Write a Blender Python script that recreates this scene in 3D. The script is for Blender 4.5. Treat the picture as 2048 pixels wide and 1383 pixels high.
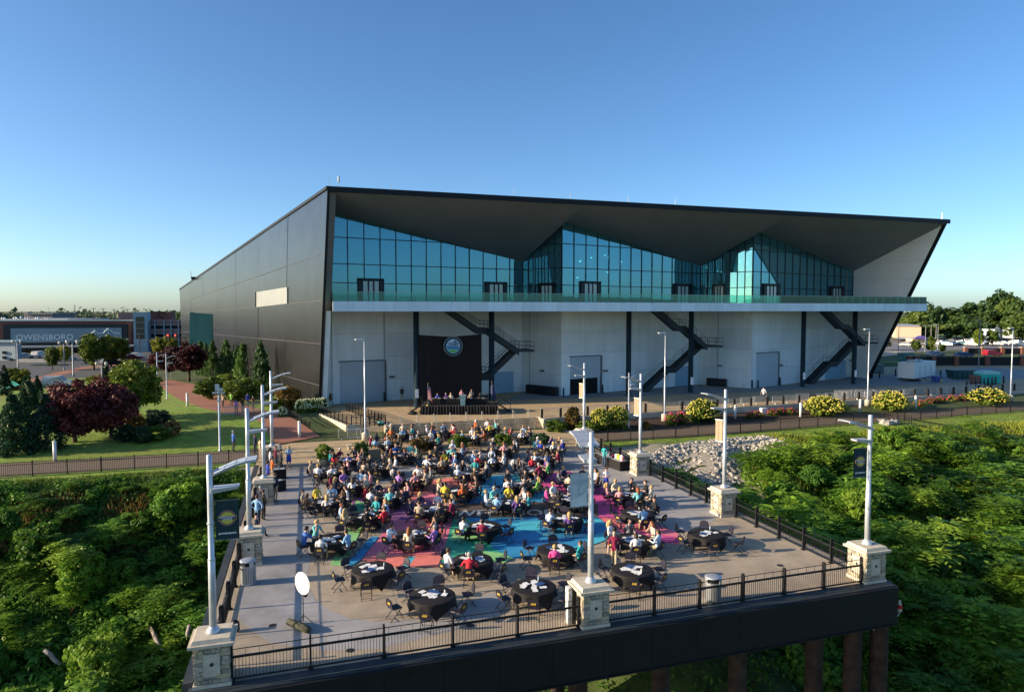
import bpy, math, random
import numpy as np
from mathutils import Vector, Matrix
for o in list(bpy.data.objects): bpy.data.objects.remove(o)
sc = bpy.context.scene
col = sc.collection
PI = math.pi
rad = math.radians

# ---------------------------------------------------------------- camera, sky, sun, exposure
F, VH, YAW, CAMH = 1365.0, 620.0, rad(16.8), 13.2
PITCH = math.atan((691.5 - VH) / F)
cd = bpy.data.cameras.new('camera'); cam = bpy.data.objects.new('camera', cd); col.objects.link(cam)
cam.location = (0, 0, CAMH); cam.rotation_euler = (PI/2 - PITCH, 0, -YAW)
cd.sensor_width = 36; cd.lens = 36*F/2048; cd.clip_start = 0.5; cd.clip_end = 9000
sc.camera = cam
SUN_EL, SUN_TH = rad(16.6), rad(5.0)          # sun low on the left, a touch behind the hall front
w = bpy.data.worlds.new('World'); sc.world = w; w.use_nodes = True
wn = w.node_tree.nodes; bg = wn['Background']
sky = wn.new('ShaderNodeTexSky'); sky.sky_type = 'NISHITA'; sky.sun_disc = False
sky.sun_elevation = SUN_EL; sky.sun_rotation = rad(-85.0)
sky.altitude = 100; sky.air_density = 0.7; sky.dust_density = 1.0; sky.ozone_density = 2.0
hs_ = wn.new('ShaderNodeHueSaturation'); hs_.inputs['Saturation'].default_value = 1.15
tn_ = wn.new('ShaderNodeMix'); tn_.data_type = 'RGBA'; tn_.blend_type = 'MULTIPLY'; tn_.inputs[0].default_value = 1; tn_.inputs[7].default_value = (.92, 1.02, 1.05, 1)   # even cool white balance of the whole sky
w.node_tree.links.new(sky.outputs[0], hs_.inputs['Color']); w.node_tree.links.new(hs_.outputs[0], tn_.inputs[6]); w.node_tree.links.new(tn_.outputs[2], bg.inputs[0]); bg.inputs[1].default_value = 0.105
ld = bpy.data.lights.new('sun', 'SUN'); sun = bpy.data.objects.new('sun', ld); col.objects.link(sun)
ld.energy = 4.6; ld.angle = rad(0.5); ld.color = (1.0, 0.80, 0.56)
sun.rotation_euler = Vector((math.cos(SUN_TH)*math.cos(SUN_EL), -math.sin(SUN_TH)*math.cos(SUN_EL), -math.sin(SUN_EL))).to_track_quat('-Z', 'Y').to_euler()
sun.location = (-80, 40, 60)
vs = sc.view_settings; vs.view_transform = 'Standard'; vs.look = 'None'; vs.exposure = 1.05; vs.gamma = 1
sc.render.engine = 'CYCLES'

# ---------------------------------------------------------------- survey helpers (place measured on the ground)
CA, SA, CP, SP = math.cos(YAW), math.sin(YAW), math.cos(PITCH), math.sin(PITCH)
def ray(u, v):
    x = (u-1024)/F; y = -(v-691.5)/F
    d = (x, CP + y*SP, -SP + y*CP)
    return Vector((d[0]*CA + d[1]*SA, -d[0]*SA + d[1]*CA, d[2]))
def G(u, v, z=0.0):                      # point at height z
    d = ray(u, v); t = (z-CAMH)/d.z; return Vector((d.x*t, d.y*t, z))
def onY(u, v, y):                        # point on the plane y
    d = ray(u, v); t = y/d.y; return Vector((d.x*t, y, CAMH + d.z*t))
def atD(u, v, dep):                      # point at viewing depth
    d = ray(u, v); t = dep; return Vector((d.x*t, d.y*t, CAMH + d.z*t))
def xat(u, y): return onY(u, VH, y).x
def onFace(P, Q, u, v):                  # (distance along P->Q, height)
    d = ray(u, v); ex, ey = Q[0]-P[0], Q[1]-P[1]; L = math.hypot(ex, ey); ex /= L; ey /= L
    det = d.x*(-ey) + ex*d.y
    t = (P[0]*(-ey) + ex*P[1])/det
    px, py = d.x*t, d.y*t
    return (px-P[0])*ex + (py-P[1])*ey, CAMH + d.z*t

# ---------------------------------------------------------------- materials
MATS = {}
def M(name, c, rough=.65, metal=0.0, var=.12, scale=3.0, bump=0.0, bscale=40.0, spec=.4, fine=.5):
    if name in MATS: return MATS[name]
    m = bpy.data.materials.new(name); m.use_nodes = True; MATS[name] = m
    nt = m.node_tree; n = nt.nodes; L = nt.links; b = n['Principled BSDF']
    b.inputs['Roughness'].default_value = rough; b.inputs['Metallic'].default_value = metal
    b.inputs['Specular IOR Level'].default_value = spec
    tc = n.new('ShaderNodeTexCoord')
    nz = n.new('ShaderNodeTexNoise'); nz.inputs['Scale'].default_value = scale; nz.inputs['Detail'].default_value = 6
    nz.inputs['Roughness'].default_value = fine+.1
    L.new(tc.outputs['Object'], nz.inputs['Vector'])
    mx = n.new('ShaderNodeMix'); mx.data_type = 'RGBA'
    lo = [max(0, x*(1-var)) for x in c]+[1]; hi = [min(1, x*(1+var)) for x in c]+[1]
    mx.inputs[6].default_value = lo; mx.inputs[7].default_value = hi
    rp = n.new('ShaderNodeMapRange'); rp.inputs[1].default_value = .3; rp.inputs[2].default_value = .7
    L.new(nz.outputs[0], rp.inputs[0]); L.new(rp.outputs[0], mx.inputs[0]); L.new(mx.outputs[2], b.inputs['Base Color'])
    if bump:
        nb = n.new('ShaderNodeTexNoise'); nb.inputs['Scale'].default_value = bscale; nb.inputs['Detail'].default_value = 4
        L.new(tc.outputs['Object'], nb.inputs['Vector'])
        bp = n.new('ShaderNodeBump'); bp.inputs['Strength'].default_value = bump; bp.inputs['Distance'].default_value = .05
        L.new(nb.outputs[0], bp.inputs['Height']); L.new(bp.outputs[0], b.inputs['Normal'])
    return m
def leafmat(name, c1, c2, scale=.6, trans=.25):
    if name in MATS: return MATS[name]
    m = bpy.data.materials.new(name); m.use_nodes = True; MATS[name] = m
    nt = m.node_tree; n = nt.nodes; L = nt.links; b = n['Principled BSDF']
    b.inputs['Roughness'].default_value = .55; b.inputs['Specular IOR Level'].default_value = .25
    ge = n.new('ShaderNodeNewGeometry'); nz = n.new('ShaderNodeTexNoise'); nz.inputs['Scale'].default_value = scale; nz.inputs['Detail'].default_value = 3
    L.new(ge.outputs['Position'], nz.inputs['Vector'])
    oi = n.new('ShaderNodeObjectInfo')
    ad = n.new('ShaderNodeMath'); ad.operation = 'ADD'
    ml = n.new('ShaderNodeMath'); ml.operation = 'MULTIPLY_ADD'; ml.inputs[1].default_value = .5; ml.inputs[2].default_value = -.25
    L.new(oi.outputs['Random'], ml.inputs[0]); L.new(nz.outputs[0], ad.inputs[0]); L.new(ml.outputs[0], ad.inputs[1])
    rp = n.new('ShaderNodeMapRange'); rp.inputs[1].default_value = .25; rp.inputs[2].default_value = .75
    L.new(ad.outputs[0], rp.inputs[0])
    # leaf to leaf variation
    isl = n.new('ShaderNodeMath'); isl.operation = 'MULTIPLY_ADD'; isl.inputs[1].default_value = .5; isl.inputs[2].default_value = -.25
    L.new(ge.outputs['Random Per Island'], isl.inputs[0])
    a2 = n.new('ShaderNodeMath'); a2.operation = 'ADD'; a2.use_clamp = True
    L.new(rp.outputs[0], a2.inputs[0]); L.new(isl.outputs[0], a2.inputs[1])
    mx = n.new('ShaderNodeMix'); mx.data_type = 'RGBA'; mx.inputs[6].default_value = (*c1, 1); mx.inputs[7].default_value = (*c2, 1)
    L.new(a2.outputs[0], mx.inputs[0]); L.new(mx.outputs[2], b.inputs['Base Color'])
    tr = n.new('ShaderNodeBsdfTranslucent'); L.new(mx.outputs[2], tr.inputs[0])
    ms = n.new('ShaderNodeMixShader'); ms.inputs[0].default_value = trans
    out = n['Material Output']; L.new(b.outputs[0], ms.inputs[1]); L.new(tr.outputs[0], ms.inputs[2]); L.new(ms.outputs[0], out.inputs[0])
    return m
def glassmat(name, tint, refl=.3, keep=.5, gcol=None, diff_mix=0.0):
    m = bpy.data.materials.new(name); m.use_nodes = True; MATS[name] = m
    nt = m.node_tree; n = nt.nodes; L = nt.links; out = n['Material Output']; n.remove(n['Principled BSDF'])
    tr = n.new('ShaderNodeBsdfTransparent'); tr.inputs[0].default_value = (*[x*keep for x in tint], 1)
    gl = n.new('ShaderNodeBsdfGlossy'); gl.inputs['Roughness'].default_value = .015; gl.inputs[0].default_value = (*(gcol or [min(1, .35+.65*x) for x in tint]), 1)
    lw = n.new('ShaderNodeFresnel'); lw.inputs[0].default_value = 1.5
    ad = n.new('ShaderNodeMath'); ad.operation = 'ADD'; ad.inputs[1].default_value = refl; ad.use_clamp = True
    L.new(lw.outputs[0], ad.inputs[0])
    ms = n.new('ShaderNodeMixShader'); L.new(ad.outputs[0], ms.inputs[0]); L.new(tr.outputs[0], ms.inputs[1]); L.new(gl.outputs[0], ms.inputs[2])
    df = n.new('ShaderNodeBsdfDiffuse'); df.inputs[0].default_value = (*[x*.5 for x in tint], 1); m3 = n.new('ShaderNodeMixShader'); m3.inputs[0].default_value = diff_mix
    L.new(ms.outputs[0], m3.inputs[1]); L.new(df.outputs[0], m3.inputs[2]); L.new(m3.outputs[0], out.inputs[0])
    return m
def emat(name, c, s):
    m = bpy.data.materials.new(name); m.use_nodes = True; b = m.node_tree.nodes['Principled BSDF']
    b.inputs['Base Color'].default_value = (*c, 1); b.inputs['Emission Color'].default_value = (*c, 1); b.inputs['Emission Strength'].default_value = s
    MATS[name] = m; return m
def ribmat(name, c, rough, metal, axis, period, depth=.6, var=.1, spec=.4):
    """metal cladding with fine vertical ribs"""
    m = M(name, c, rough, metal, var, .35, spec=spec); nt = m.node_tree; n = nt.nodes; L = nt.links
    tc = n.new('ShaderNodeTexCoord'); mp = n.new('ShaderNodeMapping'); mp.inputs['Rotation'].default_value = (0, 0, axis)
    L.new(tc.outputs['Object'], mp.inputs[0])
    wv = n.new('ShaderNodeTexWave'); wv.wave_type = 'BANDS'; wv.bands_direction = 'X'; wv.wave_profile = 'SIN'; wv.inputs['Scale'].default_value = 2*PI/20/period
    L.new(mp.outputs[0], wv.inputs[0])
    pw = n.new('ShaderNodeMath'); pw.operation = 'POWER'; pw.inputs[1].default_value = 12; L.new(wv.outputs['Fac'], pw.inputs[0])
    b = n['Principled BSDF']; src = b.inputs['Base Color'].links[0].from_socket      # sheet to sheet tone and rain streaks
    oi = n.new('ShaderNodeObjectInfo'); m2 = n.new('ShaderNodeMapping'); m2.inputs['Scale'].default_value = (1.2, 1.2, .07); L.new(tc.outputs['Object'], m2.inputs[0])
    sn = n.new('ShaderNodeTexNoise'); sn.inputs['Scale'].default_value = 1.0; sn.inputs['Detail'].default_value = 5; L.new(m2.outputs[0], sn.inputs['Vector'])
    ma = n.new('ShaderNodeMath'); ma.operation = 'MULTIPLY_ADD'; ma.inputs[1].default_value = .14; ma.inputs[2].default_value = .78; L.new(oi.outputs['Random'], ma.inputs[0])
    mb_ = n.new('ShaderNodeMath'); mb_.operation = 'MULTIPLY_ADD'; mb_.inputs[1].default_value = .3; L.new(sn.outputs[0], mb_.inputs[0]); L.new(ma.outputs[0], mb_.inputs[2])
    mm = n.new('ShaderNodeMix'); mm.data_type = 'RGBA'; mm.blend_type = 'MULTIPLY'; mm.inputs[0].default_value = 1; L.new(src, mm.inputs[6]); L.new(mb_.outputs[0], mm.inputs[7]); L.new(mm.outputs[2], b.inputs['Base Color'])
    bp = n.new('ShaderNodeBump'); bp.inputs['Strength'].default_value = depth; bp.inputs['Distance'].default_value = .04; bp.invert = True
    L.new(pw.outputs[0], bp.inputs['Height']); L.new(bp.outputs[0], n['Principled BSDF'].inputs['Normal'])
    return m

# ---------------------------------------------------------------- mesh helpers
KIDS = {}
class MB:
    def __init__(s): s.v = []; s.f = []; s.m = []
    def add(s, vs_, fs, m=0):
        b = len(s.v); s.v += [tuple(p) for p in vs_]
        s.f += [tuple(i+b for i in f) for f in fs]; s.m += [m]*len(fs); return s
    def box(s, x0, x1, y0, y1, z0, z1, m=0):
        return s.add([(x0,y0,z0),(x1,y0,z0),(x1,y1,z0),(x0,y1,z0),(x0,y0,z1),(x1,y0,z1),(x1,y1,z1),(x0,y1,z1)],
              [(0,3,2,1),(4,5,6,7),(0,1,5,4),(1,2,6,5),(2,3,7,6),(3,0,4,7)], m)
    def hexa(s, p, m=0):               # 8 points, bottom ring then top ring
        return s.add(p, [(0,3,2,1),(4,5,6,7),(0,1,5,4),(1,2,6,5),(2,3,7,6),(3,0,4,7)], m)
    def obox(s, c, sz, rz=0, m=0, tilt=0):
        x, y, z = sz[0]/2, sz[1]/2, sz[2]/2; mt = Matrix.Translation(c) @ Matrix.Rotation(rz, 4, 'Z') @ Matrix.Rotation(tilt, 4, 'X')
        p = [mt @ Vector(q) for q in [(-x,-y,-z),(x,-y,-z),(x,y,-z),(-x,y,-z),(-x,-y,z),(x,-y,z),(x,y,z),(-x,y,z)]]
        return s.hexa(p, m)
    def prism(s, poly, z0, z1, m=0):
        n = len(poly)
        a = sum(poly[i][0]*poly[(i+1)%n][1]-poly[(i+1)%n][0]*poly[i][1] for i in range(n))
        if a < 0: poly = poly[::-1]
        f0 = (lambda p: z0(p[0], p[1])) if callable(z0) else (lambda p: z0)
        f1 = (lambda p: z1(p[0], p[1])) if callable(z1) else (lambda p: z1)
        v = [(p[0], p[1], f0(p)) for p in poly]+[(p[0], p[1], f1(p)) for p in poly]
        return s.add(v, [tuple(range(n-1, -1, -1)), tuple(range(n, 2*n))]+[(i, (i+1)%n, n+(i+1)%n, n+i) for i in range(n)], m)
    def sheet(s, poly, z, m=0):
        n = len(poly); a = sum(poly[i][0]*poly[(i+1)%n][1]-poly[(i+1)%n][0]*poly[i][1] for i in range(n))
        if a < 0: poly = poly[::-1]
        return s.add([(p[0], p[1], z) for p in poly], [tuple(range(n))], m)
    def bar(s, a, b, w, h, m=0):
        a = Vector(a); b = Vector(b); d = b-a; L = d.length; d.normalize()
        up = Vector((0, 0, 1)) if abs(d.z) < .95 else Vector((0, 1, 0))
        x = d.cross(up).normalized()*(w/2); y = x.cross(d).normalized()*(h/2)
        return s.hexa([a-x-y, a+x-y, a+x+y, a-x+y, b-x-y, b+x-y, b+x+y, b-x+y], m)
    def tube(s, pts, r, n=8, m=0, cap=True):
        pts = [Vector(p) for p in pts]; k = len(pts); rs = r if hasattr(r, '__len__') else [r]*k
        b = len(s.v); ref = None
        for i, p in enumerate(pts):
            d = (pts[min(i+1, k-1)]-pts[max(i-1, 0)]).normalized()
            if ref is None: ref = d.orthogonal().normalized()
            ref = (ref - d*ref.dot(d)).normalized(); q = d.cross(ref)
            for j in range(n):
                a = 2*PI*j/n; s.v.append(tuple(p + (ref*math.cos(a)+q*math.sin(a))*rs[i]))
        for i in range(k-1):
            for j in range(n):
                s.f.append((b+i*n+j, b+i*n+(j+1)%n, b+(i+1)*n+(j+1)%n, b+(i+1)*n+j)); s.m.append(m)
        if cap:
            s.f.append(tuple(b+j for j in range(n-1, -1, -1))); s.m.append(m)
            s.f.append(tuple(b+(k-1)*n+j for j in range(n))); s.m.append(m)
        return s
    def lathe(s, prof, n=16, m=0, c=(0,0,0), sx=1, sy=1):
        b = len(s.v); k = len(prof)
        for (r, z) in prof:
            for j in range(n):
                a = 2*PI*j/n; s.v.append((c[0]+r*math.cos(a)*sx, c[1]+r*math.sin(a)*sy, c[2]+z))
        for i in range(k-1):
            for j in range(n):
                s.f.append((b+i*n+j, b+i*n+(j+1)%n, b+(i+1)*n+(j+1)%n, b+(i+1)*n+j)); s.m.append(m)
        s.f.append(tuple(b+j for j in range(n-1, -1, -1))); s.m.append(m)
        s.f.append(tuple(b+(k-1)*n+j for j in range(n))); s.m.append(m)
        return s
    def ell(s, c, r, m=0, n=10, k=6):
        prof = [(math.sin(PI*i/k), -math.cos(PI*i/k)) for i in range(k+1)]; prof[0] = (.02, -1); prof[-1] = (.02, 1)
        b = len(s.v); s.lathe(prof, n, m)
        for i in range(b, len(s.v)):
            p = s.v[i]; s.v[i] = (c[0]+p[0]*r[0], c[1]+p[1]*r[1], c[2]+p[2]*r[2])
        return s
    def mesh(s, name, mats, smooth=False):
        me = bpy.data.meshes.new(name); me.from_pydata(s.v, [], s.f)
        for mt in (mats if isinstance(mats, (list, tuple)) else [mats]): me.materials.append(mt)
        if isinstance(mats, (list, tuple)) and len(mats) > 1: me.polygons.foreach_set('material_index', s.m)
        if smooth: me.polygons.foreach_set('use_smooth', [True]*len(s.f))
        me.update(); return me
    def build(s, name, mats, parent=None, smooth=False):
        return link(name, s.mesh(name, mats, smooth), parent)
def link(name, me, parent=None, world=True):
    o = bpy.data.objects.new(name, me); col.objects.link(o)
    if parent is not None:
        o.parent = parent; KIDS.setdefault(parent.name, []).append(o)
        if world:
            if parent.parent is None: o.matrix_parent_inverse = Matrix.LocRotScale(parent.location, parent.rotation_euler, parent.scale).inverted()
    return o
def tag(o, label=None, cat=None, group=None, kind=None):
    if label: o['label'] = label
    if cat: o['category'] = cat
    if group: o['group'] = group
    if kind: o['kind'] = kind
    return o
def thing(name, label, cat, loc=(0,0,0), rz=0, group=None):
    o = bpy.data.objects.new(name, None); col.objects.link(o); o.empty_display_size = .2
    o.location = loc; o.rotation_euler = (0, 0, rz)
    return tag(o, label, cat, group)
def struct(name, mb, mats, smooth=False):
    return tag(mb.build(name, mats, None, smooth), kind='structure')
def kids(o):
    return KIDS.get(o.name, [])
def ctree(o, parent=None):
    c = o.copy(); col.objects.link(c); c.parent = parent
    if parent is not None: KIDS.setdefault(parent.name, []).append(c)
    for ch in kids(o): ctree(ch, c)
    return c
def place(proto, first, loc, rz=0, scale=None, label=None, group=None):
    o = proto if first else ctree(proto)
    o.location = loc; o.rotation_euler = (0, 0, rz)
    if scale: o.scale = scale if hasattr(scale, '__len__') else (scale,)*3
    if label: o['label'] = label
    if group: o['group'] = group
    return o
def lpart(name, mb, mats, parent, smooth=False):      # part given in the parent's own coordinates
    return link(name, mb.mesh(name, mats, smooth), parent, world=False)
def omat(o, mats):
    for i, m in enumerate(mats):
        if i < len(o.material_slots) and m is not None:
            o.material_slots[i].link = 'OBJECT'; o.material_slots[i].material = m
def text_mesh(txt, size, depth=.0, font_bold=0.0):
    c = bpy.data.curves.new('t', 'FONT'); c.body = txt; c.size = size; c.extrude = depth; c.offset = font_bold; c.resolution_u = 3
    c.align_x = 'CENTER'; c.align_y = 'CENTER'
    o = bpy.data.objects.new('t', c); col.objects.link(o)
    dg = bpy.context.evaluated_depsgraph_get(); me = bpy.data.meshes.new_from_object(o.evaluated_get(dg))
    bpy.data.objects.remove(o); bpy.data.curves.remove(c); return me
def npmesh(name, V, Fq, mats, mi=None, smooth=False):
    me = bpy.data.meshes.new(name); V = np.asarray(V, dtype=np.float32); Fq = np.asarray(Fq, dtype=np.int32)
    k = Fq.shape[1]; n = len(Fq)
    me.vertices.add(len(V)); me.vertices.foreach_set('co', V.ravel())
    me.loops.add(n*k); me.loops.foreach_set('vertex_index', Fq.ravel())
    me.polygons.add(n); me.polygons.foreach_set('loop_start', np.arange(0, n*k, k, dtype=np.int32))
    for mt in (mats if isinstance(mats, (list, tuple)) else [mats]): me.materials.append(mt)
    if mi is not None: me.polygons.foreach_set('material_index', np.asarray(mi, dtype=np.int32))
    if smooth: me.polygons.foreach_set('use_smooth', [True]*n)
    me.update(); me.validate(); return me
# ================================================================ SETTING
RNG = random.Random(11); NR = np.random.default_rng(5)
def sstep(t): t = max(0.0, min(1.0, t)); return t*t*(3-2*t)
def hh(x, y):
    """height of the land: city level behind, riverwalk at 0, bank falling to the river in front"""
    if y >= 62.2:
        if x > 27: z = -.06 + .4*sstep((y-68)/6.) if y < 74 else .34 + .55*sstep((y-74)/4)
        else: z = -.06 + .98*sstep((y-69)/13.)
        return z
    d = 62.2-y
    left = -.06 - .12*min(d, 1.5) - .53*max(0, d-1.5)
    rr = -.06 - .08*min(d, 4.) - .27*max(0, min(d, 19)-4.) - .42*max(0, d-19)
    t = sstep((x-10)/16.)
    z = left*(1-t)+rr*t
    z += (.35*math.sin(x*.45+y*.3)+.25*math.sin(x*.9-y*.7+1))*min(1, d/6.)
    if z < -10.5: z = -10.5 - .03*(-10.5-z)
    return z
gm = M('soil and grass', (.05, .075, .018), .95, var=.5, scale=.5, bump=.6, bscale=6)
xs = sorted(set([-3000, -1200, -600, -300, -180, -120, -90] + list(range(-70, 131, 3)) + [150, 180, 240, 300, 500, 900, 1800, 3000]))
ys = sorted(set([-200, -60, -20, 0, 8, 16] + [20+1.5*i for i in range(44)] + [88, 92, 96, 105, 120, 140, 170, 220, 300, 450, 800, 1500, 3500, 6000]))
mb = MB()
for y in ys:
    for x in xs: mb.v.append((x, y, hh(x, y)))
nx = len(xs)
for j in range(len(ys)-1):
    for i in range(nx-1):
        mb.f.append((j*nx+i, j*nx+i+1, (j+1)*nx+i+1, (j+1)*nx+i)); mb.m.append(0)
struct('ground', mb, gm, True)

def drape(name, poly, mt, off, step=1.5, kind=True, thick=0):
    """a sheet that follows the land inside a polygon"""
    import mathutils.geometry as gg
    mb = MB(); p2 = [Vector((p[0], p[1])) for p in poly]
    # ear-cut the outline, then subdivide by inserting interior points with delaunay
    x0 = min(p.x for p in p2); x1 = max(p.x for p in p2); y0 = min(p.y for p in p2); y1 = max(p.y for p in p2)
    pts = []; n0 = len(p2)
    edge = []
    for i, p in enumerate(p2):
        q = p2[(i+1) % n0]; k = max(1, int((q-p).length/step))
        for j in range(k): edge.append(p.lerp(q, j/k))
    def inside(x, y):
        c = False
        for i in range(n0):
            a = p2[i]; b = p2[i-1]
            if (a.y > y) != (b.y > y) and x < (b.x-a.x)*(y-a.y)/(b.y-a.y)+a.x: c = not c
        return c
    pts = list(edge); x = x0+step/2
    while x < x1:
        y = y0+step/2
        while y < y1:
            if inside(x, y) and min((Vector((x, y))-e).length_squared for e in edge) > (.4*step)**2: pts.append(Vector((x, y)))
            y += step
        x += step
    ne = len(edge)
    ov, oe, of, *_ = gg.delaunay_2d_cdt(pts, [(i, (i+1) % ne) for i in range(ne)], [list(range(ne))], 1, 1e-4)
    mb.v = [(p.x, p.y, hh(p.x, p.y)+off) for p in ov]; mb.f = [tuple(f) for f in of]; mb.m = [0]*len(mb.f)
    # face up
    ff = []
    for f in mb.f:
        a, b, c = [Vector(mb.v[i]) for i in f[:3]]
        ff.append(f if (b-a).cross(c-a).z > 0 else f[::-1])
    mb.f = ff
    o = mb.build(name, mt, None, True)
    if kind: tag(o, kind='structure')
    return o

# lawns -----------------------------------------------------------
lawnm = M('mown grass', (.17, .27, .028), .9, var=.4, scale=1.3, bump=.8, bscale=14)
def lawn_detail(m, c2):
    nt = m.node_tree; n = nt.nodes; L = nt.links; b = n['Principled BSDF']
    src = b.inputs['Base Color'].links[0].from_socket
    tc = n.new('ShaderNodeTexCoord'); nz = n.new('ShaderNodeTexNoise'); nz.inputs['Scale'].default_value = .16; nz.inputs['Detail'].default_value = 5
    L.new(tc.outputs['Object'], nz.inputs[0]); rp = n.new('ShaderNodeMapRange'); rp.inputs[1].default_value = .45; rp.inputs[2].default_value = .75; rp.inputs[4].default_value = .7
    L.new(nz.outputs[0], rp.inputs[0]); mx = n.new('ShaderNodeMix'); mx.data_type = 'RGBA'; mx.inputs[7].default_value = (*c2, 1)
    L.new(rp.outputs[0], mx.inputs[0]); L.new(src, mx.inputs[6]); L.new(mx.outputs[2], b.inputs['Base Color'])
lawn_detail(lawnm, (.24, .22, .06))
drape('lawn_left', [(-75, 68.6), (-4.6, 68.4), (-4.4, 71), (-1.2, 72), (-3, 84), (-4, 92), (-34, 140), (-80, 140)], lawnm, .05, 2.2)
drape('verge_left', [(-75, 60.2), (-4.4, 60.8), (-4.4, 63.0), (-75, 63.0)], lawnm, .06, 1.2)
drape('lawn_right', [(27.6, 60.6), (33, 60.3), (44, 57.6), (52, 57), (62, 57.0), (80, 56.5), (130, 56), (130, 69), (62, 64.2), (40, 62.3), (27.6, 62.2)], lawnm, .06, 1.3)
lm2 = M('far grass', (.14, .2, .035), .95, var=.3, scale=.3)
# paths -----------------------------------------------------------
asph = M('path asphalt', (.165, .125, .09), .9, var=.18, scale=6, bump=.2, bscale=60)
conc_tan = M('tan concrete', (.43, .32, .185), .85, var=.16, scale=.8, bump=.15, bscale=25)
conc_pale = M('pale concrete', (.46, .42, .34), .85, var=.12, scale=1.2, bump=.12, bscale=30)
conc_grey = M('grey concrete', (.25, .26, .26), .88, var=.14, scale=.7, bump=.15, bscale=25)
mb = MB(); mb.prism([(-200, 63.1), (-4.3, 63.1), (-4.3, 68.3), (-200, 68.3)], -.3, .02); struct('river_path_left', mb, asph)
yn = lambda x: 62.7 + max(0, x-40)*.066
yf = lambda x: 66.8 + .085*(x-29)
yw = lambda x: 72.0 + .055*(x-25)
def strip(xa, xb, f0, f1, n=24): 
    X = [xa+(xb-xa)*i/n for i in range(n+1)]
    return [(x, f0(x)) for x in X]+[(x, f1(x)) for x in X[::-1]]
def stripmesh(xa, xb, f0, f1, z0, z1, n=24, zf=None):
    mb = MB()
    for i in range(n):
        a = xa+(xb-xa)*i/n; b = xa+(xb-xa)*(i+1)/n
        za, zb = (zf(a), zf(b)) if zf else (z1, z1)
        mb.hexa([(a, f0(a), z0), (b, f0(b), z0), (b, f1(b), z0), (a, f1(a), z0), (a, f0(a), z1), (b, f0(b), z1), (b, f1(b), zb), (a, f1(a), za)])
    return mb
struct('river_path_right', stripmesh(28.5, 170, yn, yf, -.4, .02), asph)
mulch = M('mulch', (.045, .028, .02), .95, var=.4, scale=9, bump=.8, bscale=30)
struct('planting_bed_right', stripmesh(28, 130, lambda x: yf(x)-.004 if x > 29 else 67.6, yw, -.3, .05, 40, zf=lambda x: .42), mulch)
# upper plaza and street level paving ------------------------------
mb = MB(); mb.prism([(8.2, 73.3), (25.2, 73.3), (25.2, yw(25.2)), (60, yw(60)), (130, yw(130)), (180, 90), (180, 112), (112, 118), (112, 135), (97.5, 135), (96.5, 99), (31, 101), (-2, 93.5), (3.4, 84.6), (6.4, 84.4), (8.2, 75)], -.3, 1.0)
struct('upper_plaza', mb, [conc_tan])
mb = MB(); mb.prism([(26, 88.4), (60, 86.5), (96, 87.5), (140, 92), (140, 110), (97, 100.6), (66, 90.5), (60, 98), (31, 96.6)], 1.0-.2, 1.004)
struct('service_apron', mb, conc_grey)
# lower terrace -----------------------------------------------------
mb = MB(); arc = [(29.0, 67.0), (28.0, 67.7), (26.9, 68.9), (26.0, 70.2), (25.5, 71.4)]
mb.prism([(-4.3, 61.55), (27.3, 61.55), (28.6, 62.6)]+[(28.6, 66.6)]+arc[1:]+[(25.5, 73.4), (8.2, 73.4), (8.2, 70.8), (-1.6, 70.8), (-4.3, 68.6)], -.5, 0.0)
struct('lower_terrace', mb, conc_tan)
kerb = MB()
for i in range(len(arc)-1): kerb.bar((*arc[i], .06), (*arc[i+1], .06), .16, .2)
tag(kerb.build('planter_kerb', conc_pale), kind='structure')
# retaining wall under the plaza edge on the right: block courses
rw = thing('retaining_wall', 'low pale retaining wall between plaza edge and flower beds', 'wall', (25.3, 72, 0))
for i in range(48):
    a = 25.3+i*2.2; b = a+2.17
    if a > 128: break
    m_ = MB(); m_.hexa([(a, yw(a)-.28, .0), (b, yw(b)-.28, .0), (b, yw(b)-.01, .0), (a, yw(a)-.01, .0), (a, yw(a)-.28, 1.06), (b, yw(b)-.28, 1.06), (b, yw(b)-.01, 1.06), (a, yw(a)-.01, 1.06)])
    m_.build('wall_block', conc_pale, rw)
# steps ---------------------------------------------------------------
stepm = M('step concrete', (.42, .33, .21), .85, var=.15, scale=2, bump=.1)
st = thing('plaza_steps', 'broad concrete steps rising from the terrace to the stage plaza', 'steps', (16, 72, 0))
for i in range(6):
    m_ = MB(); m_.box(8.25, 25.15, 71.5+.3*i, 73.35, .005+i*.1666, (i+1)*.1666 + (.004 if i == 5 else 0)); m_.build('step', stepm, st)
m_ = MB(); m_.box(25.16, 25.5, 71.2, 73.6, 0, 1.08); m_.build('cheek_wall', conc_pale, st)
m_ = MB(); m_.box(7.85, 8.24, 71.2, 75.2, 0, 1.08); m_.build('cheek_wall', conc_pale, st)
steel = M('brushed steel rail', (.42, .42, .42), .4, .8, var=.1)
hr = thing('step_handrail', 'thin steel handrail on the broad steps', 'handrail', (0, 0, 0), 0, 'handrails on the broad steps')
m_ = MB(); m_.tube([(0, -.1, 0), (0, -.1, .92), (0, .25, .95), (0, 1.9, 1.9), (0, 2.2, 1.92), (0, 2.2, 1.0)], .028, 6); lpart('rail', m_, steel, hr)
m_ = MB(); m_.tube([(0, 1.0, .5), (0, 1.0, 1.42)], .024, 6); lpart('post', m_, steel, hr)
for i in range(9):
    place(hr, i == 0, (9.6+i*1.82, 71.45, 0), label='thin steel handrail on the broad steps, number %d from the left' % (i+1))
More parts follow.
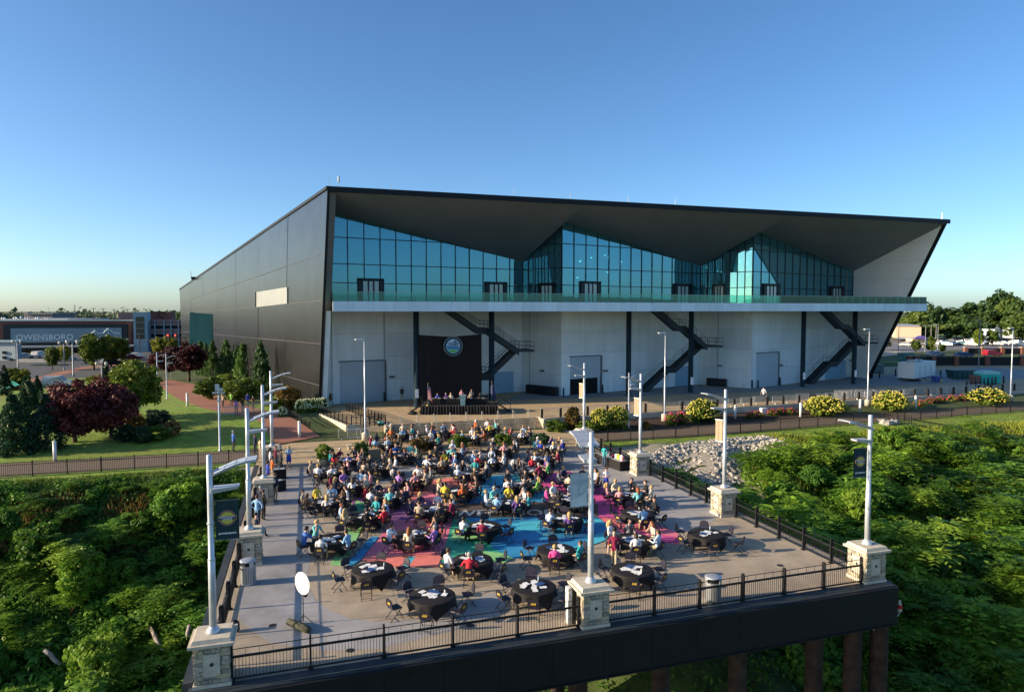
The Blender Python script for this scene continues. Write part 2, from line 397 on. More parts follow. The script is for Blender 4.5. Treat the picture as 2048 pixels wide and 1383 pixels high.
# brick walk and lawn features on the left -----------------------------
brick = M('red brick paving', (.30, .13, .085), .9, var=.3, scale=7, bump=.3, bscale=40)
bp_ = [G(*p, .25) for p in [(470, 842), (545, 836), (640, 862), (632, 872), (590, 884), (565, 885), (552, 868)]]
drape('brick_walk', [G(552, 889, .0), G(640, 876, .0), G(622, 866, .1), G(566, 838, .4), G(520, 826, .5), G(470, 808, .6), G(415, 785, .8), G(395, 770, .9), G(372, 766, .9), G(340, 760, .9), G(316, 764, .9), G(332, 784, .9), G(362, 803, .8), G(410, 823, .6), G(470, 838, .5), G(520, 852, .4)], brick, .075, 1.5)
# street, car parks -----------------------------------------------------
road = M('street asphalt', (.075, .075, .08), .85, var=.2, scale=.8, bump=.1, bscale=20)
mb = MB(); mb.sheet([G(u, v, .95) for u, v in [(-300, 850), (40, 796), (130, 776), (200, 760), (250, 744), (320, 738), (420, 728), (420, 698), (240, 704), (100, 708), (-300, 716)]], .96); struct('street', mb, road)
mb = MB(); mb.sheet([G(u, v, .95) for u, v in [(40, 764), (110, 745), (165, 733), (230, 727), (232, 731), (170, 738), (120, 751), (45, 772)]], .975); struct('pavement', mb, brick)
mb = MB(); mb.sheet([G(u, v, .95) for u, v in [(1745, 720), (1760, 708), (1900, 700), (2300, 694), (2300, 672), (1740, 676)]], .96); struct('car_park', mb, M('lot asphalt', (.17, .17, .175), .9, var=.12, scale=.3))
mb = MB(); mb.sheet([G(u, v, .95) for u, v in [(1740, 722), (1850, 731), (2050, 745), (2300, 760), (2300, 742), (2050, 736), (1840, 722)]], .965); struct('verge_far', mb, lm2)
mb = MB(); mb.sheet([G(u, v, .95) for u, v in [(1740, 676), (2300, 672), (2300, 655), (1740, 660)]], .962); struct('far_lawn', mb, lm2)
mb = MB(); mb.sheet([G(u, v, .95) for u, v in [(1735, 716), (1800, 709), (1800, 702), (1735, 706)]], .97); struct('far_kerb', mb, M('sandy concrete', (.5, .4, .28), .9))

# ================================================================ DECK
DX0, DX1, DY0, DY1 = -4.0, 26.95, 25.25, 61.5
fe = lambda x: 25.0+.0225*(x+4)      # the front edge is a touch skewed
dk = MB(); dk.prism([(DX0, fe(DX0)), (DX1, fe(DX1)), (DX1, DY1), (DX0, DY1)], -.45, -.061); struct('deck_slab', dk, conc_grey)
floorm = M('deck concrete', (.37, .305, .225), .85, var=.28, scale=.55, bump=.25, bscale=22, fine=.6)
lawn_detail(floorm, (.33, .27, .2))
dkroot = tag(bpy.data.objects.new('deck_floor', None), kind='structure'); col.objects.link(dkroot)
nxp, nyp = 8, 10; pw, ph = (DX1-DX0)/nxp, (DY1-DY0)/nyp
for i in range(nxp):
    for j in range(nyp):
        m_ = MB(); g_ = .008
        xa, xb = DX0+i*pw+g_, DX0+(i+1)*pw-g_; m_.prism([(xa, fe(xa)+.01 if j == 0 else DY0+j*ph+g_), (xb, fe(xb)+.01 if j == 0 else DY0+j*ph+g_), (xb, DY0+(j+1)*ph-g_), (xa, DY0+(j+1)*ph-g_)], -.06, 0)
        m_.build('paving_slab', floorm, dkroot)
greym = M('grey stained concrete', (.32, .31, .305), .85, var=.26, scale=.5, bump=.2, bscale=22, fine=.6); lawn_detail(greym, (.28, .27, .26))
def zone(name, px, mt, z):
    m_ = MB(); m_.sheet([G(u, v, 0) for u, v in px], z); return struct(name, m_, mt)
zone('grey_paving_left', [(552, 935), (660, 935), (640, 1000), (622, 1100), (614, 1165), (632, 1200), (660, 1220), (700, 1236), (760, 1243), (850, 1236), (920, 1208), (985, 1185), (1012, 1190), (1010, 1225), (900, 1262), (760, 1296), (660, 1300), (540, 1285), (478, 1240), (480, 1190), (520, 1060), (540, 985)], greym, .004)
zone('grey_paving_right', [(660, 935), (800, 915), (1000, 905), (1165, 900), (1215, 935), (1300, 950), (1365, 975), (1440, 1015), (1428, 1042), (1390, 1062), (1335, 1062), (1310, 1045), (1265, 1005), (1195, 970), (1140, 940), (1000, 945), (900, 950), (780, 962), (700, 985), (650, 1000)], greym, .0045)
PAL = dict(coral=(.78, .22, .18), pink=(.76, .20, .27), magenta=(.62, .09, .28), purple=(.22, .09, .22), blue=(.035, .27, .50), cyan=(.07, .47, .60), deep=(.03, .16, .36), green=(.04, .38, .23), lime=(.26, .56, .22), brown=(.10, .075, .06), cream=(.75, .68, .55))
PM = {k: M('mural paint '+k, v, .6, var=.1, scale=1.2, bump=.1, bscale=22) for k, v in PAL.items()}
mural = [('coral', [(735, 990), (790, 967), (905, 955), (965, 958), (956, 985), (900, 1001), (855, 1006), (790, 1004)]),
 ('purple', [(700, 1000), (735, 990), (790, 1004), (868, 1000), (905, 1008), (905, 1038), (782, 1040), (730, 1040)]),
 ('cyan', [(965, 958), (988, 950), (1040, 948), (1100, 945), (1078, 974), (1100, 997), (954, 997), (956, 980)]),
 ('blue', [(954, 997), (1100, 997), (1200, 1004), (1196, 1036), (1100, 1034), (935, 1036), (905, 1020), (912, 1000)]),
 ('magenta', [(1094, 946), (1138, 942), (1195, 968), (1262, 1005), (1306, 1045), (1290, 1051), (1196, 1035), (1170, 1000), (1130, 985), (1078, 973)]),
 ('pink', [(1196, 1035), (1290, 1051), (1306, 1045), (1352, 1062), (1366, 1080), (1352, 1089), (1300, 1082), (1236, 1062)]),
 ('blue2', [(935, 1036), (1100, 1034), (1196, 1035), (1236, 1062), (1207, 1082), (1154, 1101), (1110, 1110), (1065, 1113), (1027, 1117), (985, 1095), (960, 1060)]),
 ('green', [(906, 1038), (935, 1036), (960, 1060), (985, 1095), (1006, 1107), (1027, 1117), (1008, 1126), (985, 1122), (940, 1113), (890, 1120), (875, 1134), (887, 1107)]),
 ('pink', [(782, 1040), (905, 1038), (887, 1107), (875, 1134), (790, 1133), (722, 1120), (759, 1074)]),
 ('lime', [(712, 1000), (730, 1006), (730, 1040), (700, 1110), (686, 1132), (660, 1130), (690, 1068), (704, 1035)])]
ZM = .008
for nm, px in mural:
    zone('mural_paint', px, PM['blue' if nm == 'blue2' else nm], ZM); ZM += .002
mural2 = [('brown', [(905, 1008), (1000, 1004), (1100, 1004), (1196, 1008), (1196, 1034), (1100, 1033), (935, 1035), (905, 1037)]),
 ('pink', [(840, 990), (900, 985), (956, 976), (956, 985), (900, 1001), (868, 1000), (840, 1001)]),
 ('deep', [(956, 975), (1010, 968), (1078, 974), (1090, 986), (1000, 986)]),
 ('cyan', [(1164, 1035), (1196, 1035), (1215, 1049), (1180, 1050), (1150, 1042)]), ('cyan', [(1195, 1066), (1236, 1062), (1207, 1082), (1154, 1101), (1118, 1109), (1165, 1086)]),
 ('cyan', [(1020, 1045), (1080, 1042), (1080, 1060), (1020, 1065)]),
 ('deep', [(1035, 1085), (1100, 1078), (1180, 1060), (1195, 1066), (1120, 1085), (1050, 1097)]),
 ('lime', [(905, 1060), (985, 1056), (990, 1075), (900, 1082)]), ('lime', [(965, 1102), (1006, 1107), (1027, 1117), (1008, 1126), (985, 1122), (960, 1112)]),
 ('coral', [(790, 1060), (890, 1058), (888, 1075), (770, 1080)]), ('coral', [(735, 1112), (886, 1108), (875, 1134), (790, 1133), (724, 1121)]),
 ('cyan', [(817, 1114), (831, 1114), (815, 1136), (802, 1136)]), ('blue', [(742, 1074), (758, 1074), (722, 1120), (702, 1132), (692, 1130)]),
 ('magenta', [(1236, 1062), (1290, 1064), (1352, 1075), (1360, 1086), (1300, 1082)]), ('green', [(714, 1010), (729, 1010), (729, 1026), (708, 1026)]),
 ('pink', [(1106, 960), (1150, 958), (1180, 972), (1130, 976)]), ('coral', [(1196, 1035), (1240, 1040), (1240, 1058)])]
for nm, px in mural2: zone('mural_paint', px, PM[nm], ZM); ZM += .002
tm = text_mesh('OWENSBORO', 1.75, .0, .05); tm.materials.append(PM['cream'])
lt = bpy.data.objects.new('mural_lettering', tm); col.objects.link(lt); tag(lt, kind='structure')
c_ = G(1010, 1027, 0); lt.location = (c_.x, c_.y, ZM+.004); lt.rotation_euler = (0, 0, rad(-15)); lt.scale = (.8, 1.0, 1)
# kerb and black fascia beam -------------------------------------------
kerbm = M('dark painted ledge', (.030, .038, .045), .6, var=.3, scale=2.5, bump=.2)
blk = M('black painted steel', (.006, .007, .009), .55, .1, var=.35, scale=1.5, bump=.05)
ed = thing('deck_edge_beam', 'deep black steel fascia beam along the front edge of the deck', 'beam', (11.6, 25.2, -.3))
def fbeam(x0, x1, o0, o1, z0, z1):
    m_ = MB(); m_.prism([(x0, fe(x0)+o0), (x1, fe(x1)+o0), (x1, fe(x1)+o1), (x0, fe(x0)+o1)], z0, z1); return m_
fbeam(DX0-.1, DX1+.1, -.16, -.004, -.28, -.02).build('kerb', kerbm, ed)
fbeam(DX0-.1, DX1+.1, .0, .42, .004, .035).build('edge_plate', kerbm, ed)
npl = 14; bw = (DX1-DX0+.2)/npl
for i in range(npl):
    a = DX0-.1+i*bw; fbeam(a+.006, a+bw-.006, -.30, -.165, -1.83, -.29).build('plate', blk, ed)
fbeam(DX0-.12, DX1+.12, -.33, -.17, -.285, -.06).build('top_flange', blk, ed); fbeam(DX0-.12, DX1+.12, -.36, -.12, -1.9, -1.835).build('bottom_flange', blk, ed)
for sx, nm in ((DX0-.35, 'left'), (DX1-.12, 'right')):
    e2 = thing('deck_side_beam', 'black steel fascia beam along the %s side of the deck' % nm, 'beam', (sx, 43, -.3))
    m_ = MB(); m_.box(sx, sx+.25, 25.9, DY1, -1.7, -.36); m_.build('plate', blk, e2)
    m_ = MB(); m_.box(sx-.05, sx+.3, 25.9, DY1, -.34, -.02); m_.build('kerb', kerbm, e2)
# rusty piles -------------------------------------------------------------
rust = M('rusty pile steel', (.06, .036, .03), .85, .1, var=.5, scale=2.2, bump=.3, bscale=8)
pile = None; k = 0
for (x, y) in [(-3, 26.4), (1.5, 26.8), (7, 26.6), (11, 26.6), (15, 26.6), (19, 26.6), (24.0, 27.4), (25.6, 26.6), (27.0, 26.4), (-3, 37), (5, 37), (14, 37), (23, 37), (26.8, 37), (-3, 48), (9, 48), (26.5, 48)]:
    m_ = MB(); zb = hh(x, y)-.6; m_.lathe([(.42, zb), (.42, -2.1), (.50, -2.05), (.50, -1.9), (.42, -1.88), (.42, -.5)], 16, 0, (x, y, 0))
    o = m_.build('pile', rust, None, True); k += 1
    tag(o, 'round rusty steel pile under the deck at %s' % ['the left front corner', 'the left of the front edge', 'front, third from the left', 'front, just left of the middle', 'front, just right of the middle', 'front, right of the middle', 'front, third from the right corner', 'front, second from the right corner', 'the right front corner', 'second row, left side', 'second row, left of the middle', 'second row, middle', 'second row, right of the middle', 'second row, right side', 'third row, left side', 'third row, middle', 'third row, right side'][k-1], 'pile', 'rusty piles under the deck')
m_ = MB(); m_.box(-4, 27.4, 26.2, 27.0, -1.9, -.5); tag(m_.build('cross_beam', rust), 'rusty cross beam on the piles under the front of the deck', 'beam')
# ================================================================ CONVENTION HALL
ZP = 1.0
hall = thing('convention_hall', 'large angular dark metal hall with glazed upper front and overhanging roof', 'building', (50, 95, ZP))
darkm = ribmat('dark metal cladding', (.085, .088, .095), .27, .9, rad(-17.4), .42, .06, .15)
edgem = M('black metal edge', (.006, .008, .012), .5, .3, var=.1)
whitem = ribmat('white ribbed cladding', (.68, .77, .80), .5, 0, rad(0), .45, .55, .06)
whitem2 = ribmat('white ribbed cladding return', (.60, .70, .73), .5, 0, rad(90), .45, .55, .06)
linm = M('white lining panel', (.76, .80, .80), .55, var=.05, scale=.5)
sofm = M('charcoal soffit panel', (.22, .25, .27), .6, .0, var=.10, scale=.25)
framem = M('dark window frame', (.012, .02, .025), .4, .4)
E0 = Vector((1.45, 88, ZP-.3)); E1 = Vector((2.8, 83, 27.5)); dv = Vector((-.299, .954, 0))
def onLeft(u, v):
    d = ray(u, v); a = E1-E0; n = a.cross(dv); t = (E0-Vector((0, 0, CAMH))).dot(n)/d.dot(n)
    return Vector((0, 0, CAMH))+d*t
far_t = onLeft(360, 578); far_b = E0+dv*104; far_b.z = .5
# left wall as courses of big sheets
def lw_at(s, z):
    """point on the leaning wall: s 0 front edge .. 1 rear edge, at height z"""
    tf = (z-E0.z)/(E1.z-E0.z); fr = E0.lerp(E1, tf)
    tb = (z-far_b.z)/(far_t.z-far_b.z); bk = far_b.lerp(far_t, tb)
    return fr.lerp(bk, s)
nrm = (E1-E0).cross(dv).normalized()
if nrm.x > 0: nrm = -nrm
tops = lambda s: 27.5 + (far_t.z-27.5)*s
zc = lambda s: [.7, 3.9-.0*s, 9.1-1.0*s, 14.4-1.9*s, 20.0-5.2*s*.6, tops(s)]
def heights(s):
    a = [.7, 3.9, 9.1-1.2*s, 14.4-2.1*s, 14.4-2.1*s+(tops(s)-14.4+2.1*s)*.42, tops(s)]
    return a
NS = 7
for c in range(5):
    for i in range(NS):
        s0, s1 = i/NS, (i+1)/NS; g = .0006
        q = [lw_at(s0+g, heights(s0)[c]+.03), lw_at(s1-g, heights(s1)[c]+.03), lw_at(s1-g, heights(s1)[c+1]-.03), lw_at(s0+g, heights(s0)[c+1]-.03)]
        jig = RNG.uniform(0, .05)
        m_ = MB(); m_.hexa([p - nrm*.4 for p in q]+[p + nrm*(.1+jig) for p in q]); m_.build('wall_sheet', darkm, hall)
m_ = MB(); q = [lw_at(0, .2), lw_at(1, .2), lw_at(1, far_t.z-.3), lw_at(0, 27.2)]
m_.hexa([p - nrm*.9 for p in q]+[p + nrm*.06 for p in q]); m_.build('wall_backing', M('seam metal', (.16, .15, .14), .45, .5, var=.1), hall)
# ribbon window on the left wall
a_, b_, c_, d_ = onLeft(515, 614), onLeft(577, 607), onLeft(577, 574), onLeft(515, 584)
m_ = MB(); m_.hexa([p - nrm*.05 for p in (a_, b_, c_, d_)]+[p + nrm*.22 for p in (a_, b_, c_, d_)]); wn_ = m_.build('ribbon_window', M('pale window sheet', (.27, .28, .27), .35, var=.08, scale=.4), hall)
m_ = MB(); m_.bar(a_+nrm*.2, d_+nrm*.2, .25, .3); m_.build('window_reveal', edgem, wn_)
# bay near the left wall's rear: recess shade painted as a flat dark panel
a_, b_, c_, d_ = onLeft(380, 705), onLeft(428, 712), onLeft(427, 628), onLeft(381, 624)
m_ = MB(); m_.hexa([p - nrm*.2 for p in (a_, b_, c_, d_)]+[p + nrm*.18 for p in (a_, b_, c_, d_)]); m_.build('shaded_bay', M('blue black bay shade', (.006, .022, .030), .8, .0, var=.2, scale=.2, spec=.0), hall)
# front raked edge of the left wall
m_ = MB(); m_.bar(E0+Vector((.0, -.1, 0)), E1+Vector((.0, -.1, .1)), .3, .22); m_.build('edge_trim', edgem, hall)
for i in range(4):       # pale inner lining of the left wall below the balcony, dark above
    z0, z1 = ZP+i*3.03, ZP+(i+1)*3.03-.02
    f0, f1 = E0.lerp(E1, (z0-E0.z)/(E1.z-E0.z)), E0.lerp(E1, (z1-E0.z)/(E1.z-E0.z)); g0, g1 = Vector((3.15, 91.4, z0)), Vector((3.15, 91.4, z1)); o_ = Vector((.95, 0, 0))
    m_ = MB(); m_.hexa([f0+o_*.3, f0+o_*.9, g0, g0-o_*.6, f1+o_*.3, f1+o_*.9, g1, g1-o_*.6]); m_.build('lining_panel', whitem, hall)
# right wall
XR = 95.7
m_ = MB(); yb0, yt0 = 97.9, 83.1
m_.add([(XR, yb0, .6), (XR, 190, .6), (XR, 190, 18.5), (XR, yt0, 27.2), (XR+.45, yb0, .6), (XR+.45, 190, .6), (XR+.45, 190, 18.5), (XR+.45, yt0, 27.2)],
       [(0, 1, 2, 3), (7, 6, 5, 4), (0, 3, 7, 4), (1, 5, 6, 2), (2, 6, 7, 3)]); m_.build('side_wall', darkm, hall)
m_ = MB(); m_.bar((XR+.22, yb0-.1, .7), (XR+.22, yt0-.05, 27.3), .5, .22); m_.build('edge_trim', edgem, hall)
# white lining of the right wall, in courses
for i in range(9):
    z0 = 1.0+i*2.9; z1 = min(26.9, z0+2.88)
    y0 = lambda z: yb0+(yt0-yb0)*(z-.6)/26.6 + .25
    m_ = MB(); m_.hexa([(XR-.08, y0(z0), z0), (XR-.01, y0(z0), z0), (XR-.01, 104, z0), (XR-.08, 104, z0), (XR-.08, y0(z1), z1), (XR-.01, y0(z1), z1), (XR-.01, 104, z1), (XR-.08, 104, z1)])
    m_.build('lining_panel', linm, hall)
# zigzag plan
ZZ = [(3.2, 91.2), (31.0, 97.2), (34.8, 90.9), (61.9, 98.3), (66.5, 91.0), (95.62, 101.6)]
ZT = [25.75, 20.4, 25.75, 20.4, 25.6, 20.25]
FB, BAL0, BAL1 = 1.0, 13.1, 14.22
def fpt(k, s, z, off=0.0):
    P, Q = ZZ[k], ZZ[k+1]; L = math.hypot(Q[0]-P[0], Q[1]-P[1]); ex, ey = (Q[0]-P[0])/L, (Q[1]-P[1])/L
    return Vector((P[0]+ex*s + ey*off, P[1]+ey*s - ex*off, z))      # off > 0 : outwards (towards the river)
def flen(k): return math.hypot(ZZ[k+1][0]-ZZ[k][0], ZZ[k+1][1]-ZZ[k][1])
def fbox(k, s0, s1, z0, z1, o0, o1, z2=None, z3=None):
    m_ = MB(); z2 = z1 if z2 is None else z2; z3 = z1 if z3 is None else z3
    m_.hexa([fpt(k, s0, z0, o1), fpt(k, s1, z0, o1), fpt(k, s1, z0, o0), fpt(k, s0, z0, o0), fpt(k, s0, z2, o1), fpt(k, s1, z3, o1), fpt(k, s1, z3, o0), fpt(k, s0, z2, o0)]); return m_
rows = [(FB-.1, 3.95), (3.95, 7.0), (7.0, 10.1), (10.1, BAL0)]
openings = {0: [(680, 768, 724, 806, 'roll')], 2: [(1140, 1200, 714, 786, 'open')], 4: [(1512, 1555, 707, 774, 'roll')]}
for k in range(5):
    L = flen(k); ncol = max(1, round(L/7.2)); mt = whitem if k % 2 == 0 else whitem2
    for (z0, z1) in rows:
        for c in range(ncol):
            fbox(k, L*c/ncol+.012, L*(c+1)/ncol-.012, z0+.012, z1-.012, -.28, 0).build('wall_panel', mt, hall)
    fbox(k, 0, L, FB-.2, BAL0, -.4, -.29).build('wall_core', M('joint grey', (.25, .27, .28), .7), hall)
rollm = M('roller door', (.38, .47, .54), .45, .1, var=.05, scale=.6)
trimm = M('door trim', (.10, .12, .14), .5)
for k, lst in openings.items():
    for (u0, u1, v0, v1, kind) in lst:
        s0, _ = onFace(ZZ[k], ZZ[k+1], u0, 760); s1, _ = onFace(ZZ[k], ZZ[k+1], u1, 760)
        zt = onFace(ZZ[k], ZZ[k+1], u0, v0)[1]; zb_ = ZP+.0
        dr = fbox(k, s0, s1, zb_ if kind == 'roll' else zb_+(zt-zb_)*.42, zt, .012, .07).build('roller_door', rollm, hall)
        nsl = 10
        for i in range(nsl):
            za = zb_ if kind == 'roll' else zb_+(zt-zb_)*.42
            fbox(k, s0+.05, s1-.05, za+(zt-za)*i/nsl+.03, za+(zt-za)*(i+1)/nsl-.03, .071, .085).build('slat', rollm, dr)
        fbox(k, s0-.15, s1+.15, zt, zt+.14, .012, .16).build('door_lintel', trimm, dr)
        fbox(k, s1, s1+.3, zb_, zt, .012, .14).build('door_jamb', trimm, dr)
        if kind != 'roll':
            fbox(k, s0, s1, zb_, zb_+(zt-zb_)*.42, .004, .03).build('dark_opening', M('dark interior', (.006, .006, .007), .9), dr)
            fbox(k, s1-.5, s1-.05, zb_, zb_+(zt-zb_)*.42, .031, .05).build('door_curtain', rollm, dr)
ddm = M('pale blue steel door', (.24, .42, .58), .45, var=.06)
for (k, u0, u1, v0) in ((0, 986, 1027, 738), (2, 1350, 1384, 728), (4, 1650, 1690, 718)):
    s0, _ = onFace(ZZ[k], ZZ[k+1], u0, 760); s1, _ = onFace(ZZ[k], ZZ[k+1], u1, 760); zt = 4.15; sm = (s0+s1)/2
    for a, b in ((s0, sm-.02), (sm+.02, s1)):
        dr = fbox(k, a, b, ZP+.02, zt, .012, .06).build('service_door', ddm, hall)
        fbox(k, (a+b)/2-.1, (a+b)/2+.1, ZP+1.1, ZP+1.25, .061, .12).build('door_handle', trimm, dr)
for (k, u, v) in ((0, 783, 753), (2, 1210, 741), (4, 1561, 730), (1, 1085, 741), (3, 1440, 731), (4, 1700, 720)):
    s, z = onFace(ZZ[k], ZZ[k+1], u, v); fbox(k, s-.35, s+.35, z-.12, z+.12, .012, .3).build('wall_light', trimm, hall)
for (k, u0, u1, v0, v1) in ((1, 1060, 1120, 770, 790), (3, 1418, 1455, 756, 770)):
    s0, _ = onFace(ZZ[k], ZZ[k+1], u0, 780); s1, _ = onFace(ZZ[k], ZZ[k+1], u1, 780)
    m_ = fbox(k, s0, s1, ZP+.02, ZP+1.25, .35, 1.0); o = m_.build('equipment_box', M('black plastic', (.012, .014, .018), .6))
    tag(o, 'long low black equipment bin against the white wall, %s' % ('left of the half open roller door' if k == 1 else 'below the middle stair landing'), 'bin')
# glazing -------------------------------------------------------------------
glass = glassmat('teal curtain glass', (.28, .75, .84), .34, .85, (.22, .55, .70), .24)  # lit lobby behind is painted into the glass as a diffuse teal share
rowz = [BAL1, 16.75, 19.2, 22.6, 26.2]
def ztop(k, s): t = s/flen(k); return ZT[k]+(ZT[k+1]-ZT[k])*t
for k in range(5):
    L = flen(k); nc = max(4, round(L/(2.15 if k % 2 == 0 else 1.25))); fr = MB()
    for c in range(nc):
        s0, s1 = L*c/nc, L*(c+1)/nc
        for r in range(4):
            za, zb_ = rowz[r], rowz[r+1]; t0, t1 = ztop(k, s0)-.02, ztop(k, s1)-.02
            if max(t0, t1) <= za+.05: continue
            p = [(s0+.03, za+.03), (s1-.03, za+.03)]
            top0, top1 = min(zb_-.03, t0), min(zb_-.03, t1)
            if min(top0, top1) < za+.06:   # clipped by the soffit
                p = [(s0+.03, za+.03), (s0+.03+(s1-s0-.06)*min(1, max(.1, (t0-za)/(t0-t1+1e-6))), za+.03), (s0+.03, top0)] if t0 > t1 else [(s1-.03-(s1-s0-.06)*min(1, max(.1, (t1-za)/(t1-t0+1e-6))), za+.03), (s1-.03, za+.03), (s1-.03, top1)]
            else: p += [(s1-.03, top1), (s0+.03, top0)]
            m_ = MB(); n_ = len(p); j0, j1, j2 = (RNG.uniform(-.014, .014) for _ in range(3)); m_.add([fpt(k, s, z, j0+(j1 if s > s0+.5 else 0)+(j2 if z > za+.5 else 0)) for s, z in p]+[fpt(k, s, z, -.06) for s, z in p], [tuple(range(n_)), tuple(range(2*n_-1, n_-1, -1))]+[(i, n_+i, n_+(i+1) % n_, (i+1) % n_) for i in range(n_)])
            m_.build('glass_pane', glass, hall)
    for c in range(nc+1):
        s = min(max(L*c/nc, .04), L-.04); z1 = ztop(k, s)
        if z1 > BAL1: fr.bar(fpt(k, s, BAL1, .04), fpt(k, s, z1, .04), .09, .12)
    for z in rowz[:-1]:
        ts = L if min(ZT[k], ZT[k+1]) > z else None
        if ts: fr.bar(fpt(k, 0, z, .045), fpt(k, L, z, .045), .10, .10)
        else:
            sx = L*(z-ZT[k])/(ZT[k+1]-ZT[k])
            a, b = (0, sx) if ZT[k] > ZT[k+1] else (sx, L)
            fr.bar(fpt(k, a, z, .045), fpt(k, b, z, .045), .10, .10)
    fr.build('mullion_grid', framem, hall)
# interior seen through the glass
intf = M('lobby floor', (.32, .33, .33), .4); intw = M('lobby wall', (.26, .34, .34), .7, var=.3, scale=.3)
m_ = MB(); m_.prism([(p[0], p[1]+.2) for p in ZZ]+[(95.4, 118), (-4, 118)], BAL1-.3, BAL1-.02); m_.build('lobby_floor', intf, hall)
m_ = MB(); m_.box(-5, 95.4, 117.5, 118.2, BAL1-.2, 26.5); m_.build('lobby_wall', intw, hall)
m_ = MB(); m_.add([(3, 91.4, 25.9), (95.4, 91.4, 25.9), (95.4, 118, 24.5), (-4, 118, 24.5)], [(0, 3, 2, 1)]); m_.build('lobby_ceiling', M('lobby ceiling', (.30, .32, .32), .8), hall)
for i in range(16):
    x = 5+i*5.9; m_ = MB(); m_.lathe([(.28, BAL1), (.28, 25.5)], 12, 0, (x, 101+2*(i % 3), 0)); m_.build('lobby_column', M('lobby column', (.16, .2, .2), .6), hall)
lampm = emat('lobby lamp glow', (1.0, .86, .65), 9.0)
for i in range(26):
    x = 38+RNG.random()*44; m_ = MB(); m_.lathe([(.11, -.1), (.16, 0)], 8, 0, (x, 99.5+RNG.random()*8, 18.2+RNG.random()*4.8)); m_.build('ceiling_lamp', lampm, hall)
# balcony doors
for (k, u0, u1, v0) in ((0, 715, 767, 553), (0, 970, 1013, 563), (2, 1160, 1200, 559), (2, 1347, 1382, 566), (4, 1525, 1558, 566), (4, 1659, 1686, 571), (1, 1078, 1112, 566), (3, 1426, 1452, 568)):
    s0, z1 = onFace(ZZ[k], ZZ[k+1], u0, v0); s1, _ = onFace(ZZ[k], ZZ[k+1], u1, v0); zt = min(z1, 17.4); wd = s1-s0
    m_ = MB()
    for (a, b, c, d) in ((s0, s0+wd*.18, BAL1, zt), (s1-wd*.18, s1, BAL1, zt), (s0, s1, zt-.35, zt)): 
        q = fbox(k, a, b, c, d, .1, .3); m_.add(q.v, q.f)
    for t in (.4, .6): q = fbox(k, s0+wd*t-.09, s0+wd*t+.09, BAL1, zt-.3, .1, .24); m_.add(q.v, q.f)
    dr = m_.build('balcony_door', framem, hall)
    for (a, b) in ((.2, .385), (.415, .585), (.615, .8)): fbox(k, s0+wd*a, s0+wd*b, BAL1+.1, zt-.4, .11, .15).build('pane', M('pale door glass', (.45, .56, .53), .1, spec=.6), dr)
# roof, soffit, fascia
FY = 83.0; FZ = 27.0
Ft = [(E1.x+.2, FY, FZ), (34.8, FY, FZ-.1), (66.5, FY, FZ-.25), (XR, FY+.1, FZ-.35)]
Zt = [(ZZ[i][0], ZZ[i][1], ZT[i]) for i in range(6)]
# soffit facets split into long panels
tri = [(Ft[0], Zt[0], Zt[1]), (Ft[0], Zt[1], Ft[1]), (Ft[1], Zt[1], Zt[2]), (Ft[1], Zt[2], Zt[3]), (Ft[1], Zt[3], Ft[2]), (Ft[2], Zt[3], Zt[4]), (Ft[2], Zt[4], Zt[5]), (Ft[2], Zt[5], Ft[3])]
m_ = MB(); pts_ = Ft+Zt; idx_ = {p: i for i, p in enumerate(pts_)}; m_.v = [tuple(p) for p in pts_]
for t in tri:
    f = tuple(idx_[p] for p in t); A = [Vector(p) for p in t]
    m_.f.append(f if (A[1]-A[0]).cross(A[2]-A[0]).z < 0 else f[::-1]); m_.m.append(0)
nb0 = len(m_.v); m_.v += [(x, y, z+.2) for x, y, z in m_.v]; m_.f += [tuple(i+nb0 for i in f[::-1]) for f in m_.f]; m_.m = [0]*len(m_.f)
m_.build('soffit', sofm, hall, True)
m_ = MB(); m_.bar((E1.x-.2, FY-.15, FZ+.25), (XR+.6, FY-.05, FZ-.02), .3, .62); m_.build('fascia', edgem, hall)
rt = [Vector((E1.x-.3, FY, FZ+.6)), Vector((XR+.7, FY, FZ+.3)), Vector((XR+.7, 190, 18.6)), far_t+Vector((-.2, 0, .1))]
m_ = MB(); m_.add(rt+[p-Vector((0, 0, .35)) for p in rt], [(0, 1, 2, 3), (7, 6, 5, 4), (0, 4, 5, 1), (1, 5, 6, 2), (2, 6, 7, 3), (3, 7, 4, 0)]); m_.build('roof', edgem, hall)
for (u, h) in ((681, 1.7), (662, 1.0), (785, 1.0), (1028, 1.0), (1140, 1.0), (1255, .9), (1348, .9), (1878, .9)):
    x = xat(u, FY+.6); m_ = MB(); m_.tube([(x, FY+.6, FZ+.3), (x, FY+.6, FZ+.55+h)], [.045, .02], 6)
    if h > 1.2: m_.tube([(x, FY+.6, FZ+1.2), (x, FY+.6, FZ+1.9)], .13, 8)
    m_.build('lightning_rod', steel, hall)
pt = onLeft(392, 556); m_ = MB(); m_.box(pt.x-1, pt.x+1.2, pt.y, pt.y+1, pt.z-.3, pt.z+.3); m_.tube([(pt.x-1, pt.y, pt.z), (pt.x-1, pt.y, pt.z+1.5)], .05, 5); m_.build('roof_antenna', edgem, hall)
# back closing walls (not seen from the river)
m_ = MB(); m_.box(-28, XR, 188, 189, .5, 18.2); m_.build('rear_wall', darkm, hall)
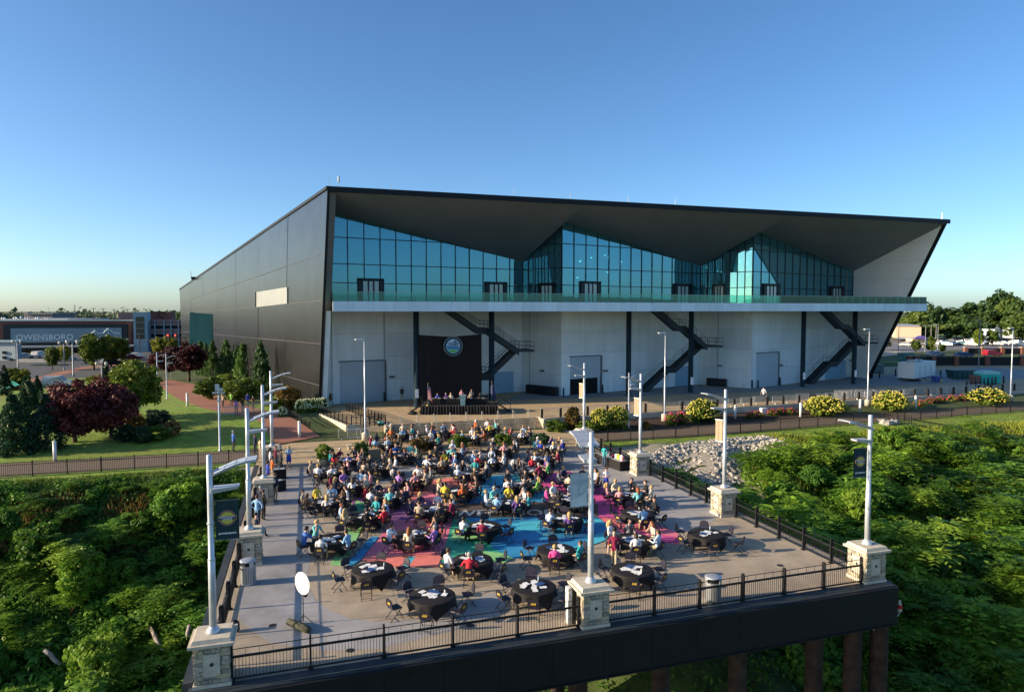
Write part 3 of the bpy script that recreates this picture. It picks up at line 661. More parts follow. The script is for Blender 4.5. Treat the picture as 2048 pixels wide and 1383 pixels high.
# balcony ----------------------------------------------------------------------
balm = ribmat('balcony fascia metal', (.58, .73, .83), .4, .1, 0, .5, .25, .05)
B0, B1 = (3.0, 80.8), (96.2, 86.5)
by = lambda x: B0[1]+(B1[1]-B0[1])*(x-B0[0])/(B1[0]-B0[0])
m_ = MB(); m_.prism([B0, B1, (96.9, 95), (95.62, 101.6)]+[(p[0], p[1]-.02) for p in ZZ[4::-1]], BAL0, BAL1-.03); m_.build('balcony_slab', M('balcony underside', (.16, .17, .17), .8), hall)
nb = 40
for i in range(nb):
    a = B0[0]+(B1[0]-B0[0])*i/nb; b = B0[0]+(B1[0]-B0[0])*(i+1)/nb
    m_ = MB(); m_.hexa([(a+.01, by(a)-.1, BAL0-.05), (b-.01, by(b)-.1, BAL0-.05), (b-.01, by(b), BAL0-.05), (a+.01, by(a), BAL0-.05), (a+.01, by(a)-.1, BAL1), (b-.01, by(b)-.1, BAL1), (b-.01, by(b), BAL1), (a+.01, by(a), BAL1)]); m_.build('fascia_panel', balm, hall)
rglass = glassmat('balustrade glass', (.62, .95, .92), .03, .92, (.4, .7, .7), .04)
for i in range(60):
    a = B0[0]+(B1[0]-B0[0])*i/60; b = B0[0]+(B1[0]-B0[0])*(i+1)/60
    m_ = MB(); m_.hexa([(a+.015, by(a)+.02, BAL1+.01), (b-.015, by(b)+.02, BAL1+.01), (b-.015, by(b)+.04, BAL1+.01), (a+.015, by(a)+.04, BAL1+.01), (a+.015, by(a)+.02, BAL1+1.08), (b-.015, by(b)+.02, BAL1+1.08), (b-.015, by(b)+.04, BAL1+1.08), (a+.015, by(a)+.04, BAL1+1.08)]); m_.build('balustrade_pane', rglass, hall)
for (p, q) in ((B0, (3.1, 85.5)), (B1, (96.7, 91.0))):
    m_ = MB(); m_.hexa([(p[0], p[1]+.05, BAL1), (p[0]+.02, p[1]+.05, BAL1), (q[0]+.02, q[1], BAL1), (q[0], q[1], BAL1), (p[0], p[1]+.05, BAL1+1.08), (p[0]+.02, p[1]+.05, BAL1+1.08), (q[0]+.02, q[1], BAL1+1.08), (q[0], q[1], BAL1+1.08)]); m_.build('balustrade_pane', rglass, hall)
m_ = MB(); m_.bar((B0[0], by(B0[0])+.03, BAL1+1.1), (B1[0], by(B1[0])+.03, BAL1+1.1), .04, .03); m_.build('balustrade_cap', steel, hall)
# columns
colm = M('dark blue grey column', (.022, .045, .06), .45, .2, var=.15)
for (u, y) in ((832, 85.6), (983, 86.4), (1258, 88.2), (1383, 89.0), (1608, 90.6), (1711, 91.6)):
    x = xat(u, y); m_ = MB(); m_.lathe([(.55, ZP), (.55, ZP+.08), (.37, ZP+.1), (.37, BAL0)], 14, 0, (x, y, 0)); o = m_.build('column', colm, hall, True)
    m_ = MB(); m_.box(x-.22, x+.22, y-.42, y-.38, ZP+1.2, ZP+2.3); m_.build('notice', M('white notice', (.8, .8, .8), .6), o)
# stairs: three twin-flight metal stairs
strm = M('stair steel', (.02, .034, .042), .55, .3, var=.15)
def stair(uA, uL, uL2, uB, y, zl=7.9):
    """upper flight falls left to right, lower flight falls back to the left"""
    x0, x1 = xat(uA, y), xat(uL, y); xl = xat(uL2, y); xb = xat(uB, y+1.8)
    root = MB(); root.box(x1-.4, xl, y-.95, y+2.75, zl-.28, zl-.02); S = root.build('stair', strm, hall)
    def flight(xa, za, xb_, zb_, yc, wid, n, mid):
        dx, dz = xb_-xa, zb_-za; L = abs(dx)
        m_l = max(.9, .12*L); fx = (L-m_l)/2; sg = 1 if dx > 0 else -1
        pts = [(xa, za), (xa+sg*fx, za+dz/2), (xa+sg*(fx+m_l), za+dz/2), (xb_, zb_)]
        for yy in (yc-wid/2, yc+wid/2):
            s_ = MB()
            for p, q in zip(pts[:-1], pts[1:]): s_.hexa([(p[0], yy-.06, p[1]-.75), (q[0], yy-.06, q[1]-.75), (q[0], yy+.06, q[1]-.75), (p[0], yy+.06, p[1]-.75), (p[0], yy-.06, p[1]+.12), (q[0], yy-.06, q[1]+.12), (q[0], yy+.06, q[1]+.12), (p[0], yy+.06, p[1]+.12)])
            s_.build('stringer', strm, S)
            r_ = MB()
            for hgt in (1.05, .6):
                for p, q in zip(pts[:-1], pts[1:]): r_.tube([(p[0], yy, p[1]+hgt), (q[0], yy, q[1]+hgt)], .03, 5)
            for p, q in zip(pts[:-1], pts[1:]):
                for t in (0, .5, 1): r_.tube([(p[0]+(q[0]-p[0])*t, yy, p[1]+(q[1]-p[1])*t), (p[0]+(q[0]-p[0])*t, yy, p[1]+(q[1]-p[1])*t+1.05)], .025, 5)
            r_.build('stair_railing', strm, S)
        s_ = MB()
        for p, q in zip(pts[:-1], pts[1:]): s_.hexa([(p[0], yc-wid/2+.07, p[1]-.62), (q[0], yc-wid/2+.07, q[1]-.62), (q[0], yc+wid/2-.07, q[1]-.62), (p[0], yc+wid/2-.07, p[1]-.62), (p[0], yc-wid/2+.07, p[1]-.54), (q[0], yc-wid/2+.07, q[1]-.54), (q[0], yc+wid/2-.07, q[1]-.54), (p[0], yc+wid/2-.07, p[1]-.54)])
        s_.build('stair_underside', strm, S)
        for (p, q) in ((pts[0], pts[1]), (pts[2], pts[3])):
            for i in range(n):
                t = (i+.5)/n; x = p[0]+(q[0]-p[0])*t; z = p[1]+(q[1]-p[1])*t
                w_ = abs(q[0]-p[0])/n
                s_ = MB(); s_.box(x-w_*.55, x+w_*.55, yc-wid/2+.07, yc+wid/2-.07, z-.03, z+.03); s_.box(x+sg*w_*.45-.02, x+sg*w_*.45+.02, yc-wid/2+.07, yc+wid/2-.07, z-.16, z-.031); s_.build('tread', strm, S)
        p, q = pts[1], pts[2]; s_ = MB(); s_.box(min(p[0], q[0]), max(p[0], q[0]), yc-wid/2+.07, yc+wid/2-.07, p[1]-.12, p[1]); s_.build('stair_landing', strm, S)
    flight(x0, BAL0+.6, x1-.4, zl, y, 1.7, 15, 1)
    flight(x1-.4, zl, xb, ZP+.1, y+1.85, 1.7, 18, 1)
    r_ = MB()
    for a, b in (((x1-.4, y-.95), (xl, y-.95)), ((xl, y-.95), (xl, y+2.75)), ((x1-.4, y+2.75), (xl, y+2.75))):
        for hgt in (.5, 1.05): r_.tube([(*a, zl+hgt), (*b, zl+hgt)], .03, 5)
        for t in (0, .5, 1): r_.tube([(a[0]+(b[0]-a[0])*t, a[1]+(b[1]-a[1])*t, zl), (a[0]+(b[0]-a[0])*t, a[1]+(b[1]-a[1])*t, zl+1.05)], .025, 5)
    r_.build('landing_railing', strm, S)
stair(890, 1040, 1064, 905, 88.0)
stair(1307, 1414, 1440, 1283, 90.4)
stair(1645, 1728, 1749, 1617, 92.2)
for (u, k) in ((1060, 1), (1436, 3), (1748, 4), (768, 0)):   # rain pipes
    s, _ = onFace(ZZ[k], ZZ[k+1], u, 700)
    if 0 < s < flen(k): m_ = MB(); m_.tube([fpt(k, s, ZP, .12), fpt(k, s, BAL0, .12)], .05, 6); m_.build('rain_pipe', M('grey pipe', (.3, .35, .36), .5), hall)
# ================================================================ PIERS, LAMPS, RAILINGS
ORD = ['first', 'second', 'third', 'fourth', 'fifth', 'sixth', 'seventh', 'eighth', 'ninth', 'tenth', 'eleventh', 'twelfth', 'thirteenth', 'fourteenth', 'fifteenth', 'sixteenth', 'seventeenth', 'eighteenth', 'nineteenth', 'twentieth'] + [t_+'-'+o_ if o_ else t2_ for t_, t2_ in (('twenty', ''), ('thirty', 'thirtieth'), ('forty', 'fortieth'), ('fifty', 'fiftieth')) for o_ in ([''] if t2_ else [])+['first', 'second', 'third', 'fourth', 'fifth', 'sixth', 'seventh', 'eighth', 'ninth']]
for i, o in enumerate([o for o in col.objects if o.name.startswith('step_handrail')]): o['label'] = 'thin steel handrail on the broad steps, %s from the left' % ORD[i]
stone_ms = [M('stone '+str(i), c, .9, var=.25, scale=6, bump=.5, bscale=18) for i, c in enumerate([(.42, .35, .23), (.33, .28, .20), (.48, .41, .29), (.27, .25, .20), (.40, .36, .29)])]
mortar = M('mortar', (.34, .31, .26), .95, var=.1)
capm = M('limestone cap', (.52, .46, .36), .85, var=.15, scale=4, bump=.2)
def make_pier():
    t = thing('stone_pier', 'x', 'pier', (0, 0, 0), 0, 'stone piers around the deck')
    W = .58; m_ = MB(); m_.box(-W+.06, W-.06, -W+.06, W-.06, 0, 1.5); lpart('core', m_, mortar, t)
    m_ = MB(); m_.box(-W-.05, W+.05, -W-.05, W+.05, 0, .16); lpart('plinth', m_, capm, t)
    m_ = MB(); m_.box(-W-.17, W+.17, -W-.17, W+.17, 1.52, 1.62); lpart('cap', m_, capm, t)
    m_ = MB(); m_.hexa([(-W-.08, -W-.08, 1.62), (W+.08, -W-.08, 1.62), (W+.08, W+.08, 1.62), (-W-.08, W+.08, 1.62), (-W-.02, -W-.02, 1.76), (W+.02, -W-.02, 1.76), (W+.02, W+.02, 1.76), (-W-.02, W+.02, 1.76)]); lpart('cap', m_, capm, t)
    r = random.Random(3)
    for side in range(4):
        rot = Matrix.Rotation(side*PI/2, 4, 'Z')
        z = .17
        for hgt in (.15, .17, .14, .18, .15, .16, .14, .13, .10):
            x = -W
            while x < W-.01:
                w_ = r.choice([.15, .2, .25, .32]); w_ = w_ if W-(x+w_) > .15 else W-x
                if not (.38 < z+hgt/2 < 1.25 and -.26 < x+w_/2 < .26) or side == 9:
                    d = r.uniform(.0, .035); g = .009
                    m_ = MB(); m_.box(x+g, x+w_-g, -W-d, -W+.09, z+g, z+hgt-g); m_.v = [tuple(rot @ Vector(p)) for p in m_.v]
                    lpart('stone', m_, stone_ms[r.randrange(5)], t)
                x += w_
            z += hgt
        m_ = MB(); m_.box(-.27, .27, -W-.012, -W+.05, .42, 1.22); m_.v = [tuple(rot @ Vector(p)) for p in m_.v]
        pn = lpart('plaque', m_, capm, t)
        m_ = MB(); m_.lathe([(.07, 0), (.07, .012)], 10); m_.v = [tuple(rot @ (Matrix.Translation((0, -W-.012, .85)) @ Matrix.Rotation(PI/2, 4, 'X') @ Vector(p))) for p in m_.v]
        m2 = [None]
        lpart('badge', m_, M('dark bronze', (.06, .08, .07), .4, .6), pn)
    return t
pier = make_pier()
alum = M('silver painted pole', (.50, .54, .58), .35, .35, var=.06, scale=2)
PIERS = [(-3.33, 25.85, 'at the near left corner'), (11.35, 26.1, 'in the middle of the front railing'), (26.2, 26.5, 'at the near right corner'), (-3.0, 37.7, 'second on the left side, beside the trash can'), (-2.9, 49.1, 'third on the left side'), (-2.9, 60.6, 'last on the left side, by the sign-in table'), (25.75, 37.8, 'second on the right side'), (25.65, 49.2, 'third on the right side, by the buffet table'), (25.6, 60.7, 'last on the right side, by the river path')]
for i, (x, y, s) in enumerate(PIERS): place(pier, i == 0, (x, y, 0), 0, 1, 'square stone lamp pier '+s)
def make_lamp():
    t = thing('deck_lamp', 'x', 'street lamp', (0, 0, 0), 0, 'silver wing lamps on the deck piers')
    H_ = 6.35
    m_ = MB(); m_.lathe([(.24, 0), (.24, .03), (.21, .10), (.17, .16), (.135, .2), (.128, .22)], 16); lpart('base', m_, alum, t, True)
    m_ = MB(); m_.lathe([(.128, .2), (.122, 2.6), (.105, 2.62), (.10, 4.6), (.095, H_), (.05, H_+.02)], 16); pole_ = lpart('pole', m_, alum, t, True)
    for z in (1.6, 2.6, 3.9): 
        m_ = MB(); m_.lathe([(.131, z), (.131, z+.05)], 16); lpart('collar', m_, alum, pole_)
    # wing along local +x : curved, with four plates
    m_ = MB(); m_.tube([(.0, 0, H_-.75), (.12, 0, H_-.62), (.3, 0, H_-.5)], [.07, .06, .05], 8); wing = lpart('wing_arm', m_, alum, t, True)
    n = 4; X = lambda s: .16+1.42*s; Z = lambda s: H_-.62 + .42*math.sin(s*PI/2)
    for i in range(n):
        a, b = i/n+.008, (i+1)/n-.008; wa, wb = .46-.1*a, .46-.1*b
        m_ = MB(); m_.hexa([(X(a), -wa, Z(a)-.03), (X(b), -wb, Z(b)-.03), (X(b), wb, Z(b)-.03), (X(a), wa, Z(a)-.03), (X(a), -wa, Z(a)+.02), (X(b), -wb, Z(b)+.02), (X(b), wb, Z(b)+.02), (X(a), wa, Z(a)+.02)]); lpart('wing_plate', m_, alum, wing)
    for s_ in (-1, 1):
        m_ = MB(); m_.tube([(X(q/6), s_*.36, Z(q/6)-.05) for q in range(7)], .03, 6); lpart('wing_rib', m_, alum, wing)
    m_ = MB(); m_.hexa([(.09, -.28, H_-1.32), (.95, -.18, H_-1.22), (.95, .18, H_-1.22), (.09, .28, H_-1.32), (.09, -.3, H_-1.16), (.98, -.2, H_-1.12), (.98, .2, H_-1.12), (.09, .3, H_-1.16)]); lum = lpart('luminaire', m_, alum, t)
    m_ = MB(); m_.hexa([(.2, -.2, H_-1.325), (.85, -.14, H_-1.245), (.85, .14, H_-1.245), (.2, .2, H_-1.325), (.2, -.2, H_-1.30), (.85, -.14, H_-1.22), (.85, .14, H_-1.22), (.2, .2, H_-1.30)]); lpart('lens', m_, M('lamp lens', (.5, .5, .48), .3), lum)
    return t
lamp = make_lamp(); lj = [0, PI/2, PI, 0, 0, 0, PI, PI, PI]
for i, (x, y, s) in enumerate(PIERS): place(lamp, i == 0, (x, y, 1.765), lj[i], 1, 'tall silver wing lamp on the pier '+s)
# banners ------------------------------------------------------------------
bgreen = M('dark green banner', (.008, .035, .04), .7, var=.15); bgrey = M('pale grey banner', (.45, .52, .56), .7, var=.08)
bcream = M('cream banner', (.34, .26, .17), .7, var=.1)
gold = M('gold print', (.62, .42, .08), .6); brownp = M('brown print', (.25, .10, .04), .6); yel = M('yellow print', (.55, .50, .08), .6); white = M('white print', (.8, .8, .78), .6); navyp = M('navy print', (.01, .03, .07), .6); purplep = M('mauve print', (.25, .12, .2), .6)
def banner(loc, rz, mt, label, logo, wd=.78, ht=1.42):
    t = thing('pole_banner', label, 'banner', loc, rz, 'banners hung on the lamp poles')
    m_ = MB(); n = 10
    for i in range(n+1):
        x = .16+wd*i/n
        for (y_, z_) in ((.012*math.sin(i*1.1), 0), (.012*math.sin(i*1.1+.6)+.006, ht)): m_.v.append((x, y_, z_))
        m_.v.append((x, .012*math.sin(i*1.1)+.004, 0)); m_.v.append((x, .012*math.sin(i*1.1+.6)+.01, ht))
    for i in range(n):
        b = i*4; m_.f += [(b, b+4, b+5, b+1), (b+2, b+3, b+7, b+6)]; m_.m += [0, 0]
    cl = lpart('cloth', m_, mt, t)
    for z in (0, ht):
        m_ = MB(); m_.tube([(.08, .004, z), (.18+wd, .004, z)], .016, 6); lpart('banner_arm', m_, steel, t)
    if logo:
        cx, cz = .16+wd/2, ht*.55
        def disc(r, m2, off, nm, sx=1):
            d = MB(); k = 28; d.add([(cx+r*sx*math.cos(2*PI*j/k), off, cz+r*math.sin(2*PI*j/k)) for j in range(k)], [tuple(range(k))]); lpart(nm, d, m2, cl)
        disc(.29, purplep, -.022, 'emblem_ring'); disc(.255, brownp, -.024, 'emblem_ring'); disc(.22, yel, -.026, 'emblem_disc')
        d = MB(); d.box(cx-.31, cx+.31, -.032, -.028, cz-.085, cz+.085); lpart('emblem_band', d, gold, cl)
        d = MB(); d.box(cx-.295, cx+.295, -.036, -.033, cz-.07, cz+.07); lpart('emblem_band', d, navyp, cl)
        for txt, sz, dz in (('KENTUCKY', .10, .03), ('LEGEND', .085, -.04)):
            me = text_mesh(txt, sz, .0, .002); me.materials.append(white); o = link('lettering', me, cl, world=False); o.location = (cx, -.038, cz+dz); o.rotation_euler = (PI/2, 0, 0)
        me = text_mesh('#OWENSBORO', .085, .0, .004); me.materials.append(white); o = link('lettering', me, cl, world=False); o.location = (cx, -.024, ht*.16); o.rotation_euler = (PI/2, 0, 0)
    return t
banner((-3.33, 25.85, 5.05), 0, bgreen, 'dark green banner with round gold emblem on the near left lamp', True)
b2 = banner((26.2, 26.5, 5.1), 0, bgreen, 'dark green banner with round emblem on the near right lamp', True); b2.rotation_euler = (0, 0, 0); b2.location.x -= 1.1
b3 = banner((11.35, 26.1, 5.0), 0, bgrey, 'pale grey banner on the lamp in the middle of the front railing', False); b3.location.x -= 1.1
cl3 = kids(b3)[0]
for px_, mt_ in (([(.2, .05), (.9, .05), (.9, .62), (.2, .30)], M('banner white print', (.62, .68, .70), .7)), ([(.55, .62), (.72, .62), (.66, .92)], M('banner faint print', (.55, .63, .66), .7)), ([(.3, .95), (.85, .95), (.85, 1.15), (.3, 1.15)], M('banner dim print', (.36, .46, .50), .7))):
    d_ = MB(); d_.add([(x, -.02, z) for x, z in px_], [tuple(range(len(px_)))]); lpart('print', d_, mt_, cl3)
for (x, y, s, a) in ((25.75, 37.8, 'second', 2.1), (25.65, 49.2, 'third', 2.0), (25.6, 60.7, 'fourth', 2.0)): banner((x, y, 4.7), a, bcream, 'narrow cream banner on the %s lamp from the front, right side' % s, False, .5)
# deck railings -----------------------------------------------------------------
railm = M('charcoal railing paint', (.018, .018, .02), .45, .3, var=.2)
balu = MB(); balu.box(-.008, .008, -.008, .008, .12, .86); balu_me = balu.mesh('baluster', railm)
def deck_rail(A_, B_, label, npost, single, fat=1.0):
    A_, B_ = Vector((*A_, 0)), Vector((*B_, 0)); d = B_-A_; L = d.length; d.normalize(); n = Vector((-d.y, d.x, 0))
    t = thing('deck_railing', label, 'railing', tuple((A_+B_)/2), 0, 'black railings round the deck')
    for i in range(npost+1):
        p = A_+d*(L*i/npost); a = math.atan2(d.y, d.x)
        m_ = MB(); m_.obox(p+Vector((0, 0, .62)), (.07*fat, .2, 1.22), a); m_.obox(p+Vector((0, 0, 1.25)), (.07*fat, .14, .08), a); m_.obox(p+Vector((0, 0, .03)), (.18, .3, .05), a); m_.build('post', railm, t)
    for (z, w_, h_) in ((.10, .06, .05), (.88, .07, .075), (1.16, .025, .025)):
        m_ = MB(); m_.bar(A_+Vector((0, 0, z)), B_+Vector((0, 0, z)), w_, h_); m_.build('rail', railm, t)
    nb = int(L/.115); joined = MB()
    for i in range(1, nb):
        p = A_+d*(L*i/nb)
        if single:
            o = link('baluster', balu_me, t); o.location = p
        else: joined.box(p.x-.008, p.x+.008, p.y-.008, p.y+.008, .12, .86)
    if not single: tag(joined.build('balusters', railm, t), kind='stuff')
    j2 = MB()
    for i in range(1, int(L/.46)):
        p = A_+d*(L*i/int(L/.46)); j2.box(p.x-.006, p.x+.006, p.y-.006, p.y+.006, .9, 1.16)
    tag(j2.build('upper_balusters', railm, t), kind='stuff')
deck_rail((-2.7, fe(-2.7)+.52), (10.7, fe(10.7)+.52), 'black railing along the front edge, left of the middle pier', 5, True)
deck_rail((12.0, fe(12)+.52), (25.6, fe(25.6)+.52), 'black railing along the front edge, right of the middle pier', 6, True)
for i in range(3):
    y0, y1 = [26.7, 38.4, 49.8][i], [37.0, 48.4, 59.9][i]
    deck_rail((-3.45, y0), (-3.45, y1), 'black railing on the left side of the deck, %s bay from the front' % ORD[i], 4, False)
    deck_rail((26.15, y0), (26.15, y1), 'black railing on the right side of the deck, %s bay from the front' % ORD[i], 5, False)
# riverwalk picket fences ----------------------------------------------------------
fencem = M('black picket fence', (.012, .012, .012), .5, .2)
def picket(pts, label, h=1.15, gap=.13, post=2.4, zf=lambda x, y: 0.0, nm='picket_fence'):
    t = thing(nm, label, 'fence', (*pts[0], zf(*pts[0])))
    pk = MB(); 
    for a, b in zip(pts[:-1], pts[1:]):
        a, b = Vector(a), Vector(b); L = (b-a).length; k = max(1, round(L/post))
        for i in range(k+1):
            if i == k and tuple(b) != tuple(pts[-1]): continue
            p = a.lerp(b, i/k); z = zf(p.x, p.y); m_ = MB(); m_.box(p.x-.035, p.x+.035, p.y-.035, p.y+.035, z-.1, z+h+.08); m_.build('post', fencem, t)
        for i in range(int(L/gap)):
            p = a.lerp(b, i*gap/L); z = zf(p.x, p.y); pk.box(p.x-.011, p.x+.011, p.y-.011, p.y+.011, z+.08, z+h)
        for z in (.15, h-.22, h-.02):
            m_ = MB(); m_.bar((a.x, a.y, z+zf(a.x, a.y)), (b.x, b.y, z+zf(b.x, b.y)), .035, .035); m_.build('rail', fencem, t)
    tag(pk.build('pickets', fencem, t), kind='stuff')
picket([(-60, 62.7), (-4.1, 62.8)], 'black picket fence along the river path on the left')
picket([(26.4, 62.45)]+[(x, yn(x)-.25) for x in (34, 42, 50, 58, 66, 74, 82, 90, 100, 112, 124)], 'black picket fence along the river path on the right')
# wooden retaining edges by the deck abutment
m_ = MB(); m_.box(-9, -4.3, 60.9, 61.25, -3.5, -.1); m_.box(-4.7, -4.35, 56, 61.2, -4, -.05); tag(m_.build('abutment_wall', conc_pale), 'pale concrete abutment wall left of the deck below the path', 'wall')
m_ = MB(); m_.prism([(27.7, 61.4), (41, 60.6), (41, 60.9), (27.7, 61.8)], -2.5, -.15); tag(m_.build('abutment_wall', conc_grey), 'grey concrete abutment wall right of the deck below the path', 'wall')
# plaza edge posts and barricades ----------------------------------------------------
bolm = M('dark bronze bollard', (.02, .016, .014), .5, .3)
bo = thing('square_bollard', 'x', 'bollard', (0, 0, 0), 0, 'dark square posts along the plaza edge')
m_ = MB(); m_.box(-.11, .11, -.11, .11, 0, 1.05); lpart('post', m_, bolm, bo); m_ = MB(); m_.hexa([(-.12, -.12, 1.05), (.12, -.12, 1.05), (.12, .12, 1.05), (-.12, .12, 1.05), (-.05, -.05, 1.12), (.05, -.05, 1.12), (.05, .05, 1.12), (-.05, .05, 1.12)]); lpart('cap', m_, bolm, bo)
bx_ = [25.3, 27.6]+[31+i*2.55 for i in range(30)]
for i, x in enumerate(bx_): place(bo, i == 0, (x, yw(x)+.12, 1.0), 0, 1, 'dark square post on the plaza edge, %s from the steps' % ORD[i])
galv = M('galvanised barricade', (.48, .50, .52), .4, .6, var=.1)
br = thing('crowd_barricade', 'x', 'barricade', (0, 0, 0), 0, 'steel crowd barricades behind the plaza posts')
m_ = MB(); m_.tube([(-1.1, 0, .2), (-1.1, 0, 1.0), (-1.05, 0, 1.08), (1.05, 0, 1.08), (1.1, 0, 1.0), (1.1, 0, .2), (-1.1, 0, .2)], .022, 6); lpart('frame', m_, galv, br)
m_ = MB(); [m_.tube([(-1+i*.125, 0, .2), (-1+i*.125, 0, 1.08)], .009, 4) for i in range(17)]; tag(lpart('infill_bars', m_, galv, br), kind='stuff')
for s_ in (-.8, .8): m_ = MB(); m_.tube([(s_, -.25, .01), (s_, -.05, .2), (s_, .05, .2), (s_, .25, .01)], .02, 5); lpart('foot', m_, galv, br)
k = 0; spots_b = [(26.4+i*2.3, yw(26.4+i*2.3)+.55, .05) for i in range(11)]+[(52+i*2.3, yw(52+i*2.3)+.7+.5*(i % 3), .05) for i in range(20)]+[(70+i*.9, yw(70)+2.0+.15*i, 1.3) for i in range(8)]+[(82+i*2.4, yw(82)+1.5+.1*i, .1) for i in range(7)]
for i, (x, y, a) in enumerate(spots_b): place(br, i == 0, (x, y, 1.0), a, 1, 'steel crowd barricade behind the plaza posts, %s from the steps' % ORD[i])
g0 = G(694, 870, 0)
for i in range(4): place(br, False, (4.3+i*.9-.2, 70.9+.1*i, 0), -.15, 1, 'steel barricade leaning by the ramp wall, %s from the left' % ORD[i], 'steel barricades by the ramp')
for i, (u, v) in enumerate([(452, 843), (470, 842), (488, 838), (505, 834)]):
    p = G(u, v, .3); place(br, False, (p.x, p.y, hh(p.x, p.y)+.05), -.25, 1, 'steel barricade on the lawn beside the brick walk, %s from the left' % ORD[i], 'steel barricades on the lawn')
# tall floodlight poles ---------------------------------------------------------------
fl = thing('plaza_light_pole', 'x', 'street lamp', (0, 0, 0), 0, 'tall plaza light poles')
m_ = MB(); m_.lathe([(.36, 0), (.36, .78), (.32, .82)], 16); lpart('concrete_base', m_, conc_pale, fl, True)
m_ = MB(); m_.lathe([(.17, .8), (.17, .84), (.085, .88), (.075, 5), (.06, 10.3)], 12); lpart('pole', m_, alum, fl, True)
m_ = MB(); m_.hexa([(-.95, -.16, 10.22), (.06, -.08, 10.22), (.06, .08, 10.22), (-.95, .16, 10.22), (-.95, -.16, 10.34), (.06, -.08, 10.36), (.06, .08, 10.36), (-.95, .16, 10.34)]); hd = lpart('lamp_head', m_, alum, fl)
m_ = MB(); m_.box(-.9, -.35, -.12, .12, 10.19, 10.215); lpart('lens', m_, MATS['lamp lens'], hd)
for i, (x, y, z, a, s) in enumerate([(5.6, 70.0, 0, .3, 'beside the ramp and steps'), (39.9, 70.6, .3, .1, 'in the bed left of the yellow shrubs'), (72.0, 73.4, .4, .1, 'in the bed near the far stair'), (95.2, 71.5, .4, .1, 'at the far right edge')]): place(fl, i == 0, (x, y, z), a, 1, 'tall silver light pole '+s)
# small silver path lamps ---------------------------------------------------------------
pl = thing('path_lamp', 'x', 'street lamp', (0, 0, 0), 0, 'silver path lamps')
m_ = MB(); m_.lathe([(.16, 0), (.16, .05), (.09, .1), (.075, 6.3)], 12); lpart('pole', m_, alum, pl, True)
m_ = MB(); m_.tube([(0, 0, 5.6), (.5, 0, 5.85), (1.1, 0, 5.95), (1.3, 0, 5.95)], [.06, .05, .045, .03], 6); lpart('arm', m_, alum, pl, True)
m_ = MB(); m_.hexa([(.1, -.2, 4.9), (.8, -.12, 4.95), (.8, .12, 4.95), (.1, .2, 4.9), (.1, -.2, 5.05), (.8, -.12, 5.05), (.8, .12, 5.05), (.1, .2, 5.05)]); lpart('luminaire', m_, alum, pl)
for i, (x, y, a, s) in enumerate([(34.3, 68.6, .2, 'in the bed behind the buffet side'), (-20.5, 108, .1, 'left of the pair beside the brick walk'), (-18.6, 104, .1, 'right of the pair beside the brick walk')]): place(pl, i == 0, (x, y, hh(x, y)), a, 1, 'slim silver lamp with short arm '+s)
ep = thing('equipment_pole', 'slim silver pole carrying white boxes on the left lawn', 'pole', (*G(440, 902, 0).xy, 0))
m_ = MB(); m_.lathe([(.17, 0), (.17, .05), (.10, .1), (.08, 6.3)], 12); lpart('pole', m_, alum, ep, True)
for (x, z, a, b, c) in ((-.12, 6.0, .35, .3, .6), (.2, 5.8, .3, .25, .3), (-.3, 5.5, .5, .2, .12), (.28, 5.5, .45, .2, .12), (0, 4.8, .4, .3, .12)): m_ = MB(); m_.box(x-a/2, x+a/2, -b/2, b/2, z-c/2, z+c/2); lpart('box', m_, alum, ep)
# white bollard lights ------------------------------------------------------------------
wb = thing('bollard_light', 'x', 'bollard', (0, 0, 0), 0, 'white bollard lights')
m_ = MB(); m_.lathe([(.11, 0), (.11, 1.15)], 12); lpart('shaft', m_, M('white bollard paint', (.68, .68, .66), .5), wb, True)
m_ = MB(); m_.lathe([(.115, 1.17), (.115, 1.25), (.07, 1.3)], 12); lpart('cap', m_, MATS['white bollard paint'], wb, True)
for i, (u, v, z, s) in enumerate([(110, 921, .05, 'on the lawn by the left river path'), (375, 818, .6, 'beside the brick walk'), (599, 876, .1, 'by the brick walk near the ramp'), (1470, 838, .1, 'in the bed, first right of the wing lamp'), (1601, 833, .1, 'in the bed left of the yellow shrub'), (1720, 825, .1, 'in the bed between two yellow shrubs'), (1831, 817, .1, 'in the bed right of the yellow shrubs')]):
    p = G(u, v, z); place(wb, i == 0, (p.x, p.y, max(z, hh(p.x, p.y))), 0, 1.35, 'short white bollard light '+s)
m_ = MB(); p = G(1527, 828, .2); m_.box(p.x-.4, p.x+.4, p.y-.25, p.y+.25, .1, 1.0); tag(m_.build('utility_cabinet', M('white cabinet', (.7, .72, .72), .5)), 'small white utility cabinet in the flower bed', 'cabinet')
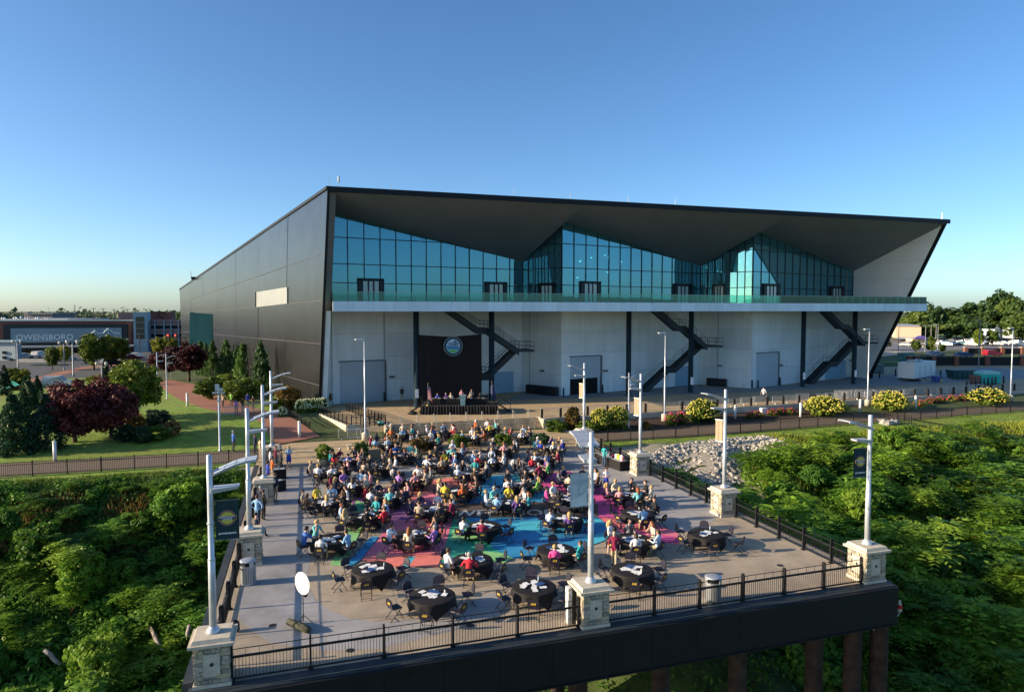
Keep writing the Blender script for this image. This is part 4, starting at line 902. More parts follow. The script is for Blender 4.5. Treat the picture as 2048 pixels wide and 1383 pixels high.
# dark bollards round the roller doors, and at the service yard
sb = thing('round_bollard', 'x', 'bollard', (0, 0, 0), 0, 'dark round bollards by the hall')
m_ = MB(); m_.lathe([(.13, 0), (.13, 1.2), (.09, 1.28), (.02, 1.3)], 10); lpart('post', m_, colm, sb, True)
for i, (u, v, s) in enumerate([(683, 806, 'left of the first roller door'), (769, 802, 'right of the first roller door'), (1127, 793, 'left of the half open roller door'), (1205, 786, 'right of the half open roller door'), (1504, 776, 'left of the far roller door'), (1516, 776, 'before the far roller door'), (1560, 770, 'right of the far roller door'), (1744, 756, 'just right of the raked wall'), (1759, 756, 'left of the white trailer'), (1791, 751, 'behind the left end of the trailer'), (1881, 754, 'right of the white trailer'), (1898, 752, 'left of the green container'), (1933, 774, 'first before the teal container'), (1942, 773, 'second before the teal container'), (1951, 772, 'third before the teal container'), (1961, 771, 'fourth before the teal container'), (1968, 771, 'fifth before the teal container'), (1976, 770, 'sixth before the teal container'), (1984, 769, 'seventh before the teal container'), (1991, 768, 'eighth before the teal container'), (1999, 767, 'first right of the teal container'), (2007, 766, 'second right of the teal container')]):
    p = G(u, v, 1); place(sb, i == 0, (p.x, p.y, 1.0), 0, 1, 'dark round bollard '+s)
# ================================================================ RAMP
rp = thing('access_ramp', 'concrete access ramp with low walls beside the brick walk', 'ramp', (2, 78, 0))
A0, A1, A2, A3 = G(631, 869, 0), G(692, 870, 0), G(634, 832, .6), G(598, 830, .6)
def slab(name, pts, th, mt): 
    m_ = MB(); b = [Vector((p[0], p[1], -.3)) for p in pts]; m_.hexa(b+[Vector(p) for p in pts]); return m_.build(name, mt, rp)
slab('ramp_floor', [A0+Vector((0, 0, .02)), A1+Vector((0, 0, .02)), A2+Vector((0, 0, .02)), A3+Vector((0, 0, .02))], .3, conc_pale)
B0_, B1_ = G(620, 866, 0), G(566, 834, .5)
def wallbar(name, p, q, h0, h1, mt=conc_pale, w_=.22):
    p, q = Vector(p), Vector(q); d = (q-p); n_ = Vector((-d.y, d.x, 0)).normalized()*w_/2; m_ = MB()
    m_.hexa([(p.x-n_.x, p.y-n_.y, -.3), (q.x-n_.x, q.y-n_.y, -.3), (q.x+n_.x, q.y+n_.y, -.3), (p.x+n_.x, p.y+n_.y, -.3), (p.x-n_.x, p.y-n_.y, p.z+h0), (q.x-n_.x, q.y-n_.y, q.z+h1), (q.x+n_.x, q.y+n_.y, q.z+h1), (p.x+n_.x, p.y+n_.y, p.z+h0)]); return m_.build(name, mt, rp)
wallbar('low_wall', B0_, B1_, .25, .45)
C0, C1 = G(694, 868, 0), G(640, 836, .6)
wallbar('low_wall', C0, C1, 1.0, .55)
wallbar('low_wall', C0, (C0.x+3.4, C0.y+.4, 0), 1.0, 1.0)
slab('ramp_floor', [C0+Vector((.15, .3, .98)), Vector((8.1, 73.4, 1.0)), Vector((6.4, 84.2, 1.0)), C1+Vector((.2, .2, .5))], .3, conc_tan)
def handrail(name, p, q, h=1.0, n=7, label=None):
    p, q = Vector(p), Vector(q); t = thing('ramp_railing', label, 'railing', tuple(p)); L = (q-p).length
    for z in (.12, h-.2, h): m_ = MB(); m_.bar(p+Vector((0, 0, z)), q+Vector((0, 0, z)), .05, .045); m_.build('rail', railm, t)
    for i in range(n+1): c = p.lerp(q, i/n); m_ = MB(); m_.bar(c, c+Vector((0, 0, h+.05)), .09, .07); m_.build('post', railm, t)
    m_ = MB(); k = int(L/.14)
    for i in range(k): c = p.lerp(q, i/k); m_.box(c.x-.01, c.x+.01, c.y-.01, c.y+.01, c.z+.12, c.z+h-.18)
    tag(m_.build('balusters', railm, t), kind='stuff')
handrail('r', B0_+Vector((0, 0, .25)), B1_+Vector((0, 0, .45)), label='black railing on the left wall of the ramp')
handrail('r', C0+Vector((0, 0, 1.0)), C1+Vector((0, 0, .55)), label='black railing on the right wall of the ramp')
handrail('r', C0+Vector((0, 0, 1.0)), Vector((C0.x+3.4, C0.y+.4, 1.0)), label='black railing on the short wall at the ramp foot')
handrail('r', (8.0, 73.3, 1.0), (4.6, 84.5, 1.0), 1.05, 12, label='black railing along the plaza edge above the ramp')
handrail('r', (8.0, 73.3, 1.0), (5.6, 71.9, 1.0), 1.05, 4, label='black railing at the corner above the ramp')
# ================================================================ DECK FURNITURE
def make_can():
    t = thing('trash_can', 'x', 'trash can', (0, 0, 0), 0, 'slatted silver trash cans on the deck')
    for i in range(28):
        a = 2*PI*i/28; m_ = MB(); m_.obox((.35*math.cos(a), .35*math.sin(a), .5), (.012, .05, .86), a); lpart('slat', m_, galv, t)
    m_ = MB(); m_.lathe([(.33, .05), (.33, .9)], 18); lpart('liner', m_, M('grey liner', (.16, .17, .18), .6), t, True)
    m_ = MB(); m_.lathe([(.36, .02), (.36, .08)], 20); m_.lathe([(.37, .86), (.37, .93)], 20); lpart('hoop', m_, galv, t)
    m_ = MB(); m_.lathe([(.385, 1.12), (.385, 1.16), (.3, 1.2), (.05, 1.21)], 20); lpart('lid', m_, galv, t, True)
    m_ = MB(); [m_.obox((.35*math.cos(a), .35*math.sin(a), 1.02), (.02, .2, .22), a) for a in (rad(60), rad(180), rad(300))]; lpart('lid_support', m_, galv, t)
    m_ = MB(); m_.lathe([(.3, .9), (.3, 1.1)], 16); lpart('dark_mouth', m_, blk, t)
    return t
can = make_can(); p = G(497, 1166, 0); place(can, True, (p.x, p.y, 0), 0, 1, 'round slatted silver trash can by the second left pier')
p = G(1440, 1212, 0); place(can, False, (p.x, p.y+.55, 0), 0, 1, 'round slatted silver trash can by the front railing on the right')
# reflector on a stand and its bag
p = G(607, 1247, 0); rf = thing('photo_reflector', 'round white reflector on a black tripod stand by the front railing', 'reflector', (p.x, p.y, 0))
m_ = MB(); m_.tube([(0, 0, .1), (0, 0, 1.35)], .018, 6); lpart('stand', m_, blk, rf)
for a in (0, 2.1, 4.2): m_ = MB(); m_.tube([(0, 0, .4), (.38*math.cos(a), .38*math.sin(a), .01)], .014, 5); lpart('leg', m_, blk, rf)
m_ = MB(); mt = Matrix.Translation((-.02, 0, 1.75)) @ Matrix.Rotation(rad(28), 4, 'Z') @ Matrix.Rotation(rad(-90), 4, 'Y') @ Matrix.Rotation(rad(10), 4, 'X')
m_.lathe([(.02, -.01), (.46, -.012), (.48, .005), (.46, .018), (.02, .012)], 28); m_.v = [tuple(mt @ Vector(q)) for q in m_.v]; lpart('disc', m_, M('warm white cloth', (.85, .80, .68), .8), rf)
m_ = MB(); m_.ell((.1, .05, 1.28), (.1, .09, .17)); lpart('clamp', m_, blk, rf)
p = G(597, 1252, .12); bg_ = thing('equipment_bag', 'long olive black equipment bag lying by the reflector stand', 'bag', (p.x, p.y, 0), rad(-52))
m_ = MB(); m_.tube([(-.72, 0, .14), (-.66, 0, .16), (-.3, .01, .16), (.3, -.01, .17), (.66, 0, .15), (.72, 0, .14)], [.06, .14, .155, .155, .14, .06], 10); lpart('body', m_, M('olive canvas', (.05, .05, .03), .8, var=.3), bg_, True)
m_ = MB(); [m_.lathe([(.165, -.02), (.165, .02)], 12) for _ in (0,)]; mt = Matrix.Rotation(PI/2, 4, 'Y'); m_.v = [tuple(mt @ Vector(q)+Vector((.2, 0, .165))) for q in m_.v]; lpart('strap', m_, blk, bg_)
p = G(470, 1262, 0); bp2 = thing('backpack', 'small black backpack on the deck beside the near left pier', 'backpack', (p.x, p.y, 0), .4)
m_ = MB(); m_.ell((0, 0, .24), (.2, .16, .26)); lpart('body', m_, M('black nylon', (.012, .012, .014), .6), bp2, True); m_ = MB(); m_.ell((.02, -.12, .15), (.15, .08, .13)); lpart('pocket', m_, MATS['black nylon'], bp2, True)
m_ = MB(); m_.tube([(-.1, .1, .4), (-.16, .22, .3), (-.1, .16, .08)], .02, 5); lpart('strap', m_, MATS['black nylon'], bp2)
p = G(1141, 1244, 0); tt = thing('patterned_post', 'white patterned post with black cables beside the middle pier', 'post', (p.x, p.y, 0))
m_ = MB(); m_.box(-.17, .0, -.17, .17, 0, 1.55); lpart('panel', m_, M('patterned white panel', (.55, .55, .5), .7, var=.75, scale=5), tt)
m_ = MB(); [m_.tube([(.1+.03*i, .05*i, 1.5), (.2+.05*i, -.05, 1.2), (.08+.04*i, .04*i, .6), (.2, -.1, .05)], .022, 5) for i in range(4)]; lpart('cable', m_, blk, tt)
m_ = MB(); m_.box(.02, .14, -.12, .12, .1, 1.45); lpart('frame', m_, blk, tt)
# beacon at the right end of the fascia
p = onY(1799, 1212, 25.75); bc = thing('marker_beacon', 'small red and white marker beacon at the right end of the deck beam', 'beacon', tuple(p))
m_ = MB(); m_.lathe([(.02, -.3), (.12, -.22), (.12, -.1), (.05, .3), (.02, .34)], 10); lpart('housing', m_, M('ivory plastic', (.6, .52, .4), .6), bc, True)
m_ = MB(); m_.lathe([(.13, -.09), (.13, .1)], 10); lpart('red_lens', m_, M('red lens', (.5, .02, .02), .3), bc)
m_ = MB(); m_.tube([(0, 0, -.3), (-.1, 0, -.45), (-.5, .05, -.55), (-1.1, .1, -.9), (-1.5, .1, -1.0)], .03, 6); lpart('conduit', m_, galv, bc)
# gangway on the right bank
a, b = G(1822, 856, -.2), G(2075, 902, -2.4); gw = thing('gangway', 'dark steel gangway running down the right bank to the river', 'gangway', tuple(a)); d = (b-a).normalized(); n_ = Vector((-d.y, d.x, 0)).normalized()
for i in range(18):
    p = a.lerp(b, i/18); q = a.lerp(b, (i+.94)/18); m_ = MB(); m_.hexa([p-n_*.7-Vector((0, 0, .25)), q-n_*.7-Vector((0, 0, .25)), q+n_*.7-Vector((0, 0, .25)), p+n_*.7-Vector((0, 0, .25)), p-n_*.7, q-n_*.7, q+n_*.7, p+n_*.7]); m_.build('deck_plank', M('grey timber', (.13, .11, .1), .9), gw)
for s_ in (-.72, .72):
    for z in (.5, 1.05): m_ = MB(); m_.tube([a+n_*s_+Vector((0, 0, z)), b+n_*s_+Vector((0, 0, z))], .04, 6); m_.build('handrail', railm, gw)
    for i in range(9): p = a.lerp(b, i/8)+n_*s_; m_ = MB(); m_.tube([p-Vector((0, 0, .3)), p+Vector((0, 0, 1.05))], .04, 6); m_.build('post', railm, gw)
    m_ = MB(); m_.bar(a+n_*s_-Vector((0, 0, .4)), b+n_*s_-Vector((0, 0, .4)), .15, .5); m_.build('beam', blk, gw)
# second rail run from the fence to the gangway head
picket([tuple(G(1768, 842, 0).xy), tuple(a.xy)], 'short black fence leading from the river path to the gangway', gap=.2)
# small floor drains on the deck
drm = M('cast iron drain', (.03, .03, .03), .6, .4)
for i, (u, v, s) in enumerate([(700, 1300, 'near the front railing at left'), (1685, 1115, 'near the right corner pier'), (940, 1250, 'near the middle of the front railing'), (1560, 1130, 'in the open floor on the right'), (545, 1250, 'in the grey floor on the left')]):
    p = G(u, v, 0); t = thing('floor_drain', 'small dark floor drain '+s, 'drain', (p.x, p.y, .008)); m_ = MB(); m_.lathe([(.16, 0), (.16, .006)], 14); lpart('rim', m_, drm, t); m_ = MB(); [m_.box(-.12, .12, -.1+.05*j, -.075+.05*j, .0065, .012) for j in range(5)]; tag(lpart('grate', m_, M('drain grate', (.08, .08, .08), .5, .6), t), kind='stuff')
# ================================================================ VEGETATION
def unit(v): return v/np.maximum(1e-6, np.linalg.norm(v, axis=1, keepdims=True))
def leaves(C, D, N, l, w_):
    """diamond leaves: centres, long axes, normals, half lengths, half widths"""
    D = unit(D); S = unit(np.cross(N, D)); l = np.asarray(l).reshape(-1, 1); w_ = np.asarray(w_).reshape(-1, 1)
    V = np.stack([C-D*l, C+S*w_-D*l*.15, C+D*l, C-S*w_-D*l*.15], axis=1).reshape(-1, 3)
    return V, np.arange(len(V)).reshape(-1, 4)
def rdir(n, r): return unit(r.normal(size=(n, 3)))
def crown_mesh(name, mt, seed, clumps=70, per=90, leaf=.07, sx=1., sz=1., shell=.55, up=.35, crad=.26, cone=0.0):
    """a crown of leaf clumps in a unit ball, uneven outline with gaps"""
    r = np.random.default_rng(seed); d = rdir(clumps, r); rr = shell+(1-shell)*r.random(clumps)**.6
    lob = 1+.16*np.sin(3*np.arctan2(d[:, 1], d[:, 0])+seed)+.12*np.sin(5*d[:, 2]+seed*2)
    P = d*(rr*lob*.82)[:, None]
    if cone: 
        t = r.random(clumps)**.8; a = r.random(clumps)*2*PI; q = (1-t)**cone*(.35+.65*r.random(clumps)**.5)
        P = np.stack([q*np.cos(a), q*np.sin(a), t*2-1], 1)
    cr = crad*(.6+.8*r.random(clumps))
    if cone: cr *= (.35+.65*(1-(P[:, 2]+1)/2))
    idx = np.repeat(np.arange(clumps), per); k = len(idx)
    o = rdir(k, r)*(r.random(k)**.45)[:, None]; o[:, 2] *= .75
    C = P[idx]+o*cr[idx][:, None]
    N = unit(o*.7+rdir(k, r)*.6+np.array([0, 0, up])); D = np.cross(N, rdir(k, r)); ls = leaf*(.6+.8*r.random(k))
    C = C*np.array([sx, sx, sz])
    V, Q = leaves(C, D, N, ls, ls*.55)
    return npmesh(name, V, Q, mt)
def frond_mesh(name, mt, seed, ros=16, fr=9, lf=6, R=1.0, H=1.0, fl=.42):
    """wild shrub: rosettes of drooping compound fronds on thin stems"""
    r = np.random.default_rng(seed); Cs, Ds, Ns, Ls = [], [], [], []
    for i in range(ros):
        a = r.random()*2*PI; q = R*math.sqrt(r.random())*.9; b = np.array([q*math.cos(a), q*math.sin(a), H*(.45+.55*r.random())*(1-.45*(q/R)**2)])
        for j in range(fr):
            t = 2*PI*j/fr+r.random()*.6; L = fl*(.7+.6*r.random()); el = .5*r.random()+.1
            u = np.array([math.cos(t)*math.cos(el), math.sin(t)*math.cos(el), math.sin(el)]); side = np.array([-math.sin(t), math.cos(t), 0])
            for s in range(lf):
                f = (s+1)/lf; p = b+u*L*f-np.array([0, 0, .45*L*f*f])
                for sg in (-1, 1):
                    dd = side*sg*.8+u*.6-np.array([0, 0, .25]); ln = .09*(1.15-.5*f)*(.8+.4*r.random())
                    Cs.append(p+dd*ln*.9); Ds.append(dd); Ns.append(np.array([0, 0, 1])+r.normal(size=3)*.25); Ls.append(ln)
    Ls = np.array(Ls); V, Q = leaves(np.array(Cs), np.array(Ds), np.array(Ns), Ls, Ls*.42)
    return npmesh(name, V, Q, mt)
barkm = M('bark', (.10, .075, .055), .95, var=.35, scale=5, bump=.5, bscale=12)
def trunk_mesh(seed, h=1.0, r0=.06, limbs=6, spread=.5):
    r = random.Random(seed); m_ = MB(); top = (r.uniform(-.06, .06), r.uniform(-.06, .06), h*.95)
    m_.tube([(0, 0, -.05), (r.uniform(-.03, .03), r.uniform(-.03, .03), h*.35), (top[0]*.6, top[1]*.6, h*.65), top], [r0*1.3, r0, r0*.7, r0*.25], 8)
    for i in range(limbs):
        a = 2*PI*i/limbs+r.random(); z = h*r.uniform(.3, .65); L = spread*r.uniform(.6, 1)
        m_.tube([(0, 0, z), (L*.45*math.cos(a), L*.45*math.sin(a), z+L*.35), (L*math.cos(a), L*math.sin(a), z+L*.75)], [r0*.5, r0*.32, r0*.1], 6)
    return m_.mesh('trunk', barkm, True)
LM = dict(
 wild=leafmat('wild leaf', (.055, .135, .016), (.21, .37, .035), .5, .42), wild2=leafmat('wild leaf pale', (.09, .20, .02), (.28, .42, .05), .5, .42), vine=leafmat('vine leaf', (.05, .14, .02), (.18, .36, .04), .4, .42),
 oak=leafmat('park leaf', (.035, .075, .012), (.15, .20, .02), .25), dark=leafmat('dark conifer leaf', (.012, .04, .02), (.035, .085, .03), .3), plum=leafmat('plum leaf', (.03, .009, .011), (.13, .03, .028), .35, .15),
 arb=leafmat('arborvitae leaf', (.03, .085, .018), (.10, .20, .03), .5), yellow=leafmat('yellow green leaf', (.10, .14, .015), (.32, .30, .03), .4), hyd=leafmat('shrub leaf', (.05, .10, .012), (.18, .24, .03), .9),
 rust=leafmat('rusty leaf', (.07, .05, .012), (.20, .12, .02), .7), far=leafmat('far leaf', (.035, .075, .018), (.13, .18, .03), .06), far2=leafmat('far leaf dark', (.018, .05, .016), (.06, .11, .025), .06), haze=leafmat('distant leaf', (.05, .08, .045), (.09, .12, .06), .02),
 grass=leafmat('tall grass', (.09, .15, .018), (.28, .32, .04), .25), dry=leafmat('dry grass', (.16, .10, .03), (.34, .22, .08), .3))
TM = [trunk_mesh(i) for i in range(3)]
def tree(name, label, cat, loc, cm, mt, rx, rz, trunk_h, group=None, tk=0, rot=0, tr=1.0):
    """trunk plus crown; rx crown half width, rz half height, trunk_h clear height below the crown"""
    t = thing(name, label, cat, loc, rot, group); H = trunk_h+rz*1.1
    a = link('trunk', TM[tk], t, world=False); a.scale = (rx*1.0*tr, rx*1.0*tr, H)
    c = link('crown', cm, t, world=False); c.location = (0, 0, trunk_h+rz*.92); c.scale = (rx, rx, rz); omat(c, [mt])
    return t
CR = [crown_mesh('crown', LM['oak'], 21+i, 80, 110, .075) for i in range(3)]
CRP = [crown_mesh('crown', LM['plum'], 41+i, 90, 120, .062, shell=.45) for i in range(2)]
CRF = [crown_mesh('crown', LM['far'], 61+i, 46, 46, .14, crad=.3) for i in range(4)]
CRC = [crown_mesh('crown', LM['arb'], 81+i, 150, 60, .055, crad=.3, cone=.6, up=.8) for i in range(3)]
CRD = [crown_mesh('crown', LM['dark'], 91+i, 90, 90, .06, crad=.30, cone=.75, up=.2) for i in range(2)]
SH = [crown_mesh('foliage', LM['hyd'], 101+i, 60, 60, .10, crad=.3, shell=.6) for i in range(3)]
WILD = [frond_mesh('foliage', LM['wild'], 121+i, 20, 9, 5) for i in range(4)]+[crown_mesh('foliage', LM['vine'], 131+i, 40, 60, .10, crad=.34, sz=.7, up=.9) for i in range(3)]+[frond_mesh('foliage', LM['wild'], 141+i, 10, 10, 6, .7, 1.5, .5) for i in range(2)]
stemm = M('shrub stem', (.09, .06, .03), .9)
def stem_mesh(seed):
    r = random.Random(seed); m_ = MB()
    for i in range(6): a = r.random()*6.28; q = r.uniform(.2, .6); m_.tube([(0, 0, -.15), (q*.4*math.cos(a), q*.4*math.sin(a), .35), (q*math.cos(a), q*math.sin(a), .75)], [.03, .022, .01], 5)
    return m_.mesh('stem', stemm)
STEMS = [stem_mesh(i) for i in range(3)]
def px_of(x, y, z):
    X = x*CA-y*SA; Y = x*SA+y*CA; Z = z-CAMH; fw = Y*CP-Z*SP; up = Y*SP+Z*CP
    return 1024+F*X/fw, 691.5-F*up/fw
def inpoly(u, v, poly):
    c = False; n = len(poly)
    for i in range(n):
        a, b = poly[i], poly[i-1]
        if (a[1] > v) != (b[1] > v) and u < (b[0]-a[0])*(v-a[1])/(b[1]-a[1])+a[0]: c = not c
    return c
ROCK = [(1292, 908), (1330, 893), (1420, 880), (1500, 869), (1560, 878), (1640, 893), (1560, 905), (1500, 918), (1478, 955), (1496, 1000), (1486, 1035), (1420, 995), (1350, 955), (1300, 966), (1286, 935)]
GWA, GWB = G(1822, 856, -.2), G(2075, 902, -2.4)
def wild_ok(x, y):
    if -5.2 < x < 28.2 and y > 24.5: return False
    if y > 61: return False
    z = hh(x, y); u, v = px_of(x, y, z)
    if x > 20 and inpoly(u, v, ROCK): return False
    if x > 27 and y > 56.2 + .4*math.sin(x): return False
    if x < 0 and y > 60.0: return False
    if x > 50 and y > 44:
        a, b = GWA, GWB; t = max(0, min(1.3, ((x-a.x)*(b.x-a.x)+(y-a.y)*(b.y-a.y))/((b.x-a.x)**2+(b.y-a.y)**2)))
        if math.hypot(x-a.x-(b.x-a.x)*t, y-a.y-(b.y-a.y)*t) < 2.2: return False
    return -120 < u < 2170 and v < 1640
def shrub(name, label, loc, me, mt, sx, sz, group, rot=0, cat='shrub'):
    t = thing(name, label, cat, loc, rot, group)
    f = link('foliage', me, t, world=False); f.scale = (sx, sx, sz); omat(f, [mt])
    s = link('stem', STEMS[int(loc[0]*7) % 3], t, world=False); s.scale = (sx*.8, sx*.8, sz*.9)
    return t
r = random.Random(77); cnt = 0
def bank(x0, x1, y0, y1, n, smin, smax, side):
    k = 0; tries = 0; put = []
    while k < n and tries < n*30:
        tries += 1; x, y = r.uniform(x0, x1), r.uniform(y0, y1)
        if not wild_ok(x, y): continue
        if any((x-a)**2+(y-b)**2 < 1.0 for a, b in put): continue
        near = (62-y)/30.; s = r.uniform(smin, smax)*(.55+.75*min(1, max(.15, near*1.7)))
        j = r.randrange(len(WILD)); m2 = LM[r.choice(['wild', 'wild', 'wild2', 'vine'])] if j < 4 or j > 6 else LM[r.choice(['vine', 'vine', 'wild'])]
        z = hh(x, y)
        hgt = r.uniform(.8, 1.5)
        tone = 'tall fern-leaved' if j > 6 else ('dense vine covered' if 4 <= j <= 6 else 'bushy fern-leaved')
        shrub('wild_shrub', '%s wild shrub %s, %s slope, %s' % (tone, side, 'upper' if y > 53 else ('middle' if y > 44 else 'lower'), ('close to the deck' if min(abs(x+4), abs(x-27)) < 7 else ('some way out' if min(abs(x+4), abs(x-27)) < 18 else 'far out'))), (x, y, z-.1), WILD[j], m2, s, s*hgt*(1.0 if j > 6 else .95), 'wild shrubs on the bank '+side, r.random()*6.3)
        put.append((x, y)); k += 1
bank(-34, -5.2, 38, 60.3, 130, 1.0, 1.9, 'left of the deck')
bank(27.8, 78, 24, 57, 190, 1.2, 2.7, 'right of the deck')
bank(8, 27, 16, 24.4, 8, 1.0, 1.6, 'below the front of the deck')
for i in range(26):        # young self-sown trees standing above the scrub
    for _ in range(60):
        x, y = (r.uniform(-26, -7), r.uniform(42, 58)) if i < 9 else (r.uniform(31, 72), r.uniform(34, 55))
        if wild_ok(x, y): break
    rx = r.uniform(.9, 1.7); tree('young_tree', 'young leafy tree rising above the scrub %s of the deck' % ('left' if i < 9 else 'right'), 'tree', (x, y, hh(x, y)-.1), CR[i % 3], LM[('wild', 'wild2', 'vine')[i % 3]], rx, rx*r.uniform(.9, 1.25), r.uniform(.4, 1.0), 'young trees %s of the deck' % ('left' if i < 9 else 'right'), i % 3, i*1.7, .5)
# undergrowth
def under(name, x0, x1, y0, y1, n, sz, mt, ok, hgt=.5, up=.5, seed=1, thin=.5):
    rg = np.random.default_rng(seed); X = rg.uniform(x0, x1, n*3); Y = rg.uniform(y0, y1, n*3); pts = []
    for x, y in zip(X, Y):
        if ok(x, y): pts.append((x, y, hh(x, y)))
        if len(pts) >= n: break
    P = np.array(pts); k = len(P); P[:, 2] += hgt*rg.random(k)**1.3*(.4+.6*np.sin(P[:, 0]*.8)**2*np.sin(P[:, 1]*.7+1)**2+.2)
    N = unit(rdir(k, rg)*.8+np.array([0, 0, up])); D = np.cross(N, rdir(k, rg)); l = sz*(.5+rg.random(k))
    V, Q = leaves(P, D, N, l, l*thin); return tag(link(name, npmesh(name, V, Q, mt)), kind='stuff')
under('undergrowth_left', -40, -4.6, 36, 60.6, 60000, .13, LM['vine'], wild_ok, 1.0, .8, 3)
under('undergrowth_right', 27.6, 85, 22, 57.2, 90000, .14, LM['wild'], wild_ok, .9, .7, 4)
under('undergrowth_below_deck', -4, 28, 18, 40, 16000, .16, LM['vine'], lambda x, y: True, .8, .8, 5)
def blades(name, n, x0, x1, y0, y1, ok, L0, mt, seed, zoff=0):
    rg = np.random.default_rng(seed); P = []
    while len(P) < n:
        x, y = rg.uniform(x0, x1), rg.uniform(y0, y1)
        if ok(x, y): P.append((x, y, hh(x, y)+zoff))
    P = np.array(P); k = len(P); D = unit(rg.normal(size=(k, 3))*np.array([.45, .45, .1])+np.array([0, 0, 1])); N = unit(np.cross(D, rdir(k, rg))); l = L0*(.5+rg.random(k))
    V, Q = leaves(P+D*(l*.9)[:, None], D, N, l, l*.13+.006); return tag(link(name, npmesh(name, V, Q, mt)), kind='stuff')
blades('tall_grass_left', 26000, -42, -4.8, 55.5, 61.6, lambda x, y: y > 57.5+1.5*math.sin(x*.6)+random.random()*1.5-.8 or random.random() < .15, .13, LM['grass'], 8)
blades('dry_grass_left', 7000, -42, -12, 53.5, 59, lambda x, y: math.sin(x*.35+1)+math.sin(x*.9) > .2, .38, LM['dry'], 9)
blades('tall_grass_right', 34000, 28, 100, 54.5, 60, lambda x, y: wild_ok(x, y) or (y > 56 and x > 46), .2, LM['grass'], 10)
blades('rough_grass_right', 16000, 28, 75, 22, 50, lambda x, y: wild_ok(x, y) and (math.sin(x*.5)+math.sin(y*.6+2) > .5), .42, LM['grass'], 12)
random.seed(4)
blades('lawn_blades_left', 26000, -50, -5, 68.7, 90, lambda x, y: True, .045, LM['grass'], 13, .05)
blades('lawn_blades_right', 26000, 28, 95, 57, 66, lambda x, y: y < yn(x)-.4, .05, LM['grass'], 14, .05)
# driftwood logs on the left bank
logm = M('pale driftwood', (.30, .26, .22), .9, var=.4, scale=4, bump=.4)
for i, (p, q, s) in enumerate([((297, 1250), (333, 1312), 'long slender pale log slanting down the left bank by the deck'), ((88, 1300), (122, 1328), 'short thick pale log on the lower left bank'), ((185, 1308), (196, 1335), 'weathered grey stump on the lower left bank'), ((378, 1250), (376, 1272), 'small pale snag beside the near left pier')]):
    a, b = G(*p, -6.4 if i != 3 else -5), G(*q, -7.2 if i != 3 else -5.4); a = a.lerp(b, 0) ; m_ = MB(); b = a+(b-a).normalized()*min(2.6, (b-a).length); m_.tube([a, a.lerp(b, .3)+Vector((.03, 0, .05)), a.lerp(b, .7)-Vector((.04, 0, 0)), b], [.10, .13, .12, .09], 9); tag(m_.build('driftwood_log', logm, None, True), s, 'log')
# riprap ---------------------------------------------------------------------------
rockms = [M('riprap '+str(i), c, .9, var=.3, scale=4, bump=.4, bscale=9) for i, c in enumerate([(.40, .37, .32), (.31, .29, .26), (.46, .42, .37), (.24, .23, .21)])]
def rock_mesh(seed, mt):
    rr = random.Random(seed); m_ = MB(); m_.ell((0, 0, 0), (1, 1, 1), 0, 7, 4)
    m_.v = [tuple(c*(1+.35*math.sin(p[0]*5+seed)*math.cos(p[1]*4+seed*2)+rr.uniform(-.12, .12)) for c in p) for p in m_.v]
    m_.v = [(a, b*.8, c*.62) for a, b, c in m_.v]; return m_.mesh('stone', mt)
RK = [rock_mesh(i, rockms[i % 4]) for i in range(8)]
rroot = tag(bpy.data.objects.new('riprap_bank', None), kind='structure'); col.objects.link(rroot)
rb = random.Random(5); k = 0; bulkV = []; bulk = MB()
rocks = []
while len(rocks) < 1700:
    x, y = rb.uniform(27.5, 49), rb.uniform(41, 61); z = hh(x, y); u, v = px_of(x, y, z)
    if inpoly(u, v, ROCK) and not (1375 < u < 1425 and 905 < v < 960 and rb.random() < .8): rocks.append((x, y, z, rb.uniform(.09, .27), rb.random()*6.3))
rocks.sort(key=lambda q: -q[3])
for i, (x, y, z, s, a) in enumerate(rocks):
    if i < 290:
        o = link('stone', RK[i % 8], rroot); o.location = (x, y, z+s*.25); o.scale = (s,)*3; o.rotation_euler = (rb.uniform(-.5, .5), rb.uniform(-.5, .5), a)
    else:
        me = RK[i % 8]; mt = Matrix.Translation((x, y, z+s*.25)) @ Matrix.Rotation(a, 4, 'Z') @ Matrix.Rotation(rb.uniform(-.6, .6), 4, 'X') @ Matrix.Scale(s, 4)
        bulk.add([mt @ vv.co for vv in me.vertices], [tuple(p.vertices) for p in me.polygons], i % 4)
tag(bulk.build('small_stones', rockms, rroot), kind='stuff')
drape('gravel_bed', [(27.7, 60.6), (33, 60.3), (44, 57.9), (47, 56), (40, 47), (33, 41), (27.7, 43)], M('pale gravel', (.33, .30, .24), .95, var=.4, scale=5, bump=.8, bscale=14), .05, 1.2)
for (u, v, s) in [(1772, 852, .8), (1788, 850, .7), (1762, 848, .6)]:
    p = G(u, v, -.2); o = link('boulder', RK[int(u) % 8]); o.location = (p.x, p.y, hh(p.x, p.y)+.2); o.scale = (s,)*3; tag(o, {1772: 'largest brown boulder on the grass by the gangway head', 1788: 'pale boulder on the grass right of the brown ones', 1762: 'leftmost small boulder by the gangway head'}[u], 'boulder', 'boulders by the gangway')
